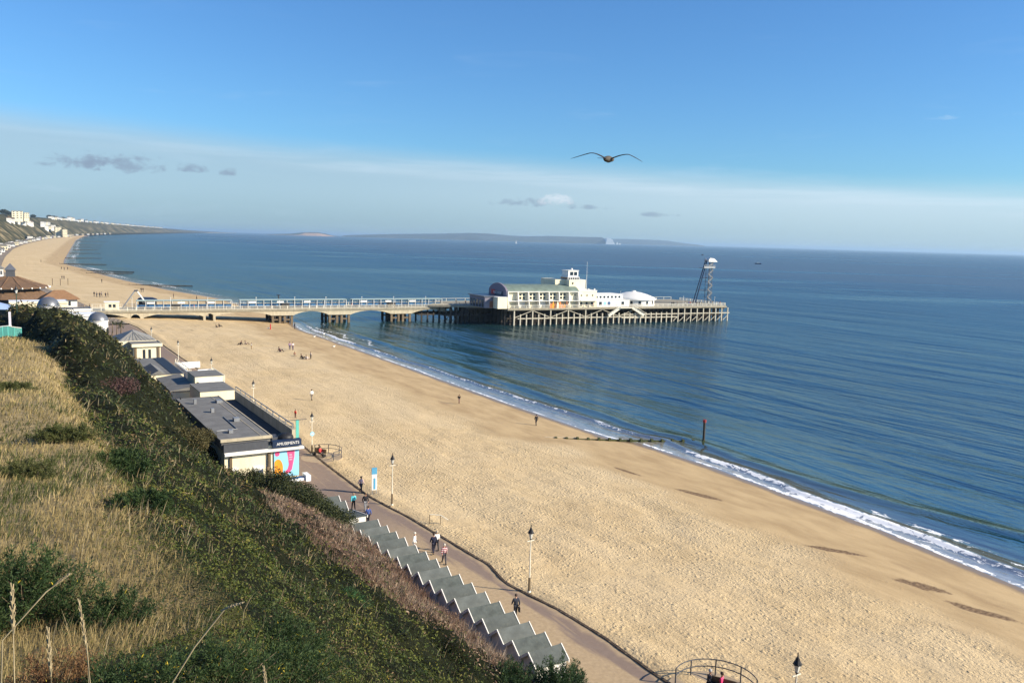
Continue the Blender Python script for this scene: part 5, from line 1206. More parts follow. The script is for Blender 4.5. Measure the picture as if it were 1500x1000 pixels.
def person(label, s, q, z, face, pose, top, legs, hair=(.06, .04, .03), scale=1.0, group=None, skirt=None, stripes=None, bag=None, skin=SKIN):
    """face: heading in degrees, 0 = out to sea, 90 = east along the coast"""
    t_ = thing('person', label, 'person', W(s, q, z), COAST + R(face - 90), group)
    t_.scale = (scale,) * 3
    for nm, me, cc in zip(('body', 'top', 'trousers', 'shoes', 'hair', 'nose', 'eyes_and_mouth'), body_set(pose), (skin, top, legs, (.04, .035, .03), hair, skin, (.05, .02, .02))):
        o = bpy.data.objects.new(nm, me); COL.objects.link(o); o.parent = t_
        if not me.materials: me.materials.append(None)
        o.material_slots[0].link = 'OBJECT'; o.material_slots[0].material = cmat(cc)
    if stripes:
        m_, tt, b = principled('striped_jumper', .85)
        tcn = tt.add('ShaderNodeTexCoord').outputs['Object']; zz = tt.add('ShaderNodeSeparateXYZ', {0: tcn}).outputs[2]
        f_ = tt.math('GREATER_THAN', tt.math('FRACT', tt.math('MULTIPLY', zz, 7.0)), .5); tt.set(b.inputs['Base Color'], tt.mix(f_, stripes[0], stripes[1]))
        [c for c in t_.children if c.name.startswith('top')][0].material_slots[0].material = m_
    if skirt:
        m = MB(); m.lathe([(.17, 1.05), (.2, .9), (.27, .55)], 0, .0, 14); m.build('skirt', cmat(skirt), t_)
    if bag:
        J = skel(pose); h = J['haR']; m = MB(); m.box(h[0] - .05, h[0] + .06, h[1] - .13, h[1] + .13, h[2] - .48, h[2] - .16)
        m.tube([(h[0], h[1] - .1, h[2] - .18), (h[0], h[1], h[2]), (h[0], h[1] + .1, h[2] - .18)], .012, 5); tb = m.build('bag', cmat(bag)); tb.location = t_.location; tb.rotation_euler = t_.rotation_euler
        tag(tb, 'dark bag hanging from the hand of the lone walker', 'bag')
    return t_
WK = 'people strolling on the promenade'; BP = 'people on the beach'
person('person in dark clothes walking alone beside the near lamp post, bag in hand', 48.6, 31.1, 3.01, 72, 'walk', (.035, .04, .055), (.02, .022, .03), bag=(.01, .01, .012), group=WK)
person('person in a maroon and white striped jumper walking alone behind the pair', 59.9, 31.1, 3.01, 78, 'walk2', (.3, .03, .07), (.06, .06, .07), (.55, .5, .42), stripes=((.28, .02, .06), (.62, .55, .52)), group=WK, scale=.99)
person('heavier person in a dark navy coat, left of the pair walking side by side', 62.4, 31.35, 3.01, 80, 'walk', (.018, .02, .045), (.02, .02, .04), scale=1.03, group=WK)
person('person in a white top and dark trousers, right of the pair walking side by side', 63.0, 31.95, 3.01, 80, 'walk2', (.75, .74, .7), (.03, .03, .035), (.4, .35, .28), scale=.99, group=WK)
person('person all in white standing close to the beach hut fronts', 63.4, 30.0, 3.01, -40, 'stand', (.82, .80, .76), (.78, .76, .72), (.65, .6, .5), scale=1.03, group=WK)
person('person in a blue top half hidden behind the first gabled hut roof', 71.9, 29.2, 3.01, 80, 'walk', (.05, .09, .28), (.02, .02, .03), group=WK)
person('person in a black top walking beside the one in turquoise', 75.6, 30.4, 3.01, -100, 'walk', (.02, .02, .025), (.25, .25, .26), (.1, .06, .04), group=WK, scale=1.05)
person('person in a bright turquoise jacket near the farthest huts', 76.5, 29.5, 3.01, -95, 'walk2', (.12, .55, .62), (.02, .02, .02), (.3, .22, .15), group=WK, scale=.98)
person('person in a pale pink top carrying a dark pack by the totem sign', 81.5, 32.25, 3.01, -70, 'walk', (.62, .45, .45), (.03, .03, .045), (.12, .08, .06), group=WK)
person('person in a black hooded coat on the bench, farther seat', 98.2, 33.35, 2.97, -60, 'sit', (.015, .015, .02), (.02, .02, .03))
person('person in a red top and dark trousers on the bench, nearer seat', 97.4, 33.2, 2.97, -50, 'sit', (.5, .05, .05), (.02, .025, .05), (.1, .07, .05))
person('person in a pink jacket sitting at the very bottom edge of the picture', 34.0, 36.75, 2.97, -60, 'sit', (.75, .06, .18), (.02, .02, .02))
person('person in a dark jacket sitting beside the one in pink', 34.6, 36.35, 2.97, -60, 'sit', (.03, .03, .04), (.02, .02, .02), (.4, .4, .4))
def bz(s, q): return float(beach_z(np.array(float(s)), np.array(float(q)))) + .02
for lb_, s, q, f_, po, tp, lg, sc in [
    ('runner in black on the firm sand, white shoes, nearest the middle of the beach', 129.3, 69.5, 250, 'run', (.02, .02, .02), (.3, .2, .16), 1.0),
    ('person in dark clothes walking at the water edge above the groyne', 110.3, 73.4, 80, 'walk', (.015, .015, .02), (.02, .02, .03), 1.0),
    ('person in a white top walking alone on dry sand', 135.0, 44.6, 100, 'walk', (.85, .85, .82), (.2, .17, .14), 1.05),
    ('small child in red standing on dry sand behind the turquoise post', 121.4, 37.6, 30, 'stand', (.6, .04, .03), (.1, .03, .03), .72)]:
    person(lb_, s, q, bz(s, q), f_, po, tp, lg, scale=sc, group=BP)
for lb_, s, q, f_, po, tp, lg, sc in [
    ('left of two dark figures sitting on the sand farthest inland below the pier arches', 255, 55.6, 0, 'sand', (.03, .02, .02), (.05, .03, .03), 1.1),
    ('right of two dark figures sitting on the sand farthest inland below the pier arches', 258.5, 57.2, 20, 'sand', (.02, .02, .03), (.03, .03, .03), 1.1),
    ('dark figure sitting alone with legs stretched, left of the crouching bather', 212.5, 52.0, 200, 'sand', (.04, .02, .02), (.03, .02, .02), 1.15),
    ('pale figure crouching on the sand beside the lone sitter', 213.5, 53.6, 0, 'sand', (.4, .3, .25), (.1, .08, .07), 1.1),
    ('small child in white standing on the sand right of the crouching bather', 204.5, 52.6, 0, 'stand', (.7, .65, .6), (.4, .25, .1), .85),
    ('person in maroon sitting huddled in front of the standing pair', 199.8, 58.2, 10, 'sand', (.08, .02, .03), (.03, .02, .02), 1.3),
    ('person in mauve, left of the pair standing close together on the sand', 203.6, 61.7, 80, 'stand', (.35, .25, .35), (.05, .05, .1), 1.15),
    ('person in pink-white, right of the pair standing close together on the sand', 203.4, 62.4, 80, 'stand', (.75, .6, .58), (.1, .07, .12), 1.15),
    ('person lying back in brown and white on the sand between the two groups', 193.0, 59.7, -90, 'sand', (.25, .12, .06), (.5, .4, .3), 1.0),
    ('person in black sitting on the sand beside the standing child, nearest group', 187.0, 59.6, 10, 'sand', (.02, .015, .015), (.03, .02, .02), 1.3),
    ('person in white leaning back beside the black-clad sitter, nearest group', 186.5, 60.5, 30, 'sand', (.75, .7, .65), (.5, .4, .35), 1.1),
    ('small person standing at the right of the nearest sitting group', 187.4, 61.7, 200, 'stand', (.6, .5, .4), (.04, .03, .03), .95),
    ('person in dark clothes standing at the water edge beside the first wooden piers', 260.0, 80.4, 0, 'stand', (.01, .01, .015), (.01, .01, .015), 1.2)]:
    person(lb_, s, q, bz(s, q), f_, po, tp, lg, scale=sc, group=BP)
FB = 'tiny figures on the beach beyond the pier'
for i, (s, q, c, lb_) in enumerate([(645, 39.6, .02, 'left of three tiny dark figures by the third groyne'), (640, 40.9, .03, 'middle of three tiny dark figures by the third groyne'), (645.5, 43.3, .02, 'right of three tiny dark figures by the third groyne'),
    (513, 31.6, .08, 'left of two tiny dark figures halfway up the far beach'), (513.4, 32.6, .05, 'right of two tiny dark figures halfway up the far beach'), (417.7, 57.7, .03, 'left of two tiny walkers near the far waterline'), (417.6, 58.5, .02, 'right of two tiny walkers near the far waterline'),
    (382, 65.5, .03, 'lone tiny figure just above the pier near the shore end'), (373, 73.2, .04, 'lone tiny figure at the far water edge above the pier'), (778, 33.4, .03, 'farthest tiny figure on the pale far beach'),
    (493.5, 49, .02, 'lone tiny figure at the second groyne'), (375.9, 34.4, .04, 'leftmost of a row of six small figures above the pier entrance'), (372.2, 35, .1, 'second from left of six small figures above the pier entrance'), (372, 36, .03, 'third from left of six small figures above the pier entrance'), (375.4, 37, .2, 'fourth from left of six small figures above the pier entrance'),
    (371.6, 38.1, .05, 'fifth from left of six small figures above the pier entrance'), (375, 39.3, .02, 'rightmost of six small figures above the pier entrance')]):
    person(lb_, s, q, bz(s, q) + .0, rnd.random() * 360, ('walk', 'stand', 'walk2')[i % 3], (c, c * .9, c * .9), (.03, .03, .04), scale=1.15, group=FB)
# net posts on the far beach
for i, (s, q) in enumerate(((450, 23.7), (450, 27), (455, 30.5))):
    t_ = sq_thing('net_post', ('left', 'middle', 'right')[i] + ' one of three thin posts standing on the far beach', 'post', s, q, bz(s, q), 'thin posts on the far beach')
    m = MB(); m.tube([(0, 0, 0), (0, 0, 3.2)], .14, 6); m.build('post', MT['wood'], t_)
t_ = sq_thing('beach_marker', 'small red marker standing on the sand below the pier', 'marker', 255.5, 71.5, bz(255, 71.5)); m = MB(); m.tube([(0, 0, 0), (0, 0, 1.7)], [.2, .14], 8); m.build('post', MT['red'], t_)
for i, (s, q) in enumerate(((243, 84), (236, 78.7), (212, 76), (256, 71))):
    t_ = sq_thing('standing_gull', ('white gull floating at the foam below the pier', 'white gull on wet sand near the surf', 'white gull standing on the firm sand right of the beach groups', 'white gull on the sand below the pier arches')[i], 'gull', s, q, max(bz(s, q), .05) + .12, 'gulls resting on the sand')
    m = MB(); m.ball((0, 0, .12), .22, 8, 6, (1.7, .8, .8)); m.ball((.32, 0, .32), .12, 6, 5); m.build('body', MT['white'], t_)
    m = MB(); m.box(-.08, -.06, -.06, -.04, -.12, .02); m.box(-.08, -.06, .04, .06, -.12, .02); m.bar((.4, 0, .32), (.52, 0, .3), .03); m.build('beak_and_legs', MT['yellow'], t_)
# ---- people on the pier
PG = 'people on the pier head'
pc = [(.02, .02, .03), (.5, .1, .08), (.1, .15, .35), (.6, .58, .55), (.25, .2, .15), (.03, .03, .03)]
for i, x in enumerate((194, 195.6, 198.0, 200.6, 203, 204.3, 206.2, 208.3, 210.1, 212.0)):
    lb_ = 'person at the rail of the pier head, %s to the right of the domed pavilion' % ORD[i]
    o = person(lb_, 0, 0, 0, 0, 'stand', pc[(i * 5) % 6], (.02, .02, .03), group=PG); p = P(x, -18.4 + (i % 3) * .9, 6.02); o.location = p; o.rotation_euler = (0, 0, rnd.random() * 6)
for i, (x, y, z, lb_) in enumerate(((143, -18.8, 6.02, 'person passing the blank bays of the theatre, left of the mural'), (155.5, -18.9, 6.02, 'left of two people below the round theatre windows'), (157.6, -18.9, 6.02, 'right of two people below the round theatre windows'),
    (216.5, -15.5, 6.02, 'left of two people right of the steel tower'), (218.8, -17.5, 6.02, 'right of two people right of the steel tower'), (112, 3, 6.02, 'left of two people where the pier neck meets the head'), (114.5, 0, 6.02, 'right of two people where the pier neck meets the head'),
    (33.9, 1.6, 5.02, 'person passing the first gap in the pier shelters'), (72.4, 1.8, 5.02, 'person passing the second gap in the pier shelters'), (60, 1.5, 5.02, 'person on the neck beside the middle shelter'), (21, 1.4, 5.02, 'person on the neck beside the shore shelter'))):
    o = person(lb_, 0, 0, 0, 0, ('walk', 'stand')[i % 2], pc[(i * 3 + 1) % 6], (.03, .03, .05), group=PG); o.location = P(x, y, z); o.rotation_euler = (0, 0, PA + R(90 if i % 2 else -90))
for i, (x, y) in enumerate(((205, -17), (213, -12), (197, -14), (209, -14))):
    t_ = thing('pier_table', 'small round cafe table on the open pier deck, %s in the group' % ORD[i], 'table', P(x, y, 6.0), PA, 'cafe tables on the pier head')
    m = MB(); m.lathe([(.001, .70), (.55, .70), (.55, .74), (.001, .74)], 0, 0, 14, False); m.build('table_top', MT['white'], t_); m = MB(); m.tube([(0, 0, 0), (0, 0, .7)], .06, 6); m.build('leg', MT['grey'], t_)
# terrace visitors left of the kiosk
for i, (s, q) in enumerate(((288.5, 27.5), (289.5, 29), (290, 30.6), (293, 24), (294, 25.5))):
    person('visitor on the approach terrace left of the ticket kiosk, %s from the left' % ('third', 'fourth', 'fifth', 'first', 'second')[i], s, q, 3.02 if i < 3 else 4.42, 40 * i, ('stand', 'walk')[i % 2], pc[(i + 1) % 6], (.03, .03, .05), group='visitors at the pier approach')

# ---- palms beside the domed kiosk
def palm(s, q, h, label):
    t_ = sq_thing('palm_tree', label, 'palm tree', s, q, 3.0, 'palms beside the domed kiosk')
    m = MB(); m.tube([(0, 0, 0), (.05, .02, h * .5), (.1, 0, h)], [.16, .11, .09], 7); m.build('trunk', MT['wood'], t_)
    v = []; f = []; c = []
    for k in range(26):
        a = rnd.random() * 6.28; up = rnd.random() * 1.3 - .3; L = .9 + .5 * rnd.random(); d = Vector((math.cos(a) * math.cos(up), math.sin(a) * math.cos(up), math.sin(up))); sd = Vector((-math.sin(a), math.cos(a), 0)) * .09
        p0 = Vector((.1, 0, h)); p1 = p0 + d * L * .6 + Vector((0, 0, .05)); p2 = p0 + d * L - Vector((0, 0, .35 * L)); b = len(v); v += [p0 - sd * .4, p0 + sd * .4, p1 + sd, p1 - sd, p2]; f += [(b, b + 1, b + 2), (b, b + 2, b + 3), (b + 3, b + 2, b + 4)]
        g = .7 + .6 * rnd.random(); c += [(.06 * g, .07 * g, .025 * g)] * 5
    mesh_np('crown', np.array([tuple(x) for x in v]), np.array(f), LEAF, t_, np.array(c))
palm(233.2, 25.2, 3.3, 'left palm beside the domed kiosk'); palm(233.8, 26.3, 3.0, 'middle palm beside the domed kiosk'); palm(231.0, 26.9, 2.4, 'right and lowest palm beside the domed kiosk'); palm(229.6, 26.8, 3.4, 'dark full palm nearest the hipped pavilion')

# ---- flying gull: wings spread, seen from behind and below
g_ = thing('flying_gull', 'dark-looking gull gliding with both wings spread across the sky', 'gull', (1.70, 16.0, 31.55), R(-28)); g_.rotation_euler = (R(4), R(3), R(-24)); g_.scale = (1.03, .9, .82)
def wing(sd):
    n = 12; v = []; f = []
    for i in range(n + 1):
        u = i / n; x = sd * (.05 + .63 * u)
        z = (.115 * math.sin(min(u * 2.0, 1) * math.pi / 2) if u < .48 else .115 - .155 * ((u - .48) / .52) ** 1.15)
        sweep = .06 * math.sin(u * 2.4) - .20 * max(0, u - .45) ** 1.3 * 2
        ch = .14 * (1 - .1 * u) * (1 - u ** 4) ** .5 + .008; th_ = .016 * (1 - u) + .004
        for cx2, tz in ((.5, 0), (.2, 1), (-.3, .55), (-.5, 0), (-.3, -.2), (.2, -.5)): v.append((x, sweep + ch * cx2, z + th_ * tz))
    for i in range(n):
        for k in range(6): a, b = i * 6 + k, i * 6 + (k + 1) % 6; f.append((a, b, b + 6, a + 6) if sd > 0 else (a, a + 6, b + 6, b))
    f.append(tuple(range(n * 6, n * 6 + 6))); mm = MB(); mm.raw(v, f, True); return mm
gb = MB(); gb.lathe([(.002, -.26), (.03, -.22), (.062, -.1), (.075, .02), (.06, .14), (.042, .19), (.048, .24), (.035, .29), (.010, .33)], 0, 0, 14)
for i, (x, y, z) in enumerate(gb.v): gb.v[i] = (x, z, y * 1.05 - .01)
greyg = mat('gull_plumage', (.085, .075, .062), .85, .25, 8); gb.build('body', greyg, g_)
dark_g = mat('gull_wing', (.045, .042, .04), .8, .25, 5)
wing(1).build('wing', dark_g, g_); wing(-1).build('wing', dark_g, g_)
tl = MB(); tl.raw([(-.025, -.2, 0), (.025, -.2, 0), (.085, -.40, -.005), (-.085, -.40, -.005), (-.025, -.2, .012), (.025, -.2, .012), (.085, -.40, .003), (-.085, -.40, .003)], [(0, 3, 2, 1), (4, 5, 6, 7), (0, 1, 5, 4), (1, 2, 6, 5), (2, 3, 7, 6), (3, 0, 4, 7)])
tl.build('tail', greyg, g_); bk = MB(); bk.tube([(0, .32, -.01), (0, .37, -.02)], [.012, .003], 6); bk.build('beak', MT['yellow'], g_)

# ---- boats
def hull(mm, L, B, H, y0=0):
    secs = []; 
    for u, w in ((-.5, .8), (-.2, 1), (.2, .9), (.42, .4), (.5, .04)): secs.append([(u * L, -B * w / 2, H), (u * L, -B * w * .35, 0), (u * L, B * w * .35, 0), (u * L, B * w / 2, H)])
    v = [p for s_ in secs for p in s_]; f = []
    for i in range(4):
        for k in range(3): a = i * 4 + k; f.append((a, a + 1, a + 5, a + 4))
        f.append((i * 4 + 3, i * 4, i * 4 + 4, i * 4 + 7))
    f.append((3, 2, 1, 0)); mm.raw(v, f); return mm
t_ = thing('motor_boat', 'small dark motor boat with a white cabin crossing the open sea', 'boat', (421, 1458, 0), R(170))
hull(MB(), 11, 3.4, 1.7).build('hull', MT['navy'], t_); m = MB(); m.prism([(-2.5, 1.7), (2.4, 1.7), (1.2, 3.6), (-2.2, 3.6)], 'y', -1.2, 1.2); m.build('cabin', MT['white'], t_)
t_ = thing('sailing_boat', 'tiny white sailing boat far out before the island', 'boat', (12, 6700, 0), R(20))
hull(MB(), 14, 4, 2).build('hull', MT['white'], t_); m = MB(); m.prism([(-6, 3), (.4, 3), (.4, 26)], 'y', -.3, .3); m.build('sail', MT['white'], t_); m = MB(); m.tube([(.6, 0, 2), (.6, 0, 27)], .2, 6); m.build('mast', MT['grey'], t_)
t_ = thing('small_boat', 'tiny dark boat above the steel tower near the horizon', 'boat', (552, 2480, 0), R(10))
hull(MB(), 8, 3, 2.2).build('hull', MT['navy'], t_); m = MB(); m.box(-1, 1.5, -1, 1, 2.2, 4); m.build('wheelhouse', MT['darkgrey'], t_)
# chalk stacks at the island's tip
chalk = mat('white_chalk', (.85, .86, .84), .8, .05, .01)
t_ = thing('chalk_cliffs', 'white chalk cliffs and stacks at the tip of the island', 'cliff', (.1125 * 13000, 12950, 0))
t_.scale = (.72, .72, .72)
def crag(pts, y0, y1): m = MB(); m.prism(pts, 'y', y0, y1); return m
crag([(-95, -3), (105, -3), (70, 60), (40, 105), (-30, 132), (-80, 120)], 0, 500).build('cliff_face', chalk, t_)
for a, h in ((150, 55), (205, 38)): crag([(a - 22, -3), (a + 22, -3), (a + 8, h), (a - 8, h * .8)], 0, 60).build('stack', chalk, t_)
t_ = thing('headland', 'low sandy headland at the far end of the bay', 'headland', (-.262 * 12500, 12500, 0)); tag(t_, kind='structure')
hm_ = MB(); n = 40
for (nm, mm_, h0, y0, cc) in (('top', mat('headland_scrub', (.06, .065, .035), .95, .3, .01), 1.0, 60, 0), ('face', mat('headland_sand', (.52, .33, .20), .9, .15, .02, .3), .72, 0, 1)):
    xs_ = np.linspace(-420, 620, n); hh = np.interp(xs_, [-420, -300, -100, 120, 330, 420, 560, 620], [2, 14, 24, 52, 58, 44, 12, 1]) * (.92 + .16 * fbm(xs_ / 60, xs_ * 0, 3, 0))
    if cc: k = np.interp(xs_, [-100, 60, 140, 430, 600], [.12, .35, 1, 1, .8]); hh = hh * .8 * k
    v = np.stack([np.stack([xs_, np.full(n, y0 + a), np.maximum(hh * b, -2)], -1) for a, b in ((0, -.1), (25, .8 if cc else .9), (90, 1.0), (600, -.1))], 1)
    mesh_np(nm, v.reshape(-1, 3), grid_faces(n, 4)[:, ::-1], mm_, t_, smooth=True)

# ---- town on the east cliff and along the far promenade
fwin = mat('far_window', (.10, .11, .12), .3, .1, .2)
def house(s, q, z, w, d, h, label, wm='white', roof=None, floors=2, group='white houses along the far cliff tops', flat=True, name='seafront_house', rz=0.0, wins=4):
    t_ = sq_thing(name, label, 'building', s, q, z, group, rz)
    m = MB(); m.box(0, w, 0, d, -6, h); m.build('wall', MT[wm], t_)
    m = MB()
    if flat: m.box(-.4, w + .4, -.4, d + .4, h, h + .6)
    else: m.prism([(-.6, h), (w + .6, h), (w / 2, h + .35 * w)], 'y', -.6, d + .6)
    m.build('roof', MT[roof or 'greyroof'], t_)
    for fl in range(floors):
        z0 = 1.0 + fl * (h / floors); q_ = MB()
        for k in range(wins): a = (k + .25) * w / wins; q_.box(a, a + w / wins * .5, -.12, -.02, z0, z0 + h / floors * .5)
        k2 = max(2, int(d / w * wins))
        for k in range(k2): a = (k + .25) * d / k2; q_.box(w + .02, w + .12, a, a + d / k2 * .5, z0, z0 + h / floors * .5)
        q_.build('window_row', fwin, t_)
    return t_
def fz(s, q): return float(far_z(np.array(float(s)), np.array(float(q))))
house(2040, 38, 44, 20, 42, 15.5, 'cream slab block of flats on the skyline at the far left', 'cream', floors=4, group=None, name='apartment_block', wins=3)
house(2120, 62, 46, 10, 20, 12, 'lower cream wing beside the skyline slab block', 'cream', floors=3, group=None, name='apartment_block', wins=3)
for i, (s, q, z) in enumerate(((1905, 26, 39), (1990, 34, 38), (2090, 46, 38), (2140, 57, 37), (2180, 60, 36), (2260, 72, 36), (2285, 78, 34))):
    house(s, q, z, 8, 11, 5.5, 'small white gabled house among trees, %s from the left below the skyline block' % ORD[i], 'white', 'tile', 2, flat=False)
# white terraces stepping down beside the gap
for i, (s, q, z, w, d, h) in enumerate(((2560, 112, 34, 9, 14, 8), (2600, 118, 32, 9, 14, 9), (2650, 124, 33, 9, 15, 9), (2700, 130, 31, 12, 18, 11), (2570, 122, 22, 9, 16, 9), (2620, 130, 20, 10, 16, 11), (2680, 142, 24, 12, 18, 10))):
    house(s, q, z, w, d, h, 'white terrace block stepping down the far slope, %s in the cluster' % ORD[i], ('white', 'coolwhite', 'cream')[i % 3], None, 3, 'white terrace blocks above the far beach')
house(2575, 146, 3, 15, 34, 26, 'broad stepped cream hotel standing at the back of the far beach', 'cream', None, 6, None, name='seaside_hotel')
house(2560, 163, 3, 11, 16, 20, 'lower rounded front wing of the cream hotel on the far beach', 'cream', None, 5, None, name='seaside_hotel')
house(2530, 176, 2, 6, 6, 9, 'pale lift tower at the seaward corner of the cream hotel', 'stone', None, 2, None, name='lift_tower')
# skyline houses, each with its own spot along the far cliff top
for i in range(44):
    s = 3250 + 5200 * (i / 44) ** 1.25 + rnd.random() * 40; pr = float(prom(np.array(s))); 
    w_ = float(np.interp(s, [500, 1200, 3000, 6000, 20000], [52, 46, 70, 90, 300])) + 9 + float(np.interp(s, [400, 800, 2000, 5000, 12000], [14, 8, 14, 30, 60]))
    q = pr - w_ - 8; big = i in (7, 8, 9, 12); z = fz(s, q)
    house(s, q, z - 1, 11 + 5 * rnd.random(), (24 if big else 13) + 14 * rnd.random(), (13 if big else 4.8 + 3.2 * rnd.random()), 'white house on the far cliff top, %s along the skyline from the cream hotel' % ('number %d' % (i + 1) if i >= 20 else ORD[i]), ('white', 'coolwhite', 'cream')[i % 3], ('tile', 'greyroof')[i % 2], 2, flat=i % 2 == 0)
# chalets, cafes and huts strung along the far promenade
pal = ['white', 'cream', 'stone', 'coolwhite', 'grey', 'blue', 'cream', 'white', 'purple']
fi = 0
for i in range(64):
    s = 520 + 2000 * (i / 64) ** 1.3 + rnd.random() * 6; pr = float(prom(np.array(s))); w = 4 + 4 * rnd.random(); k = i % 9
    off = 4 + 10 * ((i * 7) % 3) / 3
    house(s, pr - off - w, 3, w, 6 + 9 * rnd.random(), 2.6 + 1.8 * rnd.random(), 'low %s hut on the far promenade, number %d counted outwards from the pavilion' % ({'white': 'white', 'cream': 'cream', 'stone': 'sandy', 'coolwhite': 'pale', 'grey': 'grey', 'blue': 'blue', 'purple': 'mauve'}[pal[k]], i + 1), pal[k], ('greyroof', 'tile', 'coolwhite')[i % 3], 1, 'low huts along the far promenade', flat=i % 3 > 0, name='promenade_hut', wins=3)
house(1840, 58, 3, 9, 40, 7, 'long white cafe below the far dark cliff', 'white', None, 1, None, name='beach_cafe')
house(2230, 108, 3, 8, 50, 5.5, 'long cream cafe at the back of the far beach before the hotel', 'cream', None, 1, None, name='beach_cafe')
for i in range(10):
    s = 2800 + i * 170; house(s, float(prom(np.array(float(s)))) - 14, 3, 8, 60, 4, 'pale row of chalets below the farthest cliffs, %s counted from the hotel' % ORD[i], ('coolwhite', 'stone')[i % 2], 'stone', 1, 'rows of chalets below the farthest cliffs', name='chalet_row')

# ---- foliage makers ------------------------------------------------------------
def leaves(P0, n_dir, size, cols, aspect=0.5, up=0.3, seed=0):
    """one two-triangle leaf per point; P0 (n,3), size (n,), cols (n,3)"""
    g = np.random.default_rng(seed); n = len(P0)
    d = g.normal(size=(n, 3)) + np.asarray(n_dir) * up; d /= np.linalg.norm(d, axis=1)[:, None]
    b = np.cross(d, g.normal(size=(n, 3))); b /= np.linalg.norm(b, axis=1)[:, None]
    L = d * size[:, None]; B = b * size[:, None] * aspect * .5
    v = np.stack([P0 - L * .5, P0 + B, P0 + L * .5, P0 - B], 1); f = np.arange(4 * n).reshape(n, 4)
    return v.reshape(-1, 3), f, np.repeat(cols, 4, 0)
def blades(P0, h, w, lean, cols, seed=0):
    g = np.random.default_rng(seed); n = len(P0); a = g.random(n) * 2 * np.pi
    side = np.stack([np.cos(a), np.sin(a), 0 * a], 1) * w[:, None] * .5
    tip = np.asarray(lean) * h[:, None] + g.normal(size=(n, 3)) * h[:, None] * .28; tip[:, 2] = h * (0.75 + .35 * g.random(n)); mid = tip * .5; mid[:, 2] = tip[:, 2] * .62
    v = np.stack([P0 - side, P0 + side, P0 + mid + side * .8, P0 + mid - side * .8, P0 + tip], 1)
    b = np.arange(n)[:, None] * 5; f = np.concatenate([b + [0, 1, 2], b + [0, 2, 3], b + [3, 2, 4]], 0)
    cc = np.repeat(cols, 5, 0).reshape(n, 5, 3); cc[:, :2] *= .9
    return v.reshape(-1, 3), f, cc.reshape(-1, 3)
def pal_pick(g, n, pal, t_):
    pal = np.array(pal); k = len(pal) - 1; x = np.clip(t_, 0, .999) * k; i = x.astype(int); fr2 = (x - i)[:, None]
    return (pal[i] * (1 - fr2) + pal[i + 1] * fr2) * (0.72 + .56 * g.random((n, 1)))
def polar_samples(n, smin, smax, qmin, qmax, pw, seed):
    """ground samples thinning out with distance from the near end of the slope"""
    g = np.random.default_rng(seed); out = []
    tot = 0
    while tot < n:
        m_ = n * 3; d = 2.2 * np.exp(g.random(m_) * math.log(300 / 2.2)) if pw == 2 else 2.2 + 298 * g.random(m_) ** pw; a = g.uniform(-1.5, 1.1, m_)
        x = d * np.sin(a); y = d * np.cos(a); s = x * UX + y * UY; q = x * NX + y * NY
        k = (s > smin) & (s < smax) & (q > qmin) & (q < qmax); out.append(np.stack([s[k], q[k], d[k]], 1)); tot += k.sum()
    return np.concatenate(out)[:n], g

# dry grass on the bench
A_, g = polar_samples(520000, -14, 146, -45, 12, 2, 21)
s, q, d = A_.T; k = q < grass_edge(s, q) + g.normal(size=len(s)) * .5; s, q, d = s[k], q[k], d[k]
z = hill(s, q); n = len(s)
tone = .5 + 1.5 * (fbm(s / 3, q / .9, 3, 1) * .6 + fbm(s / 14, q / 3, 2, 2) * .4 - .5)
gp = np.clip((fbm(s / 4.0 + 4, q / 2.2, 3, 3) - .50) * 8, 0, 1) * np.clip((62 - s) / 25, 0, 1) * np.clip((s - 14) / 8, .1, 1)      # greener tufts
cols = pal_pick(g, n, [(.17, .145, .055), (.31, .24, .105), (.43, .335, .155), (.52, .41, .20)], tone + g.normal(size=n) * .16)
gr = pal_pick(g, n, [(.045, .06, .018), (.075, .095, .028), (.13, .14, .045)], g.random(n)); cols = np.where((g.random(n) < gp * .88 + .05)[:, None], gr, cols)
h = np.clip(.20 + .002 * d, .20, .42) * (.6 + .6 * g.random(n)) * (0.75 + .5 * tone); w = np.clip(.0007 * d, .004, .10) * (.7 + .6 * g.random(n))
v, f, c = blades(WA(s, q, z - .03), h, w, (.22, .10, 0), cols, 3)
tag(mesh_np('dry_grass', v, f, BLADE, col=c), 'tall dry straw-coloured grass covering the cliff-top bench', 'grass', kind='stuff')

# scrub canopy on the steep slope: near-black understorey shell plus leaves
A_, g = polar_samples(900000, -6, 215, -25, 25.2, 2, 22)
s, q, d = A_.T; k = (q > grass_edge(s, q) - .6 + g.normal(size=len(s)) * .4); s, q, d = s[k], q[k], d[k]; n = len(s)
toe_ = np.interp(s, [30, 60, 76, 84, 110, 125, 150, 190], [25.15, 25.1, 23.4, 21.6, 19.3, 18.3, 18.6, 20.6]); k = q < toe_; s, q, d = s[k], q[k], d[k]; n = len(s)
H_ = scrub_h(s, q); deep_ = g.random(n) ** 2.2 * .5
z = hill(s, q) + H_ * (1 - deep_) + .05
t1 = fbm(s / 5.5, q / 3.6, 3, 1); t2 = fbm(s / 1.3, q / 1.1, 2, 2); t3 = fbm(s / 14 + 3, q / 5, 2, 0)
near_t = np.clip((110 - s) / 60, 0, 1); hd, hid = scrub_heads(s, q)
cols = pal_pick(g, n, [(.022, .036, .009), (.045, .070, .015), (.078, .108, .022), (.15, .155, .04)], .15 + .75 * t2 + .25 * (t3 - .5) + g.normal(size=n) * .2)
far_olive = pal_pick(g, n, [(.030, .038, .014), (.062, .070, .026), (.115, .118, .052)], .2 + .7 * t2 + g.normal(size=n) * .2)
cols = np.where((g.random(n) > near_t * .9 + .05)[:, None], far_olive, cols)
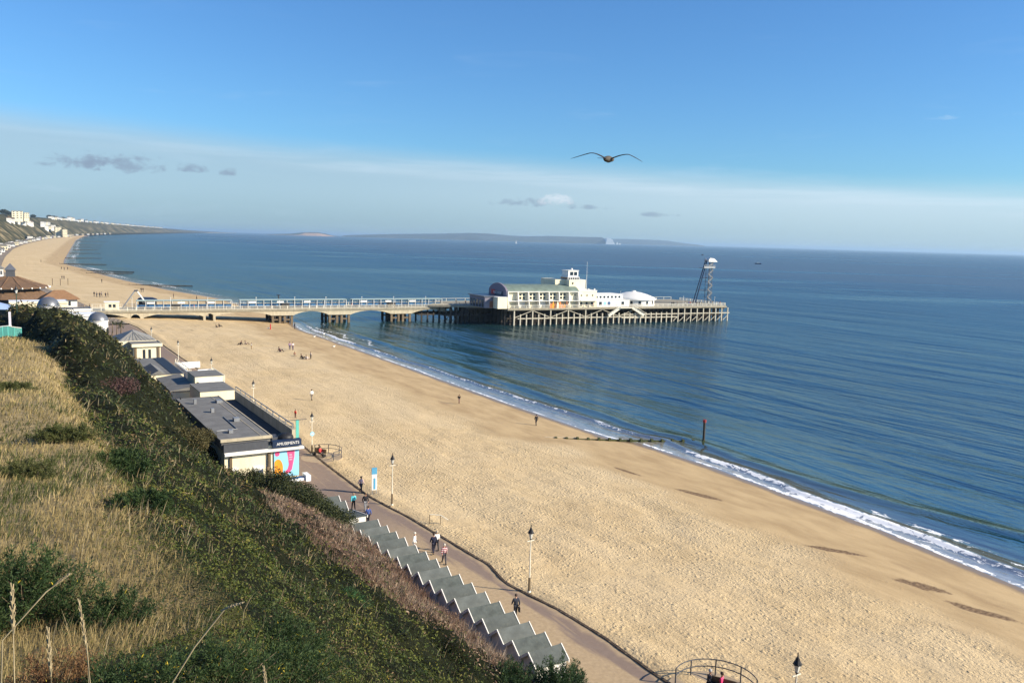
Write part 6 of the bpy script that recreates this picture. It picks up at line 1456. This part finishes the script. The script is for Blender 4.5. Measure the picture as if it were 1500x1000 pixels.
cols = cols * (0.42 + .95 * hid)[:, None] * np.where((hid > .55)[:, None], np.array([1.25, 1.05, .8]), np.array([.92, 1.0, 1.0]))   # each shrub has its own tint
brown = pal_pick(g, n, [(.055, .035, .018), (.12, .075, .035), (.20, .14, .07), (.28, .21, .11)], g.random(n))
bm = np.clip((t1 - .58) * 9, 0, 1) * (.25 + .55 * near_t) * np.clip((s - 8) / 12, .25, 1); cols = np.where((g.random(n) < bm * .8 + .03)[:, None], brown, cols)
# red-brown bracken strip above the huts
br = np.clip((q - (17.4 + .9 * np.sin(s / 5) + np.clip(44 - s, 0, 9) * .45)) / 1.2, 0, 1) * (s < 67) * (s > 34)
bcol = pal_pick(g, n, [(.10, .058, .038), (.21, .125, .078), (.31, .21, .135), (.38, .28, .19)], g.random(n)); cols = np.where((g.random(n) < br * .75)[:, None], bcol, cols)
yl = (g.random(n) < .007 * near_t); cols = np.where(yl[:, None], np.array([[.55, .38, .03]]), cols)
sz = np.clip(.0030 * d, .028, .42) * (.6 + .9 * g.random(n)); sz = np.where(yl, sz * .5, sz)
def canopy(a, b): return hill(a, b) + scrub_h(a, b)
e_ = .22; gs = (canopy(s + e_, q) - canopy(s - e_, q)) / (2 * e_); gq = (canopy(s, q + e_) - canopy(s, q - e_)) / (2 * e_)
Nv = np.stack([-(gs * UX + gq * NX), -(gs * UY + gq * NY), np.ones(n)], 1); Nv /= np.linalg.norm(Nv, axis=1)[:, None]
Nv = Nv + g.normal(size=(n, 3)) * .42; Nv /= np.linalg.norm(Nv, axis=1)[:, None]
Ld = np.cross(Nv, g.normal(size=(n, 3))); Ld /= np.linalg.norm(Ld, axis=1)[:, None]; Lb = np.cross(Nv, Ld)
P0 = WA(s, q, z) + g.normal(size=(n, 3)) * sz[:, None] * .4; L_ = Ld * sz[:, None] * .62; B_ = Lb * sz[:, None] * .22
v = np.stack([P0 - L_, P0 + B_, P0 + L_, P0 - B_], 1).reshape(-1, 3); f = np.arange(4 * n).reshape(n, 4); c = np.repeat(cols, 4, 0)
tag(mesh_np('cliff_scrub', v, f, LEAF, col=c), 'dense green and brown gorse and bramble scrub on the steep cliff slope', 'scrub', kind='stuff')
# twiggy mass under the leaves; shade of the gaps is put into its colour
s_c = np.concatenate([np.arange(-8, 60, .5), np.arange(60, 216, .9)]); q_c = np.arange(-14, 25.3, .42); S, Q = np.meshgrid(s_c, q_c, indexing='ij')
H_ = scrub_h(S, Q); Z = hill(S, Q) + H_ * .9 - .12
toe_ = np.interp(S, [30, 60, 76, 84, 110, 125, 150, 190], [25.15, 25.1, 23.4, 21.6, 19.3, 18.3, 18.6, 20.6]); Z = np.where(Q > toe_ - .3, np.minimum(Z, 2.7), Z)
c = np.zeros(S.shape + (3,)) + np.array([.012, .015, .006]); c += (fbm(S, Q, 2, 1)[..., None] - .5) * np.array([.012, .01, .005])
tag(mesh_np('scrub_understorey', WA(S, Q, Z).reshape(-1, 3), grid_faces(*S.shape), soil_mat(), smooth=True, col=c.reshape(-1, 3)), 'twiggy understorey of the cliff scrub, leaf-gap shade in its colour', 'scrub', kind='stuff')
# dry stems leaning out of the scrub
A_, g = polar_samples(22000, 3, 100, 0, 24, 2, 23); s, q, d = A_.T; k = (q > grass_edge(s, q) - 1.5) & (g.random(len(s)) < np.clip((fbm(s / 4, q / 3, 2, 0) - .42) * 5, .06, 1)); s, q, d = s[k], q[k], d[k]; n = len(s)
z = hill(s, q) + scrub_h(s, q) * .8; cols = pal_pick(g, n, [(.14, .10, .05), (.28, .22, .12), (.38, .32, .20)], g.random(n))
v, f, c = blades(WA(s, q, z), np.clip(.22 + .006 * d, .25, .9) * (.4 + g.random(n)), np.clip(.0009 * d, .006, .1), (.3, .1, 0), cols, 9)
tag(mesh_np('dry_stems', v, f, BLADE, col=c), 'pale dry stems and brown bracken standing among the scrub', 'grass', kind='stuff')

# upright russet stems of the dead bracken bank above the huts
g = np.random.default_rng(77); n = 60000; s = g.uniform(33, 68, n); q = g.uniform(16.5, 25.1, n); k = q > 17.2 + .9 * np.sin(s / 5) + np.clip(47 - s, 0, 12) * .55 + g.normal(size=n) * .35; s, q = s[k], q[k]; n = len(s)
cols = pal_pick(g, n, [(.12, .065, .045), (.24, .145, .10), (.34, .25, .18), (.42, .35, .27)], .55 * vnoise(s / 2.2, q / 1.3, 2) + .5 * g.random(n))
v, f, c = blades(WA(s, q, hill(s, q) + scrub_h(s, q) * .55), .75 * (.5 + .8 * g.random(n)), .028 + .02 * g.random(n), (.12, .05, 0), cols, 12)
tag(mesh_np('bracken', v, f, BLADE, col=c), 'russet bank of dead bracken stems above the beach huts', 'bracken', kind='stuff')

def shrub(name, label, s, q, r, h, n, size, pal, base=None, cat='shrub', seed=1, group=None, spike=False, stemn=9, sc=(1, 1)):
    g = np.random.default_rng(seed); z0 = float(hill(np.array(float(s)), np.array(float(q)))) if base is None else base
    t_ = sq_thing(name, label, cat, s, q, z0, group)
    # several lobes round the stems, leaves spread through their volume and denser outside
    lob = []
    for k in range(9):
        a = g.random() * 6.28; rr = r * .62 * g.random() ** .5; lob.append((rr * math.cos(a) * sc[0], rr * math.sin(a) * sc[1], h * (.35 + .42 * g.random()), r * (.34 + .22 * g.random())))
    lob.append((0, 0, h * .72, r * .45)); L = np.array(lob); i = g.integers(0, len(L), n)
    d = g.normal(size=(n, 3)); d /= np.linalg.norm(d, axis=1)[:, None]; rad = g.random(n) ** .38
    rad *= 1 + .28 * (vnoise(d[:, 0] * 3 + i, d[:, 1] * 3 + d[:, 2] * 2) - .5)
    p = L[i, :3] + d * (L[i, 3] * rad)[:, None] * np.array([1, 1, min(1.0, h * .8 / r)]); p[:, 2] = np.abs(p[:, 2])
    t3 = .5 * vnoise(p[:, 0] * 2.2 + 9, p[:, 1] * 2.2 + p[:, 2] * 2) + .5 * g.random(n)
    cols = pal_pick(g, n, pal, t3); sz = size * (.6 + .8 * g.random(n))
    v, f, c = leaves(p, (0, 0, 1), sz, cols, .28 if spike else .5, .6, seed + 1); mesh_np('foliage', v, f, LEAF, t_, c)
    m = MB()
    for k in range(stemn):
        l = lob[k % len(lob)]; m.tube([(l[0] * .12, l[1] * .12, -.2), (l[0] * .6, l[1] * .6, l[2] * .55), (l[0], l[1], l[2] + l[3] * .4)], [.02 * h + .008, .013 * h + .004, .004 * h + .002], 5)
    m.build('stem', MT['wood'], t_); return t_
# trees breaking the far skyline
FT = [(.018, .024, .014), (.03, .038, .02), (.05, .055, .03)]
GD = [(.016, .024, .010), (.034, .046, .016), (.060, .070, .026), (.085, .085, .036)]
GO = [(.014, .028, .010), (.026, .052, .016), (.045, .078, .024), (.085, .115, .035)]
g9 = np.random.default_rng(5)
for i in range(22):
    s_ = 1750 + 3000 * (i / 22) ** 1.2; pr = float(prom(np.array(s_))); wq = float(np.interp(s_, [500, 1200, 3000, 6000], [52, 46, 70, 90])) + 9 + float(np.interp(s_, [400, 800, 2000, 5000], [14, 8, 14, 30]))
    q_ = pr - wq - 14 - 30 * g9.random(); r_ = 6 + 5 * g9.random(); h_ = 8 + 5 * g9.random(); n_ = 700; t_ = sq_thing('cliff_top_tree', 'dark rounded tree on the far cliff top skyline, %s from the left' % (ORD[i] if i < 21 else 'last'), 'tree', s_, q_, fz(s_, q_) - .5, 'trees on the far cliff top')
    d = g9.normal(size=(n_, 3)); d /= np.linalg.norm(d, axis=1)[:, None]; p = d * (g9.random(n_) ** .4)[:, None] * np.array([r_, r_ * 1.5, h_ * .45]) * (1 + .3 * (vnoise(d[:, 0] * 3 + i, d[:, 2] * 3) - .5))[:, None]; p[:, 2] += h_ * .6
    v, f, c = leaves(p, (0, 0, 1), 1.9 * (.6 + .8 * g9.random(n_)), pal_pick(g9, n_, FT, g9.random(n_)), .6, .3, i); mesh_np('crown', v, f, LEAF, t_, c); m = MB(); m.tube([(0, 0, -1), (0, 0, h_ * .5)], [.5, .3], 6); m.build('trunk', MT['wood'], t_)
PU = [(.05, .028, .028), (.10, .055, .05), (.15, .09, .08)]
SG = [(.07, .09, .055), (.15, .17, .12), (.26, .28, .22)]
SB = [(.08, .055, .03), (.14, .10, .05), (.22, .17, .09)]
shrub('holm_oak', 'large dark round bush at the far end of the long beach hut row', 66.6, 23.3, 2.9, 4.6, 20000, .16, GD, 3.0, 'bush', 1)
shrub('holm_oak', 'dark bush beside the billboard wall, farther of the two big bushes', 77.0, 22.8, 3.3, 4.4, 20000, .17, GD, 3.0, 'bush', 2)
shrub('holm_oak', 'rounded dark bush between the two big ones behind the white-sided hut', 72.0, 22.9, 2.9, 4.1, 17000, .17, GD, 3.2, 'bush', 3)
shrub('holm_oak', 'dark bush at the left foot of the billboard building', 83.4, 20.6, 2.4, 3.2, 10000, .17, GD, 3.2, 'bush', 4)
shrub('bramble_bush', 'olive brown bush hiding the near left corner of the long hall roof', 89.5, 16.8, 2.7, 3.0, 12000, .18, [(.05, .05, .02), (.09, .08, .03), (.15, .12, .05)], None, 'bush', 5)
shrub('heather_bush', 'purplish brown bush high on the slope at the left', 91.0, 9.5, 2.6, 2.1, 9000, .17, PU, None, 'bush', 7)
shrub('silver_bush', 'silvery grey-green bush near the turquoise fence end', 105.0, 7.2, 2.8, 2.1, 9000, .18, SG, None, 'bush', 8)
shrub('dark_hedge', 'dark hedge inside the bend of the turquoise fence', 126.0, -2.2, 2.6, 1.7, 6000, .2, GD, None, 'hedge', 9)
shrub('tan_bush', 'tan dead bush on the left skyline in front of the blue canopy', 158.0, -1.8, 3.0, 2.2, 7000, .2, SB, None, 'bush', 10)
shrub('tan_bush', 'low brown bush at the left edge behind the dark hedge', 146.0, -5.4, 3.0, 1.4, 6000, .2, SB, None, 'bush', 11)
GZ = 'gorse bushes on the near grassy bench'
def gorse(label, s, q, r, h, ns, seed, size=.05, pal=GO, flowers=.02, name='gorse_bush', cat='gorse bush', group=GZ):
    """many upright sprigs of needles fanning out of one root"""
    g = np.random.default_rng(seed); t_ = sq_thing(name, label, cat, s, q, float(hill(np.array(float(s)), np.array(float(q)))) - .05, group)
    P_ = []; D_ = []; C_ = []; st = MB()
    for k in range(ns):
        a = g.random() * 6.283; rr = r * g.random() ** .6; hh = h * (1 - .55 * (rr / r) ** 2) * (.55 + .6 * g.random())
        x0, y0 = rr * math.cos(a) * .55, rr * math.sin(a) * .55; x1, y1 = rr * math.cos(a) * 1.1 + .12 * g.normal() * r, rr * math.sin(a) * 1.1 + .12 * g.normal() * r
        m_ = int(90 * (.6 + hh / h)); u = g.random(m_) ** .75; u = .12 + .9 * u
        px_ = x0 + (x1 - x0) * u; py_ = y0 + (y1 - y0) * u; pz_ = hh * u ** .85; w_ = .085 * (1.1 - u * .75) * max(r, .7)
        o_ = g.normal(size=(m_, 3)) * w_[:, None]; P_.append(np.stack([px_, py_, pz_], 1) + o_); ax = np.array([x1 - x0, y1 - y0, hh]); ax /= np.linalg.norm(ax); D_.append(np.tile(ax, (m_, 1)) * .8 + o_ / (w_[:, None] + 1e-6) * .7)
        tn = g.random(); cc = pal_pick(g, m_, pal, .15 + .45 * tn + .45 * u * g.random(m_)); fl = (g.random(m_) < flowers * .35 * (tn > .5)) & (u > .6); cc = np.where(fl[:, None], np.array([[.62, .46, .04]]), cc); C_.append(cc)
        if k % 3 == 0: st.tube([(x0 * .3, y0 * .3, 0), (x0, y0, hh * .3), (x0 + (x1 - x0) * .8, y0 + (y1 - y0) * .8, hh * .75)], [.014, .009, .003], 4)
    P_ = np.concatenate(P_); D_ = np.concatenate(D_); C_ = np.concatenate(C_); n = len(P_); sz = size * (.6 + .8 * g.random(n))
    d = D_ + g.normal(size=(n, 3)) * .35; d /= np.linalg.norm(d, axis=1)[:, None]; b_ = np.cross(d, g.normal(size=(n, 3))); b_ /= np.linalg.norm(b_, axis=1)[:, None]
    v = np.stack([P_ - d * sz[:, None] * .5, P_ + b_ * sz[:, None] * .11, P_ + d * sz[:, None] * .5, P_ - b_ * sz[:, None] * .11], 1)
    mesh_np('foliage', v.reshape(-1, 3), np.arange(4 * n).reshape(n, 4), LEAF, t_, np.repeat(C_, 4, 0)); st.build('stem', MT['wood'], t_)
OL = [(.03, .04, .012), (.06, .072, .02), (.10, .11, .035), (.17, .16, .06)]
PG_ = [(.014, .030, .014), (.026, .055, .022), (.045, .085, .03), (.08, .12, .045)]
gorse('small pine with dark needle tufts in front of the nearest huts', 36.2, 26.2, 1.9, 3.1, 200, 91, .17, PG_, 0, 'pine_tree', 'pine tree', None)
gorse('low pine at the foot of the slope, left of the taller pine', 37.0, 23.6, 1.5, 2.3, 120, 92, .15, PG_, 0, 'pine_tree', 'pine tree', None)
BRN = [(.07, .035, .018), (.15, .075, .035), (.26, .15, .07), (.10, .08, .03)]
for i, (s, q, r, h, ns, sz, pl, fl, lb_) in enumerate(((12.8, .15, .95, .95, 150, .06, GO, .01, 'large dark green gorse bush at the left edge among the pale grass'), (12.0, 1.15, .6, .6, 80, .055, GO, .01, 'gorse bush just right of the large one at the left edge'),
    (8.2, .35, .5, .45, 90, .035, BRN, .06, 'rusty brown gorse bush near the lower left corner'), (7.2, .85, .62, .5, 130, .035, GO, .09, 'gorse bush with yellow flowers at the bottom edge, left of the long seed head'), (7.6, 1.6, .6, .5, 120, .036, GO, .07, 'gorse bush at the bottom edge beside the long seed head'),
    (9.0, 2.6, .75, .55, 120, .042, GO, .06, 'gorse bush at the bottom edge right of the long seed head'), (11.4, 3.3, .8, .6, 110, .05, GO, .05, 'spreading gorse bush where pale grass narrows to a point'), (6.3, .2, .4, .4, 70, .032, BRN, .04, 'small rusty gorse bush in the lower left corner by the stalks'),
    (28.5, .5, 1.1, .55, 70, .09, OL, 0, 'low green bush at the left edge halfway up the grass'), (37, 2.2, 1.3, .6, 70, .12, OL, 0, 'green bush in the upper part of the pale grass'), (33, 3.6, 1.3, .8, 90, .13, GO, 0, 'green bush on the boundary of pale grass and scrub'), (60, .6, 1.5, .6, 70, .16, OL, 0, 'farther green bush at the left edge under the fence'), (22, 2.9, .9, .6, 90, .09, GO, .01, 'small gorse bush in the pale grass above the large gorse'))):
    gorse(lb_, s, q, r, h, ns, 60 + i, sz, pl, fl)
shrub('green_bush', 'bright green fennel-like bush low on the scrub slope above the huts', 40.5, 15.2, 1.8, 1.1, 9000, .10, [(.02, .06, .018), (.035, .095, .03), (.06, .14, .045)], None, 'bush', 50, spike=True)

# ---- long grass stalks close to the camera
def stalk(label, b, pts, head=.16, col='straw'):
    t_ = thing('grass_stalk', label, 'grass stalk', b, 0, 'long grass stalks in the near foreground'); m = MB(); m.tube([(0, 0, 0)] + pts, [.0022] * (len(pts)) + [.001], 5); m.build('stem', STR, t_)
    p1 = Vector(pts[-1]); p0 = Vector(pts[-2]) if len(pts) > 1 else Vector((0, 0, 0)); d = (p1 - p0).normalized(); m = MB()
    for k in range(26):
        u = k / 26; a = k * 2.4; o = Vector((math.cos(a), math.sin(a), .3)) * .010 * (1 - abs(u - .4)); c = p1 - d * head * (1 - u); m.bar(c, c + d * .022 + o * .7, .003, .002)
    m.build('seed_head', STR, t_); return t_
STR = mat('straw_stalk', (.36, .29, .17), .7, .15, 20)
def gz(s, q): return float(hill(np.array(float(s)), np.array(float(q))))
stalk('long leaning grass stalk with a fluffy pale seed head, in front of the scrub', (-.99, 2.2, 28.35), [(.06, 0, .38), (.13, .02, .50), (.205, .05, .598), (.24, .05, .612)], .05)
stalk('upright grass stalk at the far left of the foreground', (-1.24, 2.0, 28.3), [(.004, 0, .4), (.012, 0, .80)], .12)
stalk('curved brown seed stalk standing left of the long leaning one', (-1.36, 2.6, 28.1), [(.01, 0, .35), (.0, 0, .52), (-.02, 0, .69)], .16)
stalk('bent straw stalk leaning right across the big gorse bush', (-1.55, 2.4, 28.2), [(.04, 0, .56), (.12, .1, .67), (.17, .12, .71)], .05)
stalk('short dark straw stalk at the lower left between gorse bushes', (-1.262, 2.2, 28.2), [(.01, 0, .45), (.005, 0, .69)], .13)
stalk('short stalk tip poking up at the bottom edge under the scrub', (-.89, 3.0, 27.9), [(.0, 0, .35), (-.012, 0, .46)], .08)
# cliff path, turquoise fence, post
s_ = np.arange(92, 142, 1.5); A_ = []
mid = np.interp(s_, [92, 112, 127, 142], [-5.4, -2.9, -1.6, -1.8])
S = np.stack([s_, s_], 1); Q = np.stack([mid - 2.2, mid + 1.9], 1); Z = np.maximum(hill(S, Q), hill(S, Q).mean(1, keepdims=True)) + .12
tag(mesh_np('path', WA(S, Q, Z).reshape(-1, 3), grid_faces(len(s_), 2), mat('path_asphalt', (.11, .105, .11), .9, .12)), 'grey asphalt cliff path behind the turquoise fence', kind='structure')
fpts = [(92, -3.0), (99, -2.0), (106, -.9), (112, -.1), (117, .7), (121, 1.3), (123, 2.0), (123.5, 2.8)]
t_ = thing('mesh_fence', 'turquoise mesh fence with a pale top rail along the cliff path', 'fence', W(*fpts[0], gz(*fpts[0])), 0)
o0 = W(*fpts[0], gz(*fpts[0])); pt = [W(a, b, gz(a, b)) - o0 for a, b in fpts]
m = MB()
for a, b in zip(pt[:-1], pt[1:]): m.raw([a + Vector((0, 0, .2)), b + Vector((0, 0, .2)), b + Vector((0, 0, 1.4)), a + Vector((0, 0, 1.4))], [(0, 1, 2, 3)])
net = mat('turquoise_net', (.06, .24, .22), .6, .25, 3); m.build('net', net, t_)
m = MB(); m.tube([p + Vector((0, 0, 1.42)) for p in pt], .07, 6); m.build('top_rail', MT['lampglass'], t_)
for p in pt: m = MB(); m.tube([p, p + Vector((0, 0, 1.48))], .06, 6); m.build('post', MT['turq'], t_)
t_ = sq_thing('sign_post', 'pale lilac flat post standing at the fence corner', 'post', 123.8, 1.6, gz(123.8, 1.6)); m = MB(); m.box(-.14, .14, -.05, .05, 0, 3.3); m.build('post', mat('lilac_post', (.62, .60, .66), .6, .08), t_)
m = MB(); m.box(-.16, .16, -.07, -.05, .2, 1.6); m.build('face_strip', MT['white'], t_)
t_ = sq_thing('green_cabinet', 'dark green cabinet standing inside the fence corner', 'cabinet', 126.5, 2.4, gz(126.5, 2.4)); m = MB(); m.box(-.7, .7, -.4, .4, -.3, .9); m.build('body', MT['green'], t_); m = MB(); m.box(-.75, .75, -.45, .45, .9, .97); m.build('lid', MT['green'], t_)

# ---------------------------------------------------------------- air
hz = MB(); hz.box(-60000, 60000, -400, 62000, -6.5, 95)
hm = bpy.data.materials.new('haze_air'); hm.use_nodes = True; t = NT(hm.node_tree); t.n.clear()
pv_ = t.add('ShaderNodeVolumePrincipled'); pv_.inputs['Color'].default_value = (0.52, 0.76, 1.0, 1); pv_.inputs['Density'].default_value = 0.00006; pv_.inputs['Anisotropy'].default_value = 0.2
out = t.add('ShaderNodeOutputMaterial'); t.l.new(pv_.outputs[0], out.inputs['Volume'])
tag(hz.build('haze', hm), kind='stuff')
